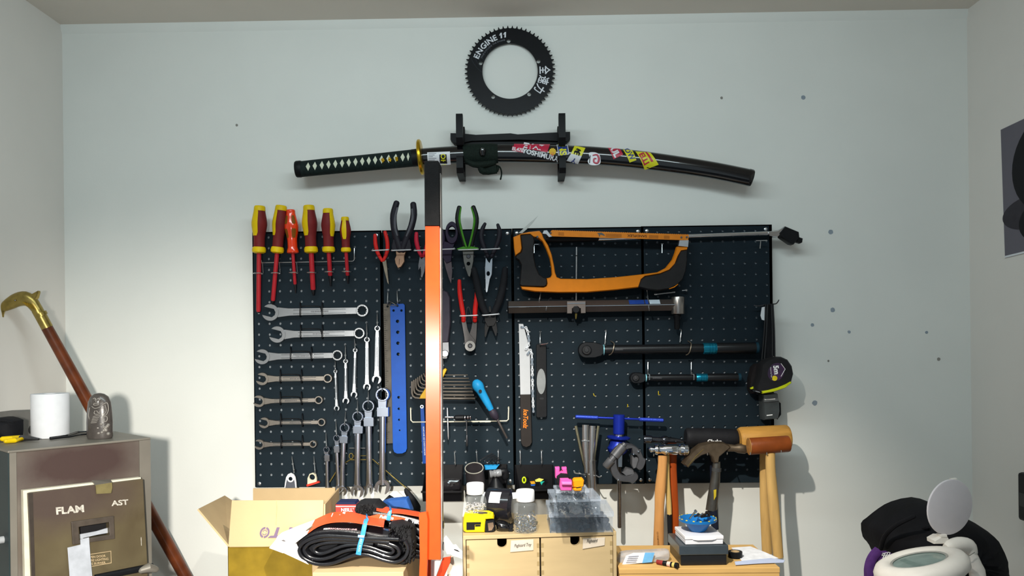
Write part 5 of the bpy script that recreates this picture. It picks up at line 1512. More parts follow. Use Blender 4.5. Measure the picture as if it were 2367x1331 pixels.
# claw hammer
t = T('claw_hammer', 'worn steel claw hammer with tubular grey handle', 'hammer', D5(1175, 830) + (90,), HG)
AG = mat('rusty_steel', '625444', .42, .75, var=.25, scale=60)
t.add('head', MB().plate(D5([(950, 452), (985, 400), (1030, 345), (1090, 300), (1170, 280), (1270, 280), (1310, 300), (1330, 320), (1300, 345), (1240, 395), (1232, 445), (1196, 445), (1180, 395), (1150, 370), (1100, 385), (1050, 420), (995, 482)]), 122, 24, 5), AG)
t.add('poll', MB().lathe(D5(1295, 322) + (110,), D5(1440, 330) + (110,), [(0, 9), (.4, 8), (.6, 11), (.96, 12), (1, 11)], 18), AG)
t.add('claw_slot', MB().tube([D5(985, 470) + (122.4, .5), D5(1050, 390) + (122.4, .7), D5(1110, 335) + (122.4, .5)], 6), BRASS)
t.add('neck_band', MB().tube([D5(1214, 480) + (110, 11, 9), D5(1212, 508) + (110, 11, 9)], 16), mat('grey_tape', '3a3a3a', .6))
t.add('handle', MB().tube([D5(1214, 430) + (110, 8.4, 7), D5(1205, 560) + (110, 11, 9), D5(1186, 700) + (110, 12.5, 9), D5(1172, 815) + (110, 13.5, 10)], 16, sm=3), mat('worn_tube', '66635e', .32, .8, var=.3, scale=30))
t.add('lower_grip', MB().tube([D5(1178, 815) + (110, 12.5, 10), D5(1195, 890) + (110, 10, 9), D5(1206, 965) + (110, 7, 7)], 14), mat('navy_grip', '171c2c', .5))
t.add('paint_mark', MB().plate(D5([(1190, 655), (1212, 650), (1210, 705), (1192, 735)]), 120, .8, .1), mat('yellow_paint', 'b5a02a', .5))
# wooden mallets
t = T('wooden_mallet', 'large tan wooden mallet head at the lower right board corner', 'mallet', D5(1600, 1160) + (60,), HG)
t.add('head', MB().lathe(D5(1388, 262) + (90,), D5(1780, 240) + (90,), [(0, 26), (.02, 28), (.06, 30), (.94, 29), (.98, 28), (1, 26)], 30), mat('tan_mallet', 'b0803c', .5, var=.15, scale=20, stretch=(1, 6, 6)))
t.add('handle', MB().tube([D5(1588, 300) + (90, 10, 9), D5(1588, 500) + (90, 10.5, 9), D5(1595, 800) + (90, 11.5, 9), D5(1612, 1155) + (90, 12, 9)], 16, sm=3), BEECH)
t = T('rawhide_mallet', 'smaller reddish-brown rawhide mallet in front of the tan one', 'mallet', D5(1700, 1195) + (90,), HG)
t.add('head', MB().lathe(D5(1464, 312) + (144,), D5(1786, 290) + (144,), [(0, 16), (.02, 18.4), (.05, 19.4), (.95, 19), (.985, 18), (1, 15)], 28), mat('rawhide', '7a3c17', .42, var=.25, scale=25, bump=.1))
t.add('face_ring', MB().lathe(D5(1462, 312) + (144,), D5(1470, 311.6) + (144,), [(0, 14), (.4, 19.6), (1, 19.8)], 28), mat('rawhide_face', 'a0703c', .5))
t.add('handle', MB().tube([D5(1636, 360) + (144, 11, 9), D5(1638, 500) + (144, 11.4, 9), D5(1660, 750) + (142, 12.5, 10), D5(1700, 1185) + (140, 11.5, 9)], 16, sm=3), BEECH)
for i, (a, lab) in enumerate((((722, 385), 'under the chrome ball-pein hammer head'), ((820, 372), 'at the neck of the chrome ball-pein hammer'), ((1145, 378), 'under the claw hammer claw'), ((1300, 372), 'under the claw hammer poll'), ((1482, 372), 'at the left end of the rawhide mallet'), ((1612, 372), 'at the neck of the rawhide mallet'), ((1725, 355), 'at the right end of the rawhide mallet'))):
    u, v = D5(*a)
    hook('wire hook ' + lab, u, v - 12, u - 1, v, 'hooks of the hammers', d1=150 if i > 3 else 128, lip=3)

# ------------------------------------------------------------------ black bins on the board
BINM = mat('bin_black', '0e0e11', .38, var=.15)


def bin_(label, u0, u1, vt, vb, vf):
    """open-fronted parts bin: back top vt at the board, front lip at vf, foot at vb"""
    d0, d1 = 25, 92
    t = T('parts_bin', label, 'bin', ((u0 + u1) / 2, vb, 60), 'black parts bins on the board')
    k = 1
    x0, x1 = P(u0, vb, d1).x, P(u1, vb, d1).x
    zt = P(u0, vt, d0).z; zf = P(u0, vf, d1).z; zb = P(u0, vb, d1).z
    y0, y1 = -d0 / 1000, -d1 / 1000
    ins = .006
    wl = .002
    q = lambda x, y, z: Vector((x, y, z))
    t.add('back', MB().hexa([q(x0, y0, zb), q(x1, y0, zb), q(x1, y0, zt), q(x0, y0, zt)], [q(x0, y0 - wl, zb), q(x1, y0 - wl, zb), q(x1, y0 - wl, zt), q(x0, y0 - wl, zt)]), BINM, smooth=0)
    for x in (x0, x1 - wl):
        t.add('side', MB().hexa([q(x, y0, zb), q(x, y1 + .012, zb), q(x, y1, zf), q(x, y0, zt)], [q(x + wl, y0, zb), q(x + wl, y1 + .012, zb), q(x + wl, y1, zf), q(x + wl, y0, zt)]), BINM, smooth=0)
    t.add('front', MB().hexa([q(x0, y1 + .012, zb), q(x1, y1 + .012, zb), q(x1, y1, zf), q(x0, y1, zf)], [q(x0, y1 + .010, zb), q(x1, y1 + .010, zb), q(x1, y1 - wl, zf), q(x0, y1 - wl, zf)]), BINM, smooth=0)
    t.add('rim', MB().hexa([q(x0 - .002, y1 - .005, zf - .004), q(x1 + .002, y1 - .005, zf - .004), q(x1 + .002, y1 - .005, zf), q(x0 - .002, y1 - .005, zf)], [q(x0 - .002, y1, zf - .004), q(x1 + .002, y1, zf - .004), q(x1 + .002, y1, zf), q(x0 - .002, y1, zf)]), BINM, smooth=0)
    t.add('floor', MB().hexa([q(x0, y0, zb), q(x1, y0, zb), q(x1, y1 + .012, zb), q(x0, y1 + .012, zb)], [q(x0, y0, zb + wl), q(x1, y0, zb + wl), q(x1, y1 + .012, zb + wl), q(x0, y1 + .012, zb + wl)]), BINM, smooth=0)
    return (x0, x1, y0, y1, zb + wl)


b1 = bin_('left black parts bin behind the orange post', 976, 1067, 1074, 1161, 1134)
b2 = bin_('middle black parts bin holding the grey pipe', 1077, 1172, 1073, 1150, 1132)
b3 = bin_('right black parts bin with coloured clips', 1190, 1282, 1074, 1156, 1130)
for lab, a, b in (('left hook of the left parts bin', (388, 100), (396, 240)), ('left hook of the middle parts bin', (605, 88), (612, 225)), ('right hook of the middle parts bin', (822, 85), (820, 225)), ('left hook of the right parts bin', (1038, 88), (1040, 235)), ('right hook of the right parts bin', (1248, 88), (1252, 230))):
    hook('wire ' + lab, *D6(*a), *D6(*b), group='hooks of the parts bins', d1=34, lip=3)
# what is in the bins
solo('film_strip', 'clear plastic packet standing in the left parts bin', 'packet', MB().pillow(D6([(268, 385), (440, 380), (440, 480), (268, 485)]), 70, 8, 5, sm=2, rings=4, wob=1.5), mat('black_film', '1f1d20', .15, coat=1.0))
t = T('grey_pipe', 'short grey pipe stub leaning open end up in the middle bin', 'pipe', D6(600, 420) + (70,))
A0, B0 = P(*D6(603, 450), 76), P(*D6(582, 264), 100)
ax = (B0 - A0)
pp = [(0, .0205), (1, .0205), (1.0, .0190), (.1, .0190)]
t.add('wall', MB().wlathe(A0, B0, pp, 28), mat('pipe_grey', '403c40', .5))
rr = [B0 + ((ax.normalized().cross(Vector((1, 0, 0)))).normalized() * math.sin(q) + Vector((1, 0, 0)) * math.cos(q)) * .0197 for q in [i * 2 * math.pi / 28 for i in range(28)]]
t.add('rim', MB().sweep(rr, [.0012] * 28, seg=6, closed=True, up=ax.normalized()), mat('pipe_edge', '9c9a90', .5))
t = T('hex_bit_set', 'fan of small hex keys in a light blue holder in the middle bin', 'hex keys', D6(760, 280) + (60,))
t.add('holder', MB().plate(D6([(680, 238), (832, 234), (800, 278), (690, 285)]), 66, 12, 2), SKY)
for k in range(5):
    t.add('hex_key', MB().tube([D6(640 + 42 * k, 190 + 6 * k) + (72, 1.4), D6(700 + 25 * k, 150 + 10 * k) + (60, 1.4), D6(760 + 20 * k, 120 + 14 * k) + (46, 1.4)], 6), DSTEEL)
    t.add('key_end', MB().lathe(D6(636 + 42 * k, 193 + 6 * k) + (73,), D6(644 + 42 * k, 187 + 6 * k) + (71,), [(0, 1.6), (1, 1.8)], 8), CHROME)
t = T('suction_cup_stem', 'black rubber cup with a clear ribbed stem in the middle bin', 'suction cup', D6(800, 480) + (60,))
t.add('cup', MB().lathe(D6(792, 340) + (92,), D6(800, 478) + (92,), [(0, 5), (.3, 9), (.6, 15), (.95, 20), (1, 18)], 22), BLACK)
t.add('stem', MB().lathe(D6(735, 325) + (100,), D6(850, 310) + (96,), [(0, 8), (.1, 9.5), (.3, 7), (.4, 9), (.5, 9), (.55, 8), (.65, 9), (.8, 9), (1, 8)], 18), mat('smoke_plastic', '77797d', .2, coat=.6))
t.add('elbow', MB().tube([D6(850, 300) + (92, 8), D6(885, 300) + (90, 9), D6(890, 350) + (88, 9)], 14, sm=3, cap='round'), BLACK)
for lab, pts, col, dd in (('lime green ring clip in the right bin', None, 'b3c41a', 66),):
    m = MB().tube([(D6(1076, 382)[0] + 3.6 * math.cos(a), D6(1076, 382)[1] + 6.4 * math.sin(a), dd, 1.8) for a in [i * math.pi / 8 for i in range(16)]], 8, closed=True)
    solo('ring_clip', lab, 'clip', m, mat('lime_plastic', col, .4), 'coloured clips in the right bin')
for lab, pts, col in (('pale yellow clip on top of the heap in the right bin', [(1185, 385), (1225, 368), (1270, 378), (1240, 400), (1190, 402)], 'd8d060'), ('amber clip beside the blue one in the right bin', [(1135, 400), (1180, 396), (1190, 420), (1145, 425)], 'c58a1c'),
                      ('small blue clip in the right bin', [(1140, 428), (1188, 424), (1185, 440), (1145, 442)], '2a5aa8'), ('teal clip at the right of the heap in the bin', [(1235, 395), (1278, 400), (1262, 412), (1250, 438), (1236, 412)], '1c9a8c')):
    solo('plastic_clip', lab, 'clip', MB().plate(D6(pts), 84, 7, 1.2), mat('clip_' + col, col, .4), 'coloured clips in the right bin')

# ------------------------------------------------------------------ wooden drawer unit
BIRCH = mat('birch_ply', 'b8a27b', .5, var=.06, scale=10, stretch=(1, 1, 5), bump=.03)
BIRCH2 = mat('birch_endgrain', '9c875f', .6, var=.1, scale=30)
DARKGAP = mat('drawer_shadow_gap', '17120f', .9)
DD = 350
ZD = P(1247, 1237, DD).z
piv = P(1070, 1243, DD); piv.y = -DD / 1000
ROT = 5.0
dx0 = P(1070, 1243, DD).x; dx1 = P(1430, 1236, DD).x
ydf, ydb = -DD / 1000, -.19
t = T('drawer_unit', 'pale birch tabletop drawer unit with two finger-notched drawers', 'drawer unit', Vector(((dx0 + dx1) / 2, -.27, ZB)))


def rb(x0, x1, y0, y1, z0, z1):
    return wbox(x0, x1, y0, y1, z0, z1).rotz(piv, ROT)


k = S(DD)
t.add('top_panel', rb(dx0, dx1, ydf, ydb, ZD - 9 * k, ZD), BIRCH, smooth=0, bev=.8)
t.add('side_panel', rb(dx0, dx0 + 6.5 * k, ydf, ydb, ZB, ZD - 9 * k), BIRCH, smooth=0, bev=.5)
t.add('side_panel', rb(dx1 - 8 * k, dx1, ydf, ydb, ZB, ZD - 9 * k), BIRCH, smooth=0, bev=.5)
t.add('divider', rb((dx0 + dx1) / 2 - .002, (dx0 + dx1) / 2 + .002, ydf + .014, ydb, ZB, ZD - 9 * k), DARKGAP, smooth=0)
t.add('back_panel', rb(dx0, dx1, ydb - .004, ydb, ZB, ZD - 9 * k), BIRCH, smooth=0)
t.add('bottom_panel', rb(dx0, dx1, ydf, ydb, ZB, ZB + .006), BIRCH, smooth=0)
xm = (dx0 + dx1) / 2
names = []
for j, (xa, xb, nx, lab) in enumerate(((dx0 + 8.2 * k, xm - .0016, 858, 'L'), (xm + .0016, dx1 - 9.4 * k, 1592, 'R'))):
    zt = ZD - 11 * k; zl = ZB + .008
    cx = P(*D6(nx, 950), DD).x
    r = 11.2 * k
    o = [(xa, zl), (xb, zl), (xb, zt), (cx + r, zt), (cx + r, zt - 9 * k)] + [(cx + r * math.cos(a), zt - 9 * k - r * math.sin(a)) for a in [q * math.pi / 10 for q in range(1, 10)]] + [(cx - r, zt - 9 * k), (cx - r, zt), (xa, zt)]
    tri = tessellate_polygon([[Vector((a, b, 0)) for a, b in o]])
    n = len(o); y0, y1 = ydf + .001, ydf + .010
    m = MB().add([(a, y0, b) for a, b in o] + [(a, y1, b) for a, b in o], [tuple(q) for q in tri] + [tuple(n + i for i in q) for q in tri] + [(i, (i + 1) % n, n + (i + 1) % n, n + i) for i in range(n)])
    dr = t.add('drawer_front', m.rotz(piv, ROT), BIRCH, smooth=.5)
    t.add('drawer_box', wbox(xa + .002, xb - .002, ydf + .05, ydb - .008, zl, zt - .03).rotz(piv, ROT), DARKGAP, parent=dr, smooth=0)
    for side, x in ((0, xa), (1, xb)):
        for q in range(4):
            z = zt - (12 + q * 21) * k
            t.add('finger_joint', wbox(x - .0001 if side == 0 else x - 6 * k, x + 6 * k if side == 0 else x + .0001, y0 - .0003, y0 + .001, z - 10 * k, z).rotz(piv, ROT), BIRCH2, parent=dr, smooth=0)
    # taped paper label with handwriting
    if j == 0:
        q = [(948, 990), (1172, 982), (1172, 1090), (940, 1104)]
    else:
        q = [(1672, 985), (1895, 978), (1890, 1058), (1668, 1090)]
    TAPE = mat('masking_paper', 'cbbfae', .7, var=.04)
    m = MB().plate(D6(q), DD - .4, .5, 0)
    m.rotz(piv, ROT)
    for v in m.v: v.y -= .0012
    lb = t.add('paper_label', m, TAPE, parent=dr)
    m = MB().text('Pegboard Tray' if j == 0 else 'Pegboard', *(D6(1068, 1035) if j == 0 else D6(1765, 1008)), DD, 7.5, -3, shear=.25, wid=.62).rotz(piv, ROT)
    for v in m.v: v.y -= .0014
    t.add('handwriting', m, mat('ballpoint_ink', '26262c', .6), parent=dr)

# ------------------------------------------------------------------ on the drawer unit
CLEAR = mat('clear_plastic', 'b9c0c4', .12, alpha=.14, coat=.6)
HAZE = mat('hazy_plastic', 'a4b2c2', .2, alpha=.13, coat=.4)


def base_d(u, v, z):
    """depth in mm of the point where pixel (u,v) meets the horizontal plane z"""
    return -PZ(u, v, z).y * 1000


def jar(label, uc, vb, hb, rb_, hc, rc, capm, bodym, fill, group):
    d = base_d(uc, vb, ZD)
    c = P(uc, vb, d); c.z = ZD + .0005
    k = S(d)
    t = T('plastic_jar', label, 'jar', c, group)
    up = Vector((0, 0, 1))
    hb *= k; r = rb_ * k; hc *= k; rc *= k
    t.add('body', MB().wlathe(c, c + up * hb, [(0, r * .9), (.02, r), (.75, r), (.88, r * .92), (.96, rc * .9), (1, rc * .88)], 28), bodym)
    t.add('lid', MB().wlathe(c + up * hb * .985, c + up * (hb + hc), [(0, rc * 1.0), (.04, rc * 1.02), (.9, rc * 1.02), (1, rc * .95)], 28), capm)
    return t, c, k, hb, r


t, c, k, hb, r = jar('clear jar of white beads with white lid behind the yellow tape measure', *D6(598, 872), 84, 26, 23, 20, WHITEP, CLEAR, 1, 'clear jars on the drawer unit')
rnd = random.Random(3)
m = MB()
for i in range(420):
    a = rnd.uniform(0, 6.283); q = r * .9 * math.sqrt(rnd.random()); z = rnd.uniform(.004, hb * .72)
    p = c + Vector((q * math.cos(a), q * math.sin(a), z)); s_ = .0017
    m.add([p + Vector((s_, 0, 0)), p + Vector((-s_, 0, 0)), p + Vector((0, s_, 0)), p + Vector((0, -s_, 0)), p + Vector((0, 0, s_)), p + Vector((0, 0, -s_))], [(0, 2, 4), (2, 1, 4), (1, 3, 4), (3, 0, 4), (2, 0, 5), (1, 2, 5), (3, 1, 5), (0, 3, 5)])
solo('bead_fill', 'small white and silver beads filling the left jar', 'beads', m, mat('bead_white', 'd9d5d8', .25, .3, var=.2, scale=300), kind='stuff')
t, c, k, hb, r = jar('clear jar half full of small metal sleeves with white lid', *D6(1092, 892), 72, 27.5, 24, 21, WHITEP, CLEAR, 1, 'clear jars on the drawer unit')
t.add('lid_tab', MB().plate(D6([(957, 508), (1005, 503), (1010, 565), (965, 568)]), base_d(*D6(1092, 892), ZD) + 6, 1, .1), PAPER)
m = MB(); m2 = MB()
for i in range(260):
    a = rnd.uniform(0, 6.283); q = r * .84 * math.sqrt(rnd.random()); z = rnd.uniform(.003, hb * .62 * (1 - .35 * rnd.random()))
    p = c + Vector((q * math.cos(a), q * math.sin(a), z))
    dv = Vector((rnd.uniform(-1, 1), rnd.uniform(-1, 1), rnd.uniform(-1, 1))).normalized() * rnd.uniform(.003, .0055)
    (m2 if i % 9 == 0 else m).wlathe(p - dv * .5, p + dv * .5, [(0, .0013), (1, .0013)], 6)
solo('sleeve_fill', 'small silver cable sleeves heaped in the right jar', 'metal sleeves', m, CHROME, kind='stuff')
solo('sleeve_fill', 'few brassy sleeves among the silver ones in the right jar', 'metal sleeves', m2, BRASS, kind='stuff')

# black canister lying behind the jars
t = T('black_canister', 'dark smoky canister with white label lying between the jars', 'canister', PZ(*D6(840, 830), ZD))
dc = base_d(*D6(840, 830), ZD)
zc = P(*D6(840, 690), dc).z
A0 = P(*D6(715, 640), dc - 20); B0 = P(*D6(985, 720), dc - 5)
A0.z = B0.z = ZD + .036
t.add('body', MB().wlathe(A0, B0, [(0, .026), (.03, .034), (.9, .034), (.95, .028), (1, .026)], 26), mat('smoky_black', '1b1b20', .2, var=.2, scale=50, coat=.6))
t.add('lid', MB().wlathe(A0 + (A0 - B0).normalized() * .008, A0, [(0, .022), (.1, .025), (1, .025)], 24), WHITEP)
axx = (B0 - A0).normalized(); nn = axx.cross(Vector((0, 0, 1))).normalized()
if nn.y > 0: nn = -nn
vs = []
for i in range(7):
    a = math.radians(20 + 40 * i / 6)
    off = (nn * math.cos(a) + Vector((0, 0, 1)) * math.sin(a)) * .0346
    vs += [A0 + (B0 - A0) * .22 + off, A0 + (B0 - A0) * .62 + off]
t.add('label', MB().add(vs, [(2 * i, 2 * i + 1, 2 * i + 3, 2 * i + 2) for i in range(6)]), PAPER)
d = base_d(*D6(880, 888), ZD)
t = T('black_clip', 'small glossy black buckle in front of the dark canister', 'buckle', PZ(*D6(880, 888), ZD))
t.add('body', MB().pillow(D6([(800, 800), (860, 795), (920, 820), (945, 850), (940, 885), (840, 888), (805, 860)]), d, 8, 14, sm=2, rings=4), mat('gloss_black', '0c0c0f', .2, coat=.5))
t.add('wing', MB().plate(D6([(925, 828), (968, 825), (972, 862), (930, 868)]), d + 6, 10, 1), BLACK)
t.add('foot', MB().plate(D6([(920, 865), (965, 862), (962, 890), (922, 892)]), d + 6, 8, 1), BLACK)
# yellow tape measure
d = base_d(*D6(620, 905), ZD)
t = T('tape_measure', 'yellow tape measure with black side standing on the drawer unit', 'tape measure', PZ(*D6(620, 905), ZD))
TY = mat('tape_yellow', 'e8cf12', .4, var=.04)
o = [(478, 740), (520, 722), (600, 716), (720, 722), (765, 740), (776, 770), (700, 775), (688, 905), (500, 906), (474, 890), (468, 830)]
t.add('case', MB().plate(D6(o), d, 34, 4), TY)
t.add('side_plate', MB().plate(D6([(684, 782), (780, 768), (792, 830), (785, 885), (760, 903), (682, 906)]), d - 2, 30, 3), BLACK)
t.add('tape_mouth', MB().plate(D6([(505, 800), (650, 798), (650, 822), (590, 824), (588, 876), (505, 878)]), d + .6, 4, .5), INKK)
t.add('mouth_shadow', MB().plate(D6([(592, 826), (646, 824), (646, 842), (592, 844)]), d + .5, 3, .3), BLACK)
t.add('top_lock', MB().pillow(D6([(550, 718), (600, 708), (680, 710), (740, 722), (700, 736), (600, 734)]), d - 6, 4, 12, sm=2, rings=3), mat('brown_rubber', '4a4030', .6, var=.3))
t.add('side_badge', MB().plate(D6([(715, 810), (770, 800), (778, 840), (758, 880), (725, 885)]), d - 1, 2, .4), mat('badge_bronze', '7a6552', .4, .4, var=.3, scale=80))
# jar base mark: clear plastic organiser cases
def case(label, fl, fr, z0, h, dep, lidh, nd, fillm, group, rows=1):
    """fl, fr: pixels of the front bottom corners; dep in metres"""
    A_, B_ = PZ(*fl, z0), PZ(*fr, z0)
    ex = (B_ - A_); Wd = ex.length; ex.normalize(); ey = Vector((-ex.y, ex.x, 0)); ez = Vector((0, 0, 1))
    fr_ = (A_ + ez * .0004, ex, ey, ez)
    t = T('organiser_case', label, 'case', A_ + ex * Wd / 2 + ey * dep / 2 + ez * .0004, group)
    w = .0018
    t.add('tray', MB().obox(fr_, 0, Wd, 0, w, 0, h - lidh).obox(fr_, 0, Wd, dep - w, dep, 0, h - lidh).obox(fr_, 0, w, w, dep - w, 0, h - lidh).obox(fr_, Wd - w, Wd, w, dep - w, 0, h - lidh).obox(fr_, 0, Wd, 0, dep, 0, w), HAZE, smooth=0)
    o = .002
    t.add('lid', MB().obox(fr_, -o, Wd + o, -o, dep + o, h - .002, h).obox(fr_, -o, Wd + o, -o, -o + w, h - lidh, h - .002).obox(fr_, -o, Wd + o, dep + o - w, dep + o, h - lidh, h - .002).obox(fr_, -o, -o + w, 0, dep, h - lidh, h - .002).obox(fr_, Wd + o - w, Wd + o, 0, dep, h - lidh, h - .002), mat('lid_plastic', 'c3cedd', .18, alpha=.27, coat=.5), smooth=0, bev=.8)
    for i in range(1, nd):
        x = Wd * i / nd
        t.add('divider', MB().obox(fr_, x - .0006, x + .0006, w, dep - w, w, h - lidh), HAZE, smooth=0)
    for i in range(nd):
        x0 = Wd * i / nd + .003; x1 = Wd * (i + 1) / nd - .003
        m = MB()
        kind, mm = fillm[i]
        if kind == 'block':
            for q in range(44):
                px, py, pz = rnd.uniform(x0 + .004, x1 - .004), rnd.uniform(.006, dep - .008), rnd.uniform(.004, (h - lidh) * .6)
                c_ = fr_[0] + ex * px + ey * py + ez * pz
                dv = Vector((rnd.uniform(-1, 1), rnd.uniform(-1, 1), rnd.uniform(-.6, .6))).normalized() * rnd.uniform(.008, .015)
                m.wlathe(c_ - dv * .4, c_ + dv * .4, [(0, .003), (.2, .005), (1, .004)], 7)
        else:
            for q in range(60):
                px, py, pz = rnd.uniform(x0, x1), rnd.uniform(.005, dep - .006), rnd.uniform(.003, (h - lidh) * .65)
                c_ = fr_[0] + ex * px + ey * py + ez * pz
                dv = Vector((rnd.uniform(-1, 1), rnd.uniform(-1, 1), rnd.uniform(-.5, .5))).normalized() * rnd.uniform(.003, .007)
                m.wlathe(c_ - dv * .5, c_ + dv * .5, [(0, .0018), (1, .0012)], 6)
        if kind:
            t.add('contents', m, mm, kind='stuff')
    return fr_, Wd


SMALLS = mat('small_screws', '9ba3ab', .3, .8, var=.3, scale=200)
GS = 'clear organiser cases stacked on the drawer unit'
f1, w1_ = case('largest organiser case with dark parts, bottom of the stack', D6(1332, 908), D6(1956, 900), ZD, .039, .112, .010, 3, [('block', mat('dark_parts', '2d3a45', .4)), ('block', mat('dark_parts', '2d3a45', .4)), ('block', mat('dark_parts2', '24252c', .4))], GS)
z1 = ZD + .0400
f2, w2_ = case('middle organiser case with small silver parts', D6(1372, 740), D6(1828, 728), z1, .033, .085, .008, 3, [('small', SMALLS), ('block', mat('pale_parts', 'a9b1b8', .4)), ('small', SMALLS)], GS)
z2 = z1 + .0340
f3, w3_ = case('smallest organiser case, top of the stack', D6(1402, 604), D6(1712, 598), z2, .021, .05, .005, 2, [('small', SMALLS), ('small', SMALLS)], GS)
z3 = z2 + .0218
PINK = mat('pink_plastic', 'd8529a', .42, var=.05)
ORG = mat('orange_plastic', 'e08a12', .42, var=.05)
d = base_d(*D6(1490, 490), z3)
t = T('pink_crimp_tool', 'pink and black plastic snap tool on the smallest case', 'plastic tool', PZ(*D6(1490, 492), z3))
t.add('front_jaw', MB().plate(D6([(1432, 370), (1510, 368), (1550, 395), (1555, 440), (1550, 490), (1440, 490), (1425, 450)]), d, 26, 3), PINK)
t.add('jaw_step', MB().plate(D6([(1448, 404), (1550, 404), (1552, 432), (1450, 430)]), d + 5, 6, 1.5), mat('light_pink', 'e377b2', .4))
t.add('black_link', MB().plate(D6([(1400, 350), (1440, 320), (1500, 325), (1540, 370), (1500, 372), (1435, 375), (1425, 440), (1398, 410)]), d - 8, 22, 3), BLACKM)
t.add('rear_jaw', MB().plate(D6([(1384, 265), (1428, 262), (1432, 282), (1425, 296), (1442, 310), (1458, 295), (1450, 282), (1452, 266), (1498, 264), (1506, 320), (1500, 345), (1400, 378), (1385, 360)]), d - 16, 18, 2), PINK)
d = base_d(*D6(1620, 492), z3)
t = T('orange_clip', 'orange plastic clip beside the pink snap tool', 'clip', PZ(*D6(1620, 494), z3))
t.add('upper_shell', MB().plate(D6([(1562, 395), (1578, 380), (1655, 376), (1672, 392), (1668, 450), (1600, 462), (1562, 455)]), d, 24, 3), ORG)
t.add('lower_shell', MB().plate(D6([(1570, 465), (1650, 452), (1652, 480), (1640, 494), (1575, 494), (1562, 482)]), d + 2, 26, 3), ORG)
t.add('shadow_slot', MB().plate(D6([(1590, 458), (1640, 450), (1642, 462), (1595, 468)]), d + 1, 6, .5), BLACK)

# ------------------------------------------------------------------ open carton
CARD = mat('cardboard', 'b59d78', .8, var=.06, scale=14, bump=.05)
CARDI = mat('cardboard_inner', 'bea37a', .8, var=.06, scale=14)
DB, DBB = 400, 150
t = T('carton', 'open brown cardboard carton with raised flaps and purple print', 'carton', (637, 1331, 275))
ZF = P(527, 1263, DB).z
fl = P(526.5, 1263.5, DB); frr = P(747, 1260, DB)
fl.z = frr.z = ZF
xl, xr = fl.x, frr.x
yf, yb = -DB / 1000, -DBB / 1000
th = .003
for nm, a in (('front_wall', wbox(xl, xr, yf, yf + th, ZB, ZF)), ('back_wall', wbox(xl, xr, yb - th, yb, ZB, ZF)), ('left_wall', wbox(xl, xl + th, yf, yb, ZB, ZF)), ('right_wall', wbox(xr - th, xr, yf, yb, ZB, ZF)), ('bottom', wbox(xl, xr, yf, yb, ZB, ZB + th))):
    w_ = t.add(nm, a, CARD, smooth=0)
    if nm == 'front_wall': fw = w_
tp = P(527, 1155, DB).z
ff = t.add('front_flap', MB().sheet([P(*D7(330, 603), DB), P(*D7(1128, 598), DB), P(*D7(1142, 205), DB - 12), P(*D7(360, 208), DB - 12)], .003), CARD, smooth=0)
t.add('left_flap', MB().sheet([P(*D7(322, 606), DB), P(586, 1192, DBB), P(*D7(285, 175), DBB + 40), P(*D7(58, 290), DB - 20)], .003), CARD, smooth=0)
t.add('back_flap', MB().sheet([P(586, 1195, DBB + 2), P(775, 1192, DBB + 2), P(*D7(1240, 100), DBB + 10), P(*D7(540, 104), DBB + 10)], .003), CARD, smooth=0)
t.add('right_flap', MB().sheet([P(747, 1262, DB - 2), P(779, 1194, DBB + 4), P(781, 1128, DBB + 12), P(748, 1165, DB - 14)], .003), CARDI, smooth=0)
TAPE = mat('brown_packing_tape', '80691f', .18, var=.2, scale=30, coat=.8, bump=.15, bscale=60)
t.add('packing_tape', wbox(xl + .001, xr - .02, yf - .0006, yf, ZF - .10, ZF - .001), TAPE, parent=fw, smooth=0)
t.add('flap_crease', MB().tube([D7(735, 205) + (DB - 9, .5), D7(740, 270) + (DB - 6, .5), D7(732, 420) + (DB - 2, .5)], 5), CARDI, parent=ff)
# printed logo, upside down on the flap
PRN = mat('violet_print', '6d5c72', .7, var=.06)
L = crop(560, 1180, 11.835)


def fp(pts):
    vs = []
    for u, v in L(pts):
        f = (1263 - v) / 108
        w = P(u, v, DB - 12 * f + 4.0)
        vs.append(w)
    return vs


def ringseg(cx, cy, r0, r1, a0, a1, k=.88, n=10):
    o = [(cx + r1 * k * math.cos(math.radians(a0 + (a1 - a0) * i / n)) - .16 * r1 * math.sin(math.radians(a0 + (a1 - a0) * i / n)), cy + r1 * math.sin(math.radians(a0 + (a1 - a0) * i / n))) for i in range(n + 1)]
    i_ = [(cx + r0 * k * math.cos(math.radians(a0 + (a1 - a0) * i / n)) - .16 * r0 * math.sin(math.radians(a0 + (a1 - a0) * i / n)), cy + r0 * math.sin(math.radians(a0 + (a1 - a0) * i / n))) for i in range(n + 1)]
    return o, i_


m = MB()
for r0, r1, a0, a1 in ((100, 152, -76, 92), (100, 152, 104, 270), (55, 72, 15, 160), (55, 72, 195, 345)):
    o, i_ = ringseg(612, 596, r0, r1, a0, a1)
    vo, vi = fp(o), fp(i_)
    m.add(vo + vi, [(q, q + 1, len(vo) + q + 1, len(vo) + q) for q in range(len(vo) - 1)])
for pts in ([(945, 455), (1025, 455), (955, 680), (1045, 675), (1075, 605), (1105, 605), (1060, 690), (1000, 742), (690, 745), (770, 685), (862, 682)], [(1295, 455), (1378, 455), (1345, 560), (1262, 560)], [(1480, 452), (1730, 450), (1705, 512), (1545, 515), (1530, 560), (1440, 560)]):
    v = fp(pts)
    tri = tessellate_polygon([[Vector((p.x, p.z, 0)) for p in v]])
    m.add(v, [tuple(q) for q in tri])
t.add('printed_logo', m, PRN, parent=ff)

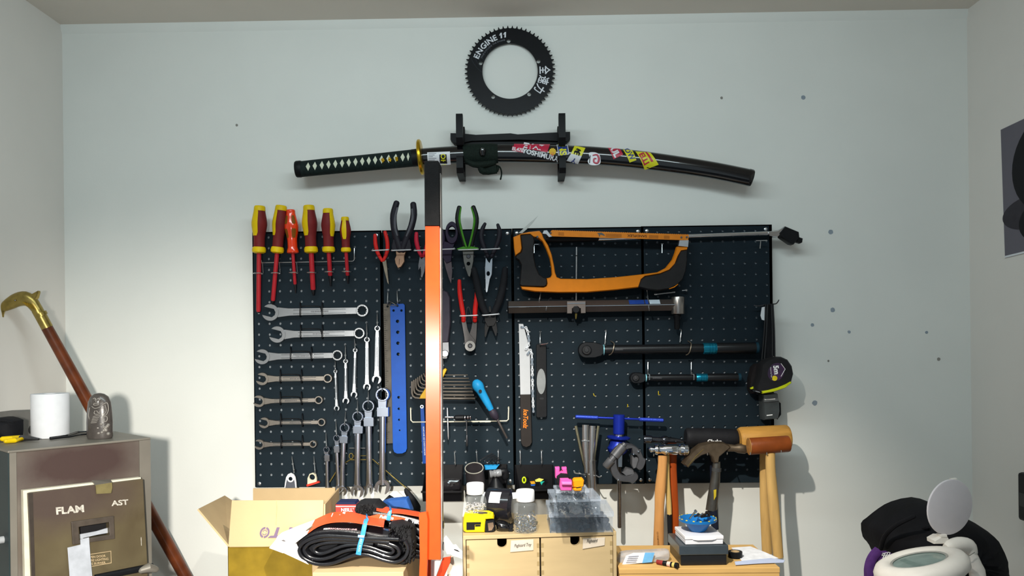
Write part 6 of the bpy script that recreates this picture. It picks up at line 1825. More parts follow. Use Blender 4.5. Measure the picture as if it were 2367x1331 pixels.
# ------------------------------------------------------------------ low carton the tyres lie on
t = T('low_carton', 'low closed carton under the folded tyres', 'carton', P(850, 1331, 400))
zl = P(800, 1309, 450).z
t.add('body', wbox(xr + .004, P(940, 1318, 450).x, -.485, -.27, ZB, zl), CARD, smooth=0, bev=1)
# ------------------------------------------------------------------ folded tyres
TYR = mat('tyre_rubber', '141418', .3, var=.15, scale=40, coat=.35, bump=.08, bscale=300)
TYR2 = mat('tyre_tread', '1a1a1c', .7, var=.2, scale=80, bump=.4, bscale=300)
DT = 465
t = T('folded_tyre', 'folded black bicycle tyre in orange card sleeve, in front', 'tyre', P(790, 1312, 440), 'folded tyres')
layers = [[(1780, 545), (1650, 540), (1500, 535), (1300, 520), (1130, 515), (1010, 545), (945, 590), (925, 640), (955, 700), (1040, 745), (1130, 760), (1230, 745), (1330, 705), (1420, 675), (1520, 680), (1640, 720), (1750, 740), (1830, 700), (1860, 620), (1830, 560)],
          [(1700, 572), (1500, 556), (1300, 545), (1140, 545), (1030, 570), (975, 615), (975, 655), (1020, 700), (1110, 715), (1200, 695), (1300, 650), (1420, 628), (1540, 645), (1660, 690), (1740, 700), (1785, 660), (1760, 612), (1680, 580)],
          [(1560, 585), (1400, 572), (1220, 570), (1110, 585), (1055, 615), (1060, 650), (1110, 668), (1180, 650), (1290, 605), (1410, 592), (1540, 615), (1650, 655), (1710, 665), (1735, 640), (1700, 612), (1600, 590)]]
t.add('layer', MB().ribbon(D7(layers[0]), 7.5, DT, 55, sm=3), TYR)
t.add('layer', MB().ribbon(D7(layers[1]), 7.5, DT - 1, 55, sm=3), TYR)
t.add('layer', MB().ribbon(D7(layers[2]), 7.0, DT - 2, 55, sm=3), TYR)
t.add('gap_shade_plate', MB().plate(D7([(950, 590), (1050, 540), (1300, 530), (1600, 550), (1800, 560), (1840, 640), (1790, 700), (1700, 720), (1500, 670), (1350, 685), (1200, 740), (1080, 745), (970, 700), (935, 640)]), DT - 22, 36, 3), BLACKM)  # dark plate put in for the shade between the tyre layers
t.add('top_tube', MB().tube([D7(935, 585) + (DT - 28, 8, 26), D7(1000, 510) + (DT - 28, 12, 28), D7(1100, 462) + (DT - 28, 15, 28), D7(1300, 450) + (DT - 28, 15, 28), D7(1500, 475) + (DT - 28, 15, 28), D7(1680, 505) + (DT - 28, 14, 28), D7(1800, 520) + (DT - 28, 12, 27), D7(1850, 535) + (DT - 28, 8, 22)], 18, sm=3), TYR)
m = MB()
for i in range(170):
    a = rnd.uniform(0, 1)
    p = (rnd.uniform(1690, 1890), rnd.uniform(425, 560)) if i < 90 else (rnd.uniform(1810, 1905), rnd.uniform(560, 745))
    s_ = rnd.uniform(6, 12)
    m.plate(D7([(p[0], p[1]), (p[0] + s_, p[1] + rnd.uniform(-3, 3)), (p[0] + s_, p[1] + s_), (p[0], p[1] + s_)]), DT - 4 - (0 if p[0] < 1850 else 6) + rnd.uniform(-3, 3), 14, .8)
t.add('tread_knobs', m, TYR2, kind='stuff')
t.add('tread_base', MB().plate(D7([(1690, 430), (1780, 420), (1890, 460), (1900, 560), (1905, 650), (1880, 740), (1820, 765), (1760, 755), (1850, 690), (1860, 600), (1800, 530)]), DT - 10, 45, 4), TYR2)
t.add('sidewall_print', MB().text('PERFORMANCE LINE', *D7(1300, 452), DT + 1, 3.2, 2, wid=1.6, bold=.02), mat('pink_print', 'c9a0a4', .5))
t.add('sidewall_print', MB().text('ADDIX', *D7(1165, 450), DT + 1, 3.2, -4, bold=.03), INKW)
OCARD = mat('orange_card', 'e6502a', .55, var=.05)
WCARD = mat('white_card', 'f2f0f0', .6, var=.02)
fa = [(1000, 490), (1090, 430), (1200, 396), (1350, 390), (1500, 410), (1580, 420), (1652, 433)]
ba = [(1065, 372), (1120, 345), (1210, 312), (1350, 302), (1480, 332), (1570, 350), (1662, 372)]
sl = t.add('card_sleeve', MB().loft([p + (DT + 2,) for p in D7(fa)], [p + (DT - 62,) for p in D7(ba)], 1, 3), OCARD)
fa2 = [(792, 655), (850, 612), (905, 562), (1000, 490)]
ba2 = [(675, 612), (730, 545), (785, 482), (1065, 372)]
t.add('card_tab', MB().loft([p + (DT + 2,) for p in D7(fa2)], [p + (q,) for p, q in zip(D7(ba2), (DT - 30, DT - 45, DT - 55, DT - 62))], 1, 2), WCARD, parent=sl)
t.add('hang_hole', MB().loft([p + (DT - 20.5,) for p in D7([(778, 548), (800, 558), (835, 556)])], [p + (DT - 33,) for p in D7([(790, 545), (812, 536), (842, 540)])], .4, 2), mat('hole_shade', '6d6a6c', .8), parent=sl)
t.add('card_under', MB().sheet([P(*D7(792, 655), DT + 2), P(*D7(905, 575), DT + 2), P(*D7(935, 640), DT - 2), P(*D7(960, 700), DT - 2), P(*D7(1012, 757), DT + 2)], .001), WCARD, parent=sl)
sp_ = (MB().loft([p + (DT - 10,) for p in D7([(1122, 412), (1140, 406)])], [p + (DT - 52,) for p in D7([(1165, 345), (1182, 340)])], .3, 0).loft([p + (DT - 12,) for p in D7([(1185, 396), (1192, 394)])], [p + (DT - 52,) for p in D7([(1215, 326), (1222, 324)])], .3, 0).loft([p + (DT - 30,) for p in D7([(1250, 362), (1275, 358)])], [p + (DT - 42,) for p in D7([(1256, 340), (1282, 336)])], .3, 0).loft([p + (DT - 24,) for p in D7([(1290, 378), (1318, 376)])], [p + (DT - 40,) for p in D7([(1296, 350), (1322, 348)])], .3, 0).loft([p + (DT - 46,) for p in D7([(1300, 332), (1322, 330)])], [p + (DT - 55,) for p in D7([(1304, 316), (1326, 314)])], .3, 0))
for v in sp_.v: v.z += .0016
t.add('sleeve_print', sp_, WCARD, parent=sl)
SB = mat('strap_blue', '3f8fd6', .4, var=.05)
st = t.add('strap', MB().tube([D7(1512, 338) + (DT - 58, 5.2, 1), D7(1505, 370) + (DT - 20, 5.2, 1), D7(1490, 420) + (DT + 4, 5.2, 1), D7(1470, 520) + (DT + 5, 5.4, 1), D7(1448, 600) + (DT + 5, 5.6, 1), D7(1436, 672) + (DT + 3, 6, 1)], 8, sm=3), SB)
t.add('strap_print', MB().text('BIKE BEAN', *D7(1452, 590), DT + 6.5, 5, 101, wid=.9), mat('pale_blue_print', 'a9d2f2', .5), parent=st)
t.add('strap_buckle', MB().plate(D7([(1432, 505), (1490, 508), (1486, 528), (1430, 526)]), DT + 8, 3, .6), mat('buckle_blue', '8fc0ea', .3), parent=st)

DT2 = 400
t = T('folded_tyre', 'second folded tyre behind, partly covered by the orange post', 'tyre', P(920, 1308, 380), 'folded tyres')
for i, p in enumerate(([(1560, 330), (1700, 345), (1860, 375), (2000, 420), (2050, 500)], [(1700, 420), (1850, 440), (1960, 480), (2030, 560)], [(1780, 520), (1900, 520), (1980, 560), (2030, 640)], [(1840, 580), (1930, 595), (2000, 620), (2040, 650)], [(1860, 630), (1930, 650), (2000, 660)], [(1850, 675), (1930, 690), (2000, 692), (2050, 680), (2060, 600)])):
    t.add('layer', MB().ribbon(D7(p), 13 if i < 2 else 9, DT2 - i, 60, sm=3), TYR)
t.add('gap_shade_plate', MB().plate(D7([(1560, 335), (1800, 350), (1990, 420), (2040, 520), (2050, 660), (1960, 690), (1860, 680), (1800, 560), (1600, 420)]), DT2 - 14, 40, 3), BLACKM)  # black plate standing for the shaded gaps behind these layers
m = MB()
for i in range(150):
    p = (rnd.uniform(1405, 1590), rnd.uniform(240, 330)); s_ = rnd.uniform(6, 12)
    if p[1] < 262 and rnd.random() < .4: continue
    m.plate(D7([(p[0], p[1]), (p[0] + s_, p[1]), (p[0] + s_, p[1] + s_), (p[0], p[1] + s_)]), DT2 - 20 + rnd.uniform(-3, 4), 10, .8)
t.add('tread_knobs', m, TYR2, kind='stuff')
t.add('tread_top', MB().plate(D7([(1400, 300), (1415, 245), (1450, 232), (1580, 232), (1610, 260), (1700, 330), (1640, 350), (1480, 345)]), DT2 - 22, 44, 4), TYR2)
sl = t.add('card_sleeve', MB().loft([p + (DT2 + 2,) for p in D7([(1590, 292), (1680, 312), (1800, 318), (1965, 345)])], [p + (DT2 - 50,) for p in D7([(1592, 250), (1690, 264), (1830, 285), (1960, 306)])], 1, 3), OCARD)
lp = t.add('label_panel', MB().plate(D7([(1530, 345), (1600, 328), (1720, 340), (1862, 366), (1840, 396), (1760, 388), (1640, 372), (1560, 362)]), DT2 + 8, 1.5, .2), OCARD)
t.add('lettering', MB().text('Fullrace', *D7(1680, 352), DT2 + 8, 7.2, 7, shear=.2, bold=.03), INKW, parent=lp)
t.add('label_bar', MB().plate(D7([(1842, 360), (1868, 364), (1848, 396), (1822, 392)]), DT2 + 9, 1, .1), INKW, parent=lp)
t.add('lettering', MB().text('TERY', *D7(1935, 396), DT2 + 8, 5.4, 10, bold=.05, wid=1.3), INKW)
st = t.add('strap', MB().tube([D7(1712, 268) + (DT2 - 46, 4.8, 1), D7(1706, 300) + (DT2 + 5, 4.8, 1), D7(1690, 378) + (DT2 + 10, 4.8, 1)], 8, sm=3), SB)
t.add('strap_print', MB().text('BIKE', *D7(1702, 318), DT2 + 11.4, 4, 101), mat('pale_blue_print', 'a9d2f2', .5), parent=st)

# things behind the tyres
t = T('red_packet', 'red and navy packet with white lettering behind the tyres', 'packet', P(800, 1200, 300))
t.add('body', MB().box(775, 1165, 824, 1205, 300, 30, 2), mat('packet_red', 'b23a33', .5))
t.add('navy_top', MB().plate([(775, 1166), (780, 1160), (820, 1160), (824, 1166)], 300, 30, 1), mat('packet_navy', '1a2140', .5))
t.add('lettering', MB().text("NEILL'", 803, 1178, 300.2, 7.6, 0, bold=.02), INKW)
t.add('border', MB().box(776, 1169.4, 823, 1171.2, 300.6, .5, 0), INKW)
solo('blue_wedge', 'blue plastic wedge behind the tyres', 'plastic part', MB().plate(D7([(1560, 330), (1610, 262), (1640, 225), (1700, 208), (1850, 195), (1892, 300), (1880, 360), (1600, 360)]), 270, 26, 3), mat('wedge_blue', '274f8f', .45))
solo('black_prism', 'black triangular piece behind the blue wedge', 'plastic part', MB().plate(D7([(1620, 240), (1690, 172), (1728, 195), (1700, 230)]), 240, 16, 2), BLACK)

# ------------------------------------------------------------------ orange stand
DP = 500
t = T('orange_stand', 'tall orange steel post with black foam top on splayed legs', 'stand', P(1000, 1640, DP))
t.add('post', MB().plate([(982.3, 515), (1015.8, 515), (1018.6, 1294), (984.8, 1294)], DP, 34, 1.2), ORANGE)
t.add('foam_top', MB().plate([(980.3, 374), (983, 370.5), (1012, 370.5), (1015.5, 375), (1017.2, 523), (981.4, 523)], DP + 2, 38, 3), mat('black_foam', '161516', .8, var=.15, scale=80, bump=.3, bscale=500))
t.add('side_rail', MB().plate([(1016.2, 400), (1018.6, 400), (1022.4, 1292), (1019, 1292)], DP - 6, 22, .5), mat('worn_side_steel', '8f8a86', .45, .6, var=.3, scale=30))
t.add('bracket', MB().plate([(968, 1186), (986, 1183.5), (989, 1200), (988, 1294), (987, 1331), (986, 1400), (988, 1600), (970, 1600), (968.5, 1331), (970, 1293)], DP + 14, 6, 1.2), ORANGE)
t.add('brace', MB().plate([(1023, 1291), (1042, 1287), (1041, 1300), (1027, 1331), (996, 1400), (984, 1400), (1009, 1331)], DP - 26, 6, 1.2), mat('orange_enamel_worn', 'b5391a', .4, var=.1))
t.add('rear_leg', MB().plate([(988, 1250), (996, 1250), (996, 1600), (980, 1600)], DP - 34, 6, 1), mat('orange_enamel_worn', 'b5391a', .4, var=.1))
fx, fy = P(983, 1600, DP).x, -DP / 1000
t.add('foot', wbox(fx - .012, fx + .06, fy - .03, fy + .06, ZB + .0005, ZB + .008), ORANGE, smooth=0, bev=1)
t.add('foot_stem', wbox(fx - .004, fx + .012, fy - .006, fy + .03, ZB + .008, P(985, 1590, DP).z), ORANGE, smooth=0)
for v, r in ((1213, 12), (1262, 13)):
    b_ = t.add('bolt', MB().lathe((1020, v, DP - 18), (1026, v, DP - 18), [(0, r), (.35, r), (.36, r * .8), (1, r * .75)], 6), mat('bolt_black', '25252a', .35, .5))
    t.add('washer', MB().lathe((1018, v, DP - 18), (1020.5, v, DP - 18), [(0, r * 1.15), (1, r * 1.15)], 20), STEEL, parent=b_)
# white plastic cut-out card by the post
H3 = crop(960, 1150, 7.35)
t = T('slotted_card', 'torn white card with a slot beside the foot of the post', 'card', P(1045, 1331, 440))
t.add('card', MB().plate(H3([(480, 690), (520, 640), (560, 690), (640, 800), (690, 795), (740, 860), (800, 915), (800, 1040), (720, 1010), (640, 990), (600, 960), (540, 960), (510, 900)]), 455, 1, .2), WCARD)
t.add('slot', MB().plate(H3([(655, 872), (720, 890), (760, 925), (720, 915), (660, 890)]), 455.5, .5, 0), INKK)
t.add('lower_sheet', MB().plate(H3([(225, 1080), (430, 1060), (420, 1120), (350, 1331), (300, 1500), (260, 1500), (255, 1200), (228, 1150)]), 452, 1, .2), WCARD)
t.add('side_sheet', MB().plate(H3([(610, 990), (640, 985), (720, 1420), (740, 1900), (560, 1900), (540, 1250)]), 440, 1, .2), mat('cream_card', 'd8cdb8', .7))

# ------------------------------------------------------------------ brazing hearth / kiln at the left
ZK = 1.336
KA, KB = PZ(18, 1042, ZK), PZ(347, 1011, ZK)
kex = (KB - KA); KW = kex.length; kex.normalize()
key = Vector((-kex.y, kex.x, 0)); kez = Vector((0, 0, 1))
KF = (KA, kex, key, kez)
KD = .215


def PK(u, v, off=0.0):
    """pixel -> point on the kiln's front plane moved off metres towards the room"""
    o = KA - key * off
    r = ray(u, v)
    return CAM + r * ((o - CAM).dot(key) / r.dot(key))


def kplate(px, off, th, holes=()):
    """polygon on the kiln front, front surface off metres proud, thickness th metres"""
    m = MB()
    loops = [[PK(u, v, off) for u, v in lp] for lp in [px] + list(holes)]
    loc = [[((p - KA).dot(kex), p.z) for p in lp] for lp in loops]
    tri = tessellate_polygon([[Vector((a, b, 0)) for a, b in lp] for lp in loc])
    flat = [p for lp in loops for p in lp]; n = len(flat)
    fs = [tuple(q) for q in tri] + [tuple(n + i for i in q) for q in tri]
    o = 0
    for lp in loops:
        for i in range(len(lp)):
            j = (i + 1) % len(lp)
            fs.append((o + i, o + j, n + o + j, n + o + i))
        o += len(lp)
    return m.add(flat + [p + key * th for p in flat], fs)


KM = mat('scorched_enamel', '77716a', .5, .2, var=.3, scale=9, col2='6a5f55', bump=.05, dist=.6)
def scorch(m, centre, ext, frame_o, col, strength=1.0):
    """burnt patch with an irregular outline around a point of the kiln front (object space)"""
    nt = m.node_tree; b = nt.nodes['Principled BSDF']
    src = b.inputs['Base Color'].links[0].from_socket
    tc = nt.nodes.new('ShaderNodeTexCoord')
    mp = nt.nodes.new('ShaderNodeMapping'); mp.vector_type = 'POINT'
    nt.links.new(tc.outputs['Object'], mp.inputs[0])
    mp.inputs['Location'].default_value = tuple(-c / e for c, e in zip(centre, ext))
    mp.inputs['Scale'].default_value = tuple(1 / e for e in ext)
    ln = nt.nodes.new('ShaderNodeVectorMath'); ln.operation = 'LENGTH'; nt.links.new(mp.outputs[0], ln.inputs[0])
    no = nt.nodes.new('ShaderNodeTexNoise'); no.inputs['Scale'].default_value = 18; no.inputs['Detail'].default_value = 6
    nt.links.new(tc.outputs['Object'], no.inputs[0])
    ad = nt.nodes.new('ShaderNodeMath'); ad.operation = 'MULTIPLY_ADD'; ad.inputs[1].default_value = .7
    nt.links.new(no.outputs[0], ad.inputs[0]); nt.links.new(ln.outputs['Value'], ad.inputs[2])
    mr = nt.nodes.new('ShaderNodeMapRange'); mr.inputs['From Min'].default_value = 1.75; mr.inputs['From Max'].default_value = .85
    mr.inputs['To Max'].default_value = strength
    nt.links.new(ad.outputs[0], mr.inputs['Value'])
    mx = nt.nodes.new('ShaderNodeMix'); mx.data_type = 'RGBA'
    nt.links.new(mr.outputs[0], mx.inputs['Factor']); nt.links.new(src, mx.inputs['A']); mx.inputs['B'].default_value = lin(col)
    nt.links.new(mx.outputs['Result'], b.inputs['Base Color'])


KDM = mat('scorched_door', '6a6048', .45, .2, var=.3, scale=11, col2='564b38', bump=.05, dist=.8)
KSID = mat('teal_side', '2e3a3c', .5, .2, var=.15, scale=10)
KLIGHT = mat('grey_trim', '7a756c', .5, .3, var=.1, scale=14)
t = T('kiln', 'scorched brown metal bench kiln with a worn lettered door', 'kiln', KA + kex * KW / 2 + key * KD / 2 - Vector((0, 0, ZK - ZB)))
ko = KA + kex * KW / 2 + key * KD / 2 - Vector((0, 0, ZK - ZB))
sc_c = PK(185, 1075) - ko
scorch(KM, sc_c, (.095, .13, .052), ko, '4a3b38')
scorch(KDM, PK(150, 1150) - ko, (.10, .14, .05), ko, '4f4240', .8)
t.add('body', MB().obox(KF, .004, KW, .002, KD, -(ZK - ZB), -.004), KM, smooth=0, bev=1.5)
t.add('top_sheet', MB().obox(KF, 0, KW + .001, 0, KD + .002, -.004, 0), KLIGHT, smooth=0, bev=1)
t.add('side_panel', MB().obox(KF, 0, .004, .001, KD, -(ZK - ZB), -.004), KSID, smooth=0)
t.add('front_edge', MB().obox(KF, .002, .012, -.001, .002, -(ZK - ZB), -.004), KLIGHT, smooth=0)
t.add('front_edge', MB().obox(KF, KW - .02, KW, -.001, .002, -(ZK - ZB), -.004), KLIGHT, smooth=0)
t.add('lit_door_gap', kplate(E4([(165, 722), (1005, 627), (1008, 640), (205, 735), (240, 1700), (185, 1700)]), .014, .012), mat('lit_gap_pale', 'd9d2bd', .7, var=.08))  # pale strip paints the light caught in the gap along the door
dr = t.add('door', kplate(E4([(203, 742), (1022, 640), (1055, 1268), (1062, 1700), (240, 1700), (215, 1000)]), .022, .018, holes=[E4([(566, 982), (778, 948), (782, 1040), (572, 1075)])]), KDM, bev=1.0, smooth=0)
t.add('door_edge', kplate(E4([(203, 742), (235, 738), (262, 1700), (240, 1700), (215, 1000)]), .0225, .002), mat('dark_edge', '3b342f', .5))
hf = t.add('vent_frame', kplate(E4([(510, 945), (815, 903), (822, 1066), (520, 1110)]), .0255, .004, holes=[E4([(562, 982), (780, 948), (784, 1040), (568, 1078)])]), mat('vent_bronze', '554c44', .42, .4, var=.2), parent=dr, bev=.8, smooth=0)
t.add('vent_back', kplate(E4([(560, 975), (790, 940), (790, 1050), (560, 1085)]), .008, .004), mat('vent_dark', '1b1a1c', .6), parent=dr)
t.add('vent_slip', kplate(E4([(566, 1035), (690, 1012), (780, 985), (782, 1022), (700, 1036), (595, 1060), (592, 1080), (570, 1080)]), .014, .002), mat('grey_paper', 'aeb2ba', .8), parent=dr)
t.add('clip', kplate(E4([(683, 682), (800, 664), (803, 700), (795, 740), (690, 746)]), .028, .003), mat('raw_brass_plate', '8d8258', .4, .6, var=.25, scale=50))
cl = MB().sheet([PK(*E4(655, 648), .008), PK(*E4(790, 642), .008), PK(*E4(800, 664), .028), PK(*E4(683, 682), .028)], .002)
t.add('clip_top', cl, KLIGHT)
LET = mat('worn_white_print', 'b9b3a8', .6, var=.3, scale=200)
kf = lambda off: (lambda u, v: PK(u, v, off))
m = MB().text('FLAM', *E4(500, 858), 0, 15.5, -5.5, bold=.04, wid=1.25, mapf=kf(.0226))
lim = PK(*E4(596, 850), .0226)
keep = [f for f in m.f if sum((m.v[i] - KA).dot(kex) for i in f) / len(f) < (lim - KA).dot(kex)]
m.f = keep
t.add('lettering', m, LET, parent=dr, label='worn white FLAM lettering')
t.add('lettering', MB().text('AST', *E4(856, 808), 0, 11.5, -5, bold=.03, wid=1.35, mapf=kf(.0226)), LET, parent=dr, label='worn white AST lettering')
GOLDP = mat('tan_print', 'b09a78', .6)
for i, s_ in enumerate(('OPEN DOOR', 'BEFORE LIGHTING', 'THE BURNER')):
    t.add('lettering', MB().text(s_, *E4((690, 688, 690)[i], 1193 + i * 24), 0, 5.0, -5.5, bold=.02, wid=(1.0, .95, 1.0)[i], mapf=kf(.0226)), GOLDP, parent=dr)
t.add('notice_border', kplate(E4([(560, 1188), (794, 1152), (797, 1240), (564, 1282)]), .0225, .0004, holes=[E4([(564, 1192), (790, 1157), (793, 1236), (568, 1277)])]), GOLDP, parent=dr)
t.add('paper_slip', kplate(E4([(482, 1130), (575, 1108), (574, 1070), (636, 1056), (645, 1180), (660, 1340), (662, 1500), (505, 1500), (495, 1300)]), .0275, .0008), mat('grey_paper', 'aeb2ba', .8))
t.add('scratch', kplate(E4([(1006, 1055), (1010, 1055), (1012, 1115), (1008, 1115)]), .0224, .0004).add([], []), LET, parent=dr)
t.add('latch_bar', MB().sweep([PK(*E4(680, 1345), .03), PK(*E4(900, 1300), .03), PK(*E4(1090, 1262), .03)], [.006] * 3, seg=10), BLACK)
t.add('hinge', MB().sweep([PK(*E4(1010, 1292), .034), PK(*E4(1060, 1272), .036), PK(*E4(1110, 1284), .034)], [.006, .009, .006], seg=12, cap='round'), KLIGHT)
t.add('knob', MB().wlathe(KA + key * .03 - Vector((0, 0, .152)), KA + key * .03 - Vector((0, 0, .152)) - kex * .022, [(0, .006), (.4, .006), (.5, .012), (.9, .011), (1, .006)], 18, up=Vector((0, 0, 1))), mat('grey_knob', 'a3a6a8', .5))

# ------------------------------------------------------------------ on the kiln
def kbase(u, v):
    p = PZ(u, v, ZK); p.z += .0005; return p


c = kbase(117, 1010)
t = T('paper_roll', 'plain white paper roll standing on the kiln', 'paper roll', c)
r = 39.5 * (c - CAM).y / 1750
h = 101 * (c - CAM).y / 1750
up = Vector((0, 0, 1))
t.add('roll', MB().wlathe(c, c + up * h, [(0, r * .99), (.01, r), (.99, r), (1, r * .985), (1.0, r * .35), (.3, r * .35)], 40), PAPER)
# carved stone figurine
c = kbase(231, 1013)
dS = (c - CAM).y / 1750
t = T('stone_figurine', 'carved dark stone head-shaped figurine with engraved seated figure', 'figurine', c)
STN = mat('carved_stone', '47423f', .32, var=.3, scale=50, coat=.25, bump=.1)
STL = mat('carved_groove', '8f8a84', .5, var=.2, scale=90)
dk = -c.y * 1000
t.add('stone', MB().wlathe(c, c + up * (105 * dS), [(0, 27 * dS, 20 * dS), (.04, 29 * dS, 21 * dS), (.35, 29.5 * dS, 21 * dS), (.6, 28 * dS, 20 * dS), (.8, 25.5 * dS, 18 * dS), (.92, 20 * dS, 14 * dS), (.98, 11 * dS, 8 * dS), (1, 3 * dS, 2 * dS)], 28), STN)
fd = dk + 21 * dS * 1000
Q = crop(0, 900, 3.09)
face = t.add('carved_face', MB().pillow(Q([(655, 60), (690, 48), (722, 58), (730, 95), (718, 130), (690, 145), (660, 130), (650, 95)]), fd - 8, 7, 3, sm=2, rings=4), STN)
m = MB()
g = lambda pts, r=.8, dd=0: m.tube([q + (fd + dd, r) for q in Q(pts)], 6, sm=3)
g([(665, 68), (675, 62), (686, 70), (675, 76)], .9, 0); g([(695, 70), (705, 62), (718, 68), (706, 76)], .9, 0)
g([(688, 72), (684, 86), (692, 88)], .7, 1); g([(668, 103), (685, 98), (704, 102), (700, 110), (672, 112), (668, 103)], .8, 1)
g([(655, 120), (680, 136), (720, 122)], .7, 0)
g([(730, 110), (765, 95), (775, 140), (760, 180), (735, 190)], 1.0, -3)
g([(750, 110), (760, 150), (745, 180)], .8, -3); g([(640, 130), (632, 190), (650, 230)], .9, -3)
g([(690, 150), (700, 165), (715, 160)], .9, 0); g([(680, 150), (672, 170), (690, 178), (715, 172)], .9, 0)
for i in range(5):
    g([(665 - 4 * i, 195 + 11 * i), (690 - 2 * i, 188 + 12 * i), (715 - 6 * i, 190 + 11 * i)], .9, 0)
g([(735, 195), (765, 195), (762, 225), (735, 225), (735, 195)], 1.0, -2)
t.add('carved_groove', m, STL, parent=face)
m = MB()
for i in range(22):
    a = rnd.uniform(0, 1)
    u, v = Q(640 + 140 * a, 245 + rnd.uniform(0, 70) + 10 * abs(a - .5))
    m.wlathe(P(u, v, fd - 5 - abs(a - .5) * 12), P(u, v, fd + 1 - abs(a - .5) * 14), [(0, .0035), (.6, .003), (1, .001)], 8)
t.add('carved_boss', m, STL)
# cable, orange clip, pliers, case, grey box
t = T('cable_plug', 'black cable with a red and orange plug on the kiln', 'cable', kbase(100, 1018))
pc = lambda u, v, dz=.003: PZ(u, v, ZK) + Vector((0, 0, dz))
t.add('cable', MB().sweep([pc(208, 1000), pc(180, 1002), pc(155, 1010), pc(130, 1014), pc(116, 1016)], [.0022] * 5, seg=8), BLKWIRE)
t.add('cable', MB().sweep([pc(208, 1006), pc(185, 1008), pc(160, 1013), pc(130, 1016), pc(116, 1018)], [.0018] * 5, seg=8), BLKWIRE)
t.add('plug', MB().wlathe(pc(76, 1006, .012), pc(112, 1012, .010), [(0, .008), (.1, .011), (.6, .011), (1, .008)], 14), BLACK)
t.add('red_band', MB().wlathe(pc(98, 1006, .014), pc(112, 1010, .012), [(0, .0085), (1, .0085)], 12), RED)
t.add('orange_end', MB().wlathe(pc(95, 1014, .007), pc(117, 1012, .008), [(0, .007), (.2, .008), (.8, .008), (1, .005)], 12), mat('orange_plug', 'f0561c', .4))
t = T('yellow_pliers', 'yellow-handled small pliers lying on the kiln edge', 'pliers', kbase(40, 1023))
t.add('handle', MB().sweep([pc(6, 1022, .006), pc(26, 1021, .006), pc(46, 1018, .006)], [.0045, .005, .004], seg=10, cap='round'), YELLOW)
t.add('handle', MB().sweep([pc(14, 1026, .005), pc(34, 1024, .005), pc(50, 1021, .005)], [.004, .0045, .0035], seg=10, cap='round'), YELLOW)
t.add('jaws', MB().sweep([pc(48, 1020, .006), pc(62, 1020, .006), pc(90, 1020, .004)], [.006, .005, .002], seg=8), DSTEEL)
c = kbase(14, 1017)
t = T('black_pouch', 'black zipped pouch at the left edge on the kiln', 'pouch', c)
dk = -c.y * 1000
t.add('body', MB().pillow(E4([(-90, 250), (-40, 208), (30, 200), (98, 222), (104, 240), (100, 345), (60, 362), (-80, 362)]), dk, 18, 25, sm=2, rings=5), BLACKM)
t.add('zip', MB().tube([q + (dk + 14, 1.2) for q in E4([(-30, 228), (30, 226), (96, 238)])], 6), BLACK)
c = kbase(30, 1004)
dk = -c.y * 1000
t = T('grey_box', 'flat grey metal box behind the paper roll on the kiln', 'box', c)
t.add('body', MB().plate([(-14, 952), (72, 949), (75, 953), (77, 1008), (-14, 1010)], dk - 30, 40, 1.5), mat('grey_box_paint', '6b6a67', .5, .3, var=.08))

# ------------------------------------------------------------------ cane
t = T('walking_cane', 'wooden walking cane with brass eagle-head handle leaning in the corner', 'cane', P(440, 1350, 30))
WOODC = mat('cane_wood', '6b3519', .42, var=.2, scale=30, stretch=(1, 1, 1), col2='4c2412', coat=.3)
pth = [(108, 756, 196, 12.5), (160, 850, 168, 13.2), (215, 950, 138, 13.8), (330, 1155, 78, 14.6), (432, 1338, 24, 14), (470, 1400, 20, 12)]
t.add('shaft', MB().tube(pth, 18), WOODC)
t.add('brass_collar', MB().tube([(86, 716, 207, 12.4), (96, 733, 202, 12.8), (109, 757, 196, 12.8)], 18), BRASS)
t.add('collar_ring', MB().tube([(92.6, 722.4, 205, 13.6), (96.6, 729.6, 203, 13.6)], 18), BRASS)
hd = t.add('eagle_head', MB().tube([(6, 733, 212, 2.5, 3), (4.5, 720, 212, 6.5, 6), (9, 711, 212, 10.5, 8), (24, 701, 212, 14.5, 11), (42, 692, 212, 16.5, 13), (58, 690, 212, 17, 13.5), (72, 697, 210, 15, 13), (81, 708, 208, 13, 12.4), (88, 718, 206, 12, 12)], 18, sm=3), BRASS)
t.add('crest', MB().plate([(66, 682), (76, 677), (86, 671.5), (86.5, 676), (83, 688), (78, 694), (68, 690)], 217, 10, 2), BRASS, parent=hd)
t.add('eye', MB().lathe((35, 694, 222), (35, 694, 226), [(0, 2.4), (1, 1)], 10), DSTEEL, parent=hd)
m = MB()
for i in range(5):
    m.tube([(52 + 5 * i, 698 + i, 224 - i * .6, .7), (58 + 5 * i, 702 + 2 * i, 223 - i * .6, .8), (63 + 5 * i, 709 + 2 * i, 221 - i, .6)], 6)
t.add('feather_line', m, GOLD, parent=hd)

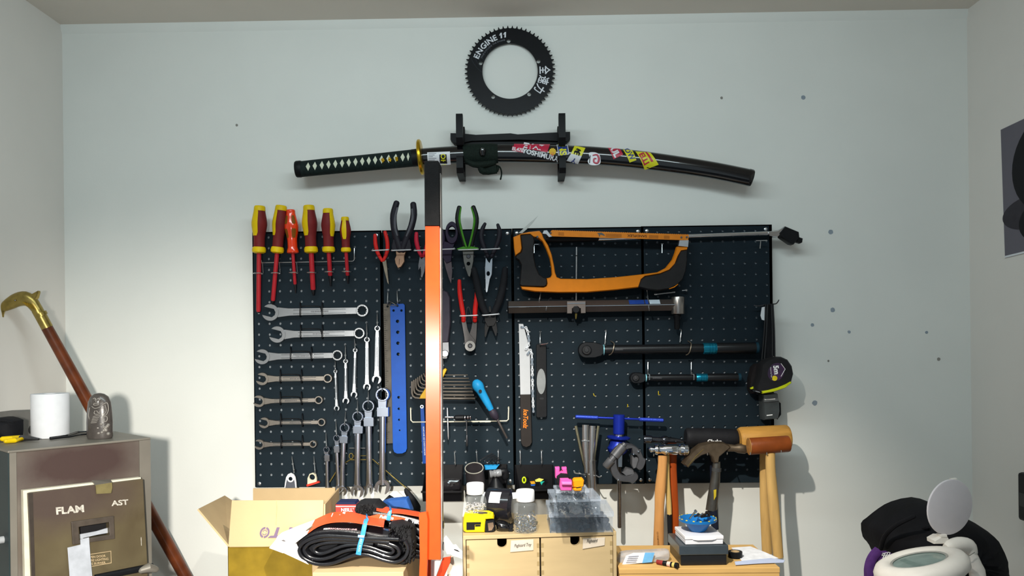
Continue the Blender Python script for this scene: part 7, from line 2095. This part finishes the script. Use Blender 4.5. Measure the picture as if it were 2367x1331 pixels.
# ------------------------------------------------------------------ wooden crate at the right and what stands on it
DC = 330
ZR = P(1615, 1313, DC).z
CRW = mat('crate_pine', 'd0a666', .55, var=.08, scale=12, stretch=(1, 1, 6), bump=.04)
x0, x1 = P(1431, 1318, DC).x, P(1803, 1308, DC).x
t = T('wooden_crate', 'low pine box beside the drawer unit under the hammers', 'crate', Vector(((x0 + x1) / 2, -.25, ZB)))
t.add('lid', wbox(x0, x1, -DC / 1000, -.165, ZR - .010, ZR), CRW, smooth=0, bev=1)
t.add('front', wbox(x0 + .001, x1 - .001, -DC / 1000 + .001, -DC / 1000 + .01, ZB, ZR - .010), CRW, smooth=0)
t.add('back', wbox(x0 + .001, x1 - .001, -.175, -.166, ZB, ZR - .010), CRW, smooth=0)
t.add('side', wbox(x0 + .001, x0 + .01, -DC / 1000 + .01, -.175, ZB, ZR - .010), CRW, smooth=0)
t.add('side', wbox(x1 - .01, x1 - .001, -DC / 1000 + .01, -.175, ZB, ZR - .010), CRW, smooth=0)


def frame(fl, fr, z):
    A_, B_ = PZ(*fl, z), PZ(*fr, z)
    ex = (B_ - A_); w = ex.length; ex.normalize()
    return (A_ + Vector((0, 0, .0004)), ex, Vector((-ex.y, ex.x, 0)), Vector((0, 0, 1))), w


fr_, w = frame(D5(925, 1252), D5(1303, 1246), ZR)
kk = (fr_[0] - CAM).y / 1750
hb_, hl_ = 24 * kk, 46 * kk
t = T('instrument_case', 'black and silver hinged instrument case on the pine box', 'case', fr_[0] + fr_[1] * w / 2 + fr_[2] * .045)
t.add('base', MB().obox(fr_, .002, w - .002, .001, .095, 0, hb_), mat('case_black', '17181b', .35, var=.1), smooth=0, bev=1.5)
t.add('lid', MB().obox(fr_, -.001, w + .001, -.001, .097, hb_, hl_), mat('case_gunmetal', '5a646c', .3, .7, var=.06), smooth=0, bev=1.5)
zc1 = ZR + hl_ + .0006
fr2, w2 = frame(D5(968, 1088), D5(1266, 1082), zc1)
t = T('white_case', 'small white plastic box on the silver instrument case', 'box', fr2[0] + fr2[1] * w2 / 2 + fr2[2] * .04)
h2 = 20 * kk
WG = mat('white_gloss', 'e6e4e8', .35, var=.02)
t.add('tray', MB().obox(fr2, 0, w2, 0, .078, 0, h2 * .55), WG, smooth=0, bev=1.5)
ld = t.add('lid', MB().obox(fr2, -.001, w2 + .001, -.001, .079, h2 * .57, h2), WG, smooth=0, bev=1.5)
p = fr2[0] + fr2[1] * w2 * .5 - fr2[2] * .001 + Vector((0, 0, h2 * .62))
t.add('finger_lip', MB().wlathe(p - fr2[1] * .022, p + fr2[1] * .022, [(0, .001), (.2, .003), (.8, .003), (1, .001)], 10), WG, parent=ld)
zc2 = zc1 + h2 + .0006
c = PZ(*D5(1065, 975), zc2); kb = (c - CAM).y / 1750
t = T('blue_bowl', 'small blue bowl with chipped rim holding bolts', 'bowl', c)
up = Vector((0, 0, 1))
BB = mat('bowl_blue', '1266a8', .35, var=.06)
hb2 = 30 * kb
t.add('bowl', MB().wlathe(c, c + up * hb2, [(0, 17 * kb), (.08, 19 * kb), (.5, 27 * kb), (.72, 31 * kb), (.74, 40 * kb), (.80, 43 * kb), (.98, 43 * kb), (1, 41 * kb), (.9, 35 * kb), (.4, 24 * kb), (.2, 10 * kb)], 32), BB)
m = MB()
for i in range(16):
    a = i * .393 + rnd.uniform(-.1, .1)
    q = c + Vector((42 * kb * math.cos(a), 42 * kb * math.sin(a), hb2 * 1.0))
    m.wlathe(q - Vector((-math.sin(a), math.cos(a), 0)) * .002, q + Vector((-math.sin(a), math.cos(a), 0)) * .002, [(0, .0008), (.5, .0013), (1, .0008)], 6)
t.add('rim_chip', m, mat('chip_yellow', 'c9b63a', .5))
for i, (a, b, rr, mm, lab) in enumerate((((1000, 882), (1045, 825), 3.2, CHROME, 'bright silver bolt poking out of the blue bowl'), ((1040, 862), (1068, 852), 3.4, DSTEEL, 'dark nut lying left in the blue bowl'), ((1068, 865), (1100, 850), 3.0, STEEL, 'grey bolt lying in the middle of the blue bowl'), ((1098, 862), (1135, 838), 4.0, mat('dark_bolt', '38322f', .4, .7), 'dark bolt heaped at the right of the blue bowl'), ((1090, 868), (1150, 858), 3.0, mat('dark_bolt', '38322f', .4, .7), 'lower dark bolt at the right of the blue bowl'))):
    d_ = -c.y * 1000 + 6
    tt = T('bolt', lab, 'bolt', P(*D5(*a), d_), 'bolts in the blue bowl')
    tt.add('shank', MB().lathe(D5(*a) + (d_,), D5(*b) + (d_ - 8,), [(0, rr * .7), (1, rr * .7)], 10), mm)
    tt.add('head', MB().lathe(D5(*b) + (d_ - 8,), (D5(*b)[0] + 2.5, D5(*b)[1] - 2.5, d_ - 9), [(0, rr * 1.3), (1, rr * 1.2)], 6), mm)
# plastic bag with blue and white label
t = T('plastic_bag', 'crumpled clear plastic bag with white and blue label on the pine box', 'bag', PZ(*D5(620, 1240), ZR))
dk = base_d(*D5(620, 1240), ZR)
t.add('bag', MB().pillow(D5([(445, 1180), (470, 1150), (560, 1140), (700, 1135), (820, 1128), (845, 1150), (838, 1200), (760, 1225), (640, 1238), (520, 1252), (450, 1262), (432, 1230)]), dk - 20, 14, 14, sm=2, rings=6, wob=1.6), mat('bag_film', 'c3c6cc', .15, alpha=.5, coat=.8))
lb = t.add('label', MB().plate(D5([(500, 1172), (560, 1150), (650, 1148), (630, 1228), (470, 1242)]), dk - 1, .8, .1), mat('bag_label', 'dfe3ee', .6))
t.add('blue_band', MB().plate(D5([(650, 1148), (725, 1148), (705, 1222), (628, 1230)]), dk - .6, .8, .1), mat('bag_blue', '6fb2e6', .6), parent=lb)
m = MB()
for i in range(4):
    m.plate(D5([(520 - 6 * i, 1178 + 15 * i), (600 - 6 * i, 1172 + 15 * i), (600 - 6 * i, 1176 + 15 * i), (520 - 6 * i, 1182 + 15 * i)]), dk - .2, .3, 0)
t.add('print_line', m, mat('label_ink', '8b93a8', .6), parent=lb)
# pen
t = T('marker_pen', 'pencil-like marker with black and yellow end by the plastic bag', 'pen', PZ(*D5(830, 1275), ZR))
pa = PZ(*D5(745, 1240), ZR) + up * .005; pb = PZ(*D5(912, 1272), ZR) + up * .005
ax = pb - pa
for nm, f0, f1, r_, mm in (('barrel', 0, .3, .0042, mat('pen_red', '8a2f2c', .4)), ('band', .3, .5, .0046, BLACK), ('pink_band', .5, .66, .0048, mat('pen_pink', 'd9b4a8', .4)), ('dark_band', .66, .74, .005, BLACK), ('yellow_band', .74, .86, .0048, mat('pen_yellow', 'cdbb6a', .4)), ('cap', .86, 1.0, .0054, BLACK)):
    t.add(nm, MB().wlathe(pa + ax * f0, pa + ax * f1, [(0, r_), (.9, r_), (1, r_ * .9)], 14), mm)
# tape roll and papers
c = PZ(*D5(1360, 1185), ZR); kk2 = (c - CAM).y / 1750
t = T('tape_roll', 'black roll of tape lying behind the instrument case', 'tape roll', c)
rr_ = 16 * kk2
t.add('roll', MB().wlathe(c + up * .0005, c + up * .012, [(0, rr_), (1, rr_), (1, rr_ * .6), (0, rr_ * .6)], 28, close=False), BLACK)
t.add('core', MB().wlathe(c + up * .0005, c + up * .0122, [(0, rr_ * .6), (1, rr_ * .6), (1, rr_ * .55), (0, rr_ * .55)], 24, close=False), CARDI)
for i, (pts, mm, dz, lab) in enumerate((([(1330, 1112), (1480, 1102), (1600, 1150), (1700, 1195), (1560, 1212), (1410, 1215)], mat('bright_paper', 'e6e6ea', .85), .0012, 'white sheet of paper lying beside the black tape roll'),
                                   ([(1355, 1228), (1480, 1215), (1640, 1200), (1752, 1216), (1740, 1234), (1540, 1242), (1362, 1254)], mat('blue_lined_paper', 'b9c2dc', .7, var=.1, scale=60, stretch=(1, 8, 1)), .0026, 'folded blue-lined paper at the front of the pine box'))):
    vs = [PZ(*q, ZR) + up * dz for q in D5(pts)]
    for v in vs: v.y = max(v.y, -DC / 1000 + .002)
    solo('paper_sheet', lab, 'paper', MB().sheet(vs, .0006), mm, 'papers on the pine box')

# ------------------------------------------------------------------ magnifier lamp
t = T('magnifier_lamp', 'white round magnifier lamp with its lens cover flipped open', 'magnifier lamp', P(2250, 1700, 500))
MW = mat('lamp_white', 'ded8d0', .4, var=.03)
cM = P(*E1(1165, 1190), 500); km = S(500)
# frame of the head: tilted towards the room and rolled to the left
nrm = Matrix.Rotation(math.radians(-15), 3, 'Y') @ (Matrix.Rotation(math.radians(-5), 3, 'X') @ Vector((0, 0, 1)))
exm = Matrix.Rotation(math.radians(-15), 3, 'Y') @ Vector((1, 0, 0))
eym = nrm.cross(exm)


def mring(prof, n=44):
    vs = []; fs = []
    m_ = len(prof)
    for i in range(n):
        a = 2 * math.pi * i / n
        dr_ = exm * math.cos(a) + eym * math.sin(a)
        for r_, z_ in prof:
            vs.append(cM + dr_ * (r_ * km) + nrm * (z_ * km))
    for i in range(n):
        j = (i + 1) % n
        for q in range(m_):
            p_ = (q + 1) % m_
            fs.append((i * m_ + q, i * m_ + p_, j * m_ + p_, j * m_ + q))
    return MB().add(vs, fs)


t.add('head_ring', mring([(60, 6), (66, 12), (80, 14), (94, 8), (102, -4), (100, -22), (90, -30), (62, -26), (58, -8)]), MW, smooth=1.2)
t.add('lens', MB().wlathe(cM - nrm * .002, cM + nrm * .004, [(0, 58 * km), (.5, 61 * km), (1, 58 * km)], 40, up=exm), mat('lens_glass', '93a8a2', .06, trans=.45, ior=1.3))
t.add('lens_rim', mring([(56, 7), (60, 9), (63, 7), (60, 4)]), mat('rim_grey', '9b9a94', .4))
hp = P(*E1(1415, 965), 470)
t.add('hinge_base', MB().plate(E1([(1325, 945), (1395, 905), (1480, 908), (1505, 945), (1500, 985), (1330, 985)]), 470, 24, 3), MW)
t.add('hinge_neck', MB().plate(E1([(1392, 880), (1470, 880), (1475, 915), (1395, 915)]), 470, 12, 2), MW)
cl_ = P(*E1(1495, 578), 462)
vd = (CAM - cl_).normalized(); sx = Vector((0, 0, 1)).cross(vd).normalized(); su = vd.cross(sx)
nl = (vd * .66 + (sx * .966 - su * .259) * .751).normalized()
t.add('lens_cover', MB().wlathe(cl_ + nl * .002, cl_ - nl * .002, [(0, 61 * S(462)), (.2, 64 * S(462)), (.8, 65 * S(462)), (1, 62 * S(462))], 44, up=Vector((.25, 0, 1))), mat('cover_white', 'd6d0d4', .35, var=.02), smooth=.5)
t.add('cover_latch', MB().plate(E1([(1510, 268), (1575, 262), (1580, 285), (1515, 292)]), 462, 6, 1), MW)
t.add('arm_knuckle', MB().tube([E1(1500, 1010) + (470, 16), E1(1600, 985) + (465, 17), E1(1690, 1000) + (460, 17), E1(1720, 1060) + (460, 15)], 16, sm=3, cap='round'), MW)
t.add('arm_seam', MB().tube([E1(1650, 1105) + (478, 1), E1(1700, 1112) + (480, 1), E1(1768, 1070) + (478, 1)], 6, sm=3), mat('seam_grey', '77756f', .6))
t.add('arm', MB().tube([E1(1705, 1080) + (460, 15), E1(1760, 1220) + (460, 17), E1(1800, 1340) + (460, 17), E1(1800, 1800) + (470, 15), (2250, 1610, 500, 14)], 16, sm=3), MW)
t.add('clamp_foot', wbox(P(2225, 1600, 520).x, P(2285, 1600, 520).x, -.52, -.46, ZB + .0005, P(2250, 1595, 520).z), MW)

# ------------------------------------------------------------------ black bag behind the lamp, with purple strap
t = T('black_bag', 'slumped black cloth bag behind the magnifier lamp', 'bag', P(2150, 1400, 300))
CLO = mat('black_cloth', '0d0d11', .8, var=.3, scale=30, bump=.4, bscale=60)
t.add('body', MB().pillow(E1([(675, 835), (740, 770), (880, 660), (1020, 585), (1250, 535), (1450, 590), (1680, 705), (1830, 800), (1930, 920), (1985, 1060), (2000, 1180), (2025, 1280), (2015, 1500), (1700, 1700), (1100, 1700), (850, 1400), (800, 1150), (740, 1040), (695, 985)]), 300, 120, 60, sm=2, rings=7, wob=5), CLO)
for pts in ([(740, 1030), (780, 900), (900, 780), (1100, 680)], [(1000, 960), (1150, 850), (1250, 800)], [(1650, 760), (1780, 900), (1850, 1100)]):
    t.add('fold', MB().tube([q + (330 + 25 * i, 5) for i, q in enumerate(E1(pts))], 8, sm=3, cap='round'), CLO)
t = T('purple_strap', 'purple woven strap with white zigzag beside the black bag', 'strap', P(2020, 1400, 380))
st = t.add('band', MB().ribbon(E1([(740, 1060), (690, 1110), (650, 1180), (630, 1260), (628, 1340), (640, 1600)]), 15, 395, 14, sm=3), mat('strap_purple', '4b2a66', .7, var=.2, scale=80))
t.add('band_end', MB().plate(E1([(735, 1065), (800, 1060), (862, 1085), (840, 1130), (760, 1190), (715, 1190), (700, 1120)]), 392, 4, .8), mat('strap_purple', '4b2a66', .7))
m = MB()
for k_ in range(4):
    o = 26 * k_
    m.tube([q + (393.5, 1.0) for q in E1([(740 + o, 1095 - k_ * 8), (762 + o, 1080 - k_ * 2), (752 + o, 1108), (778 + o, 1098), (748 + o * .6, 1170 - o * .5)])], 5)
t.add('zigzag', m, INKW)

# ------------------------------------------------------------------ poster and handset on the right wall
def PX(u, v, x):
    r = ray(u, v)
    return CAM + r * ((x - CAM.x) / r.x)


XW = XR - .0012
a, b = PX(2313, 300, XW), PX(2323, 596, XW)
yL = (a.y + b.y) / 2
t = T('poster', 'grey poster with a large black disc on the right-hand wall', 'poster', Vector((XR - .001, -.35, b.z)))
y2 = yL - .55
vs = [Vector((XW, a.y, a.z)), Vector((XW, y2, a.z + .008)), Vector((XW, y2, b.z + .02)), Vector((XW, b.y, b.z))]
t.add('sheet', MB().sheet(vs, .0006), mat('poster_grey', '66636c', .6, var=.06, scale=8), smooth=0)
t.add('white_edge', MB().sheet([vs[3], vs[2], vs[2] + Vector((0, 0, .004)), vs[3] + Vector((0, 0, .004))], .0009), PAPER, smooth=0)
cz = PX(2367, 390, XW).z


def disc(cy_, cz_, ry, rz, col, off, n=40):
    pts = [Vector((XW - off, cy_ + ry * math.cos(i * 2 * math.pi / n), cz_ + rz * math.sin(i * 2 * math.pi / n))) for i in range(n)]
    return MB().sheet(pts, .0002)


yd = PX(2340, 390, XW).y
PBK = mat('poster_black', '111116', .55, var=.1)
t.add('printed_disc', disc(yd - .13, cz, .13, .105, PBK, .0009), PBK, smooth=0)
t.add('printed_disc', disc(PX(2318, 490, XW).y - .09, PX(2340, 500, XW).z, .09, .034, PBK, .0008), mat('poster_shadow', '37343a', .6), smooth=0)
t.add('printed_disc', disc(PX(2356, 520, XW).y - .10, PX(2360, 520, XW).z, .10, .05, PBK, .001), PBK, smooth=0)
t = T('wall_handset', 'black handset in a holder on the right-hand wall edge', 'handset', PX(2352, 1205, XR - .02))
c0 = PX(2350, 1090, XR - .03); c1 = PX(2358, 1203, XR - .03)
t.add('body', wbox(XR - .03, XR - .001, c0.y - .09, c0.y, c1.z, c0.z), BLACK, smooth=0, bev=6)
t.add('screen', wbox(XR - .0306, XR - .029, c0.y - .08, c0.y - .008, c1.z + .03, c0.z - .04), mat('dark_glass', '0a0a0e', .1), smooth=0, bev=.2)
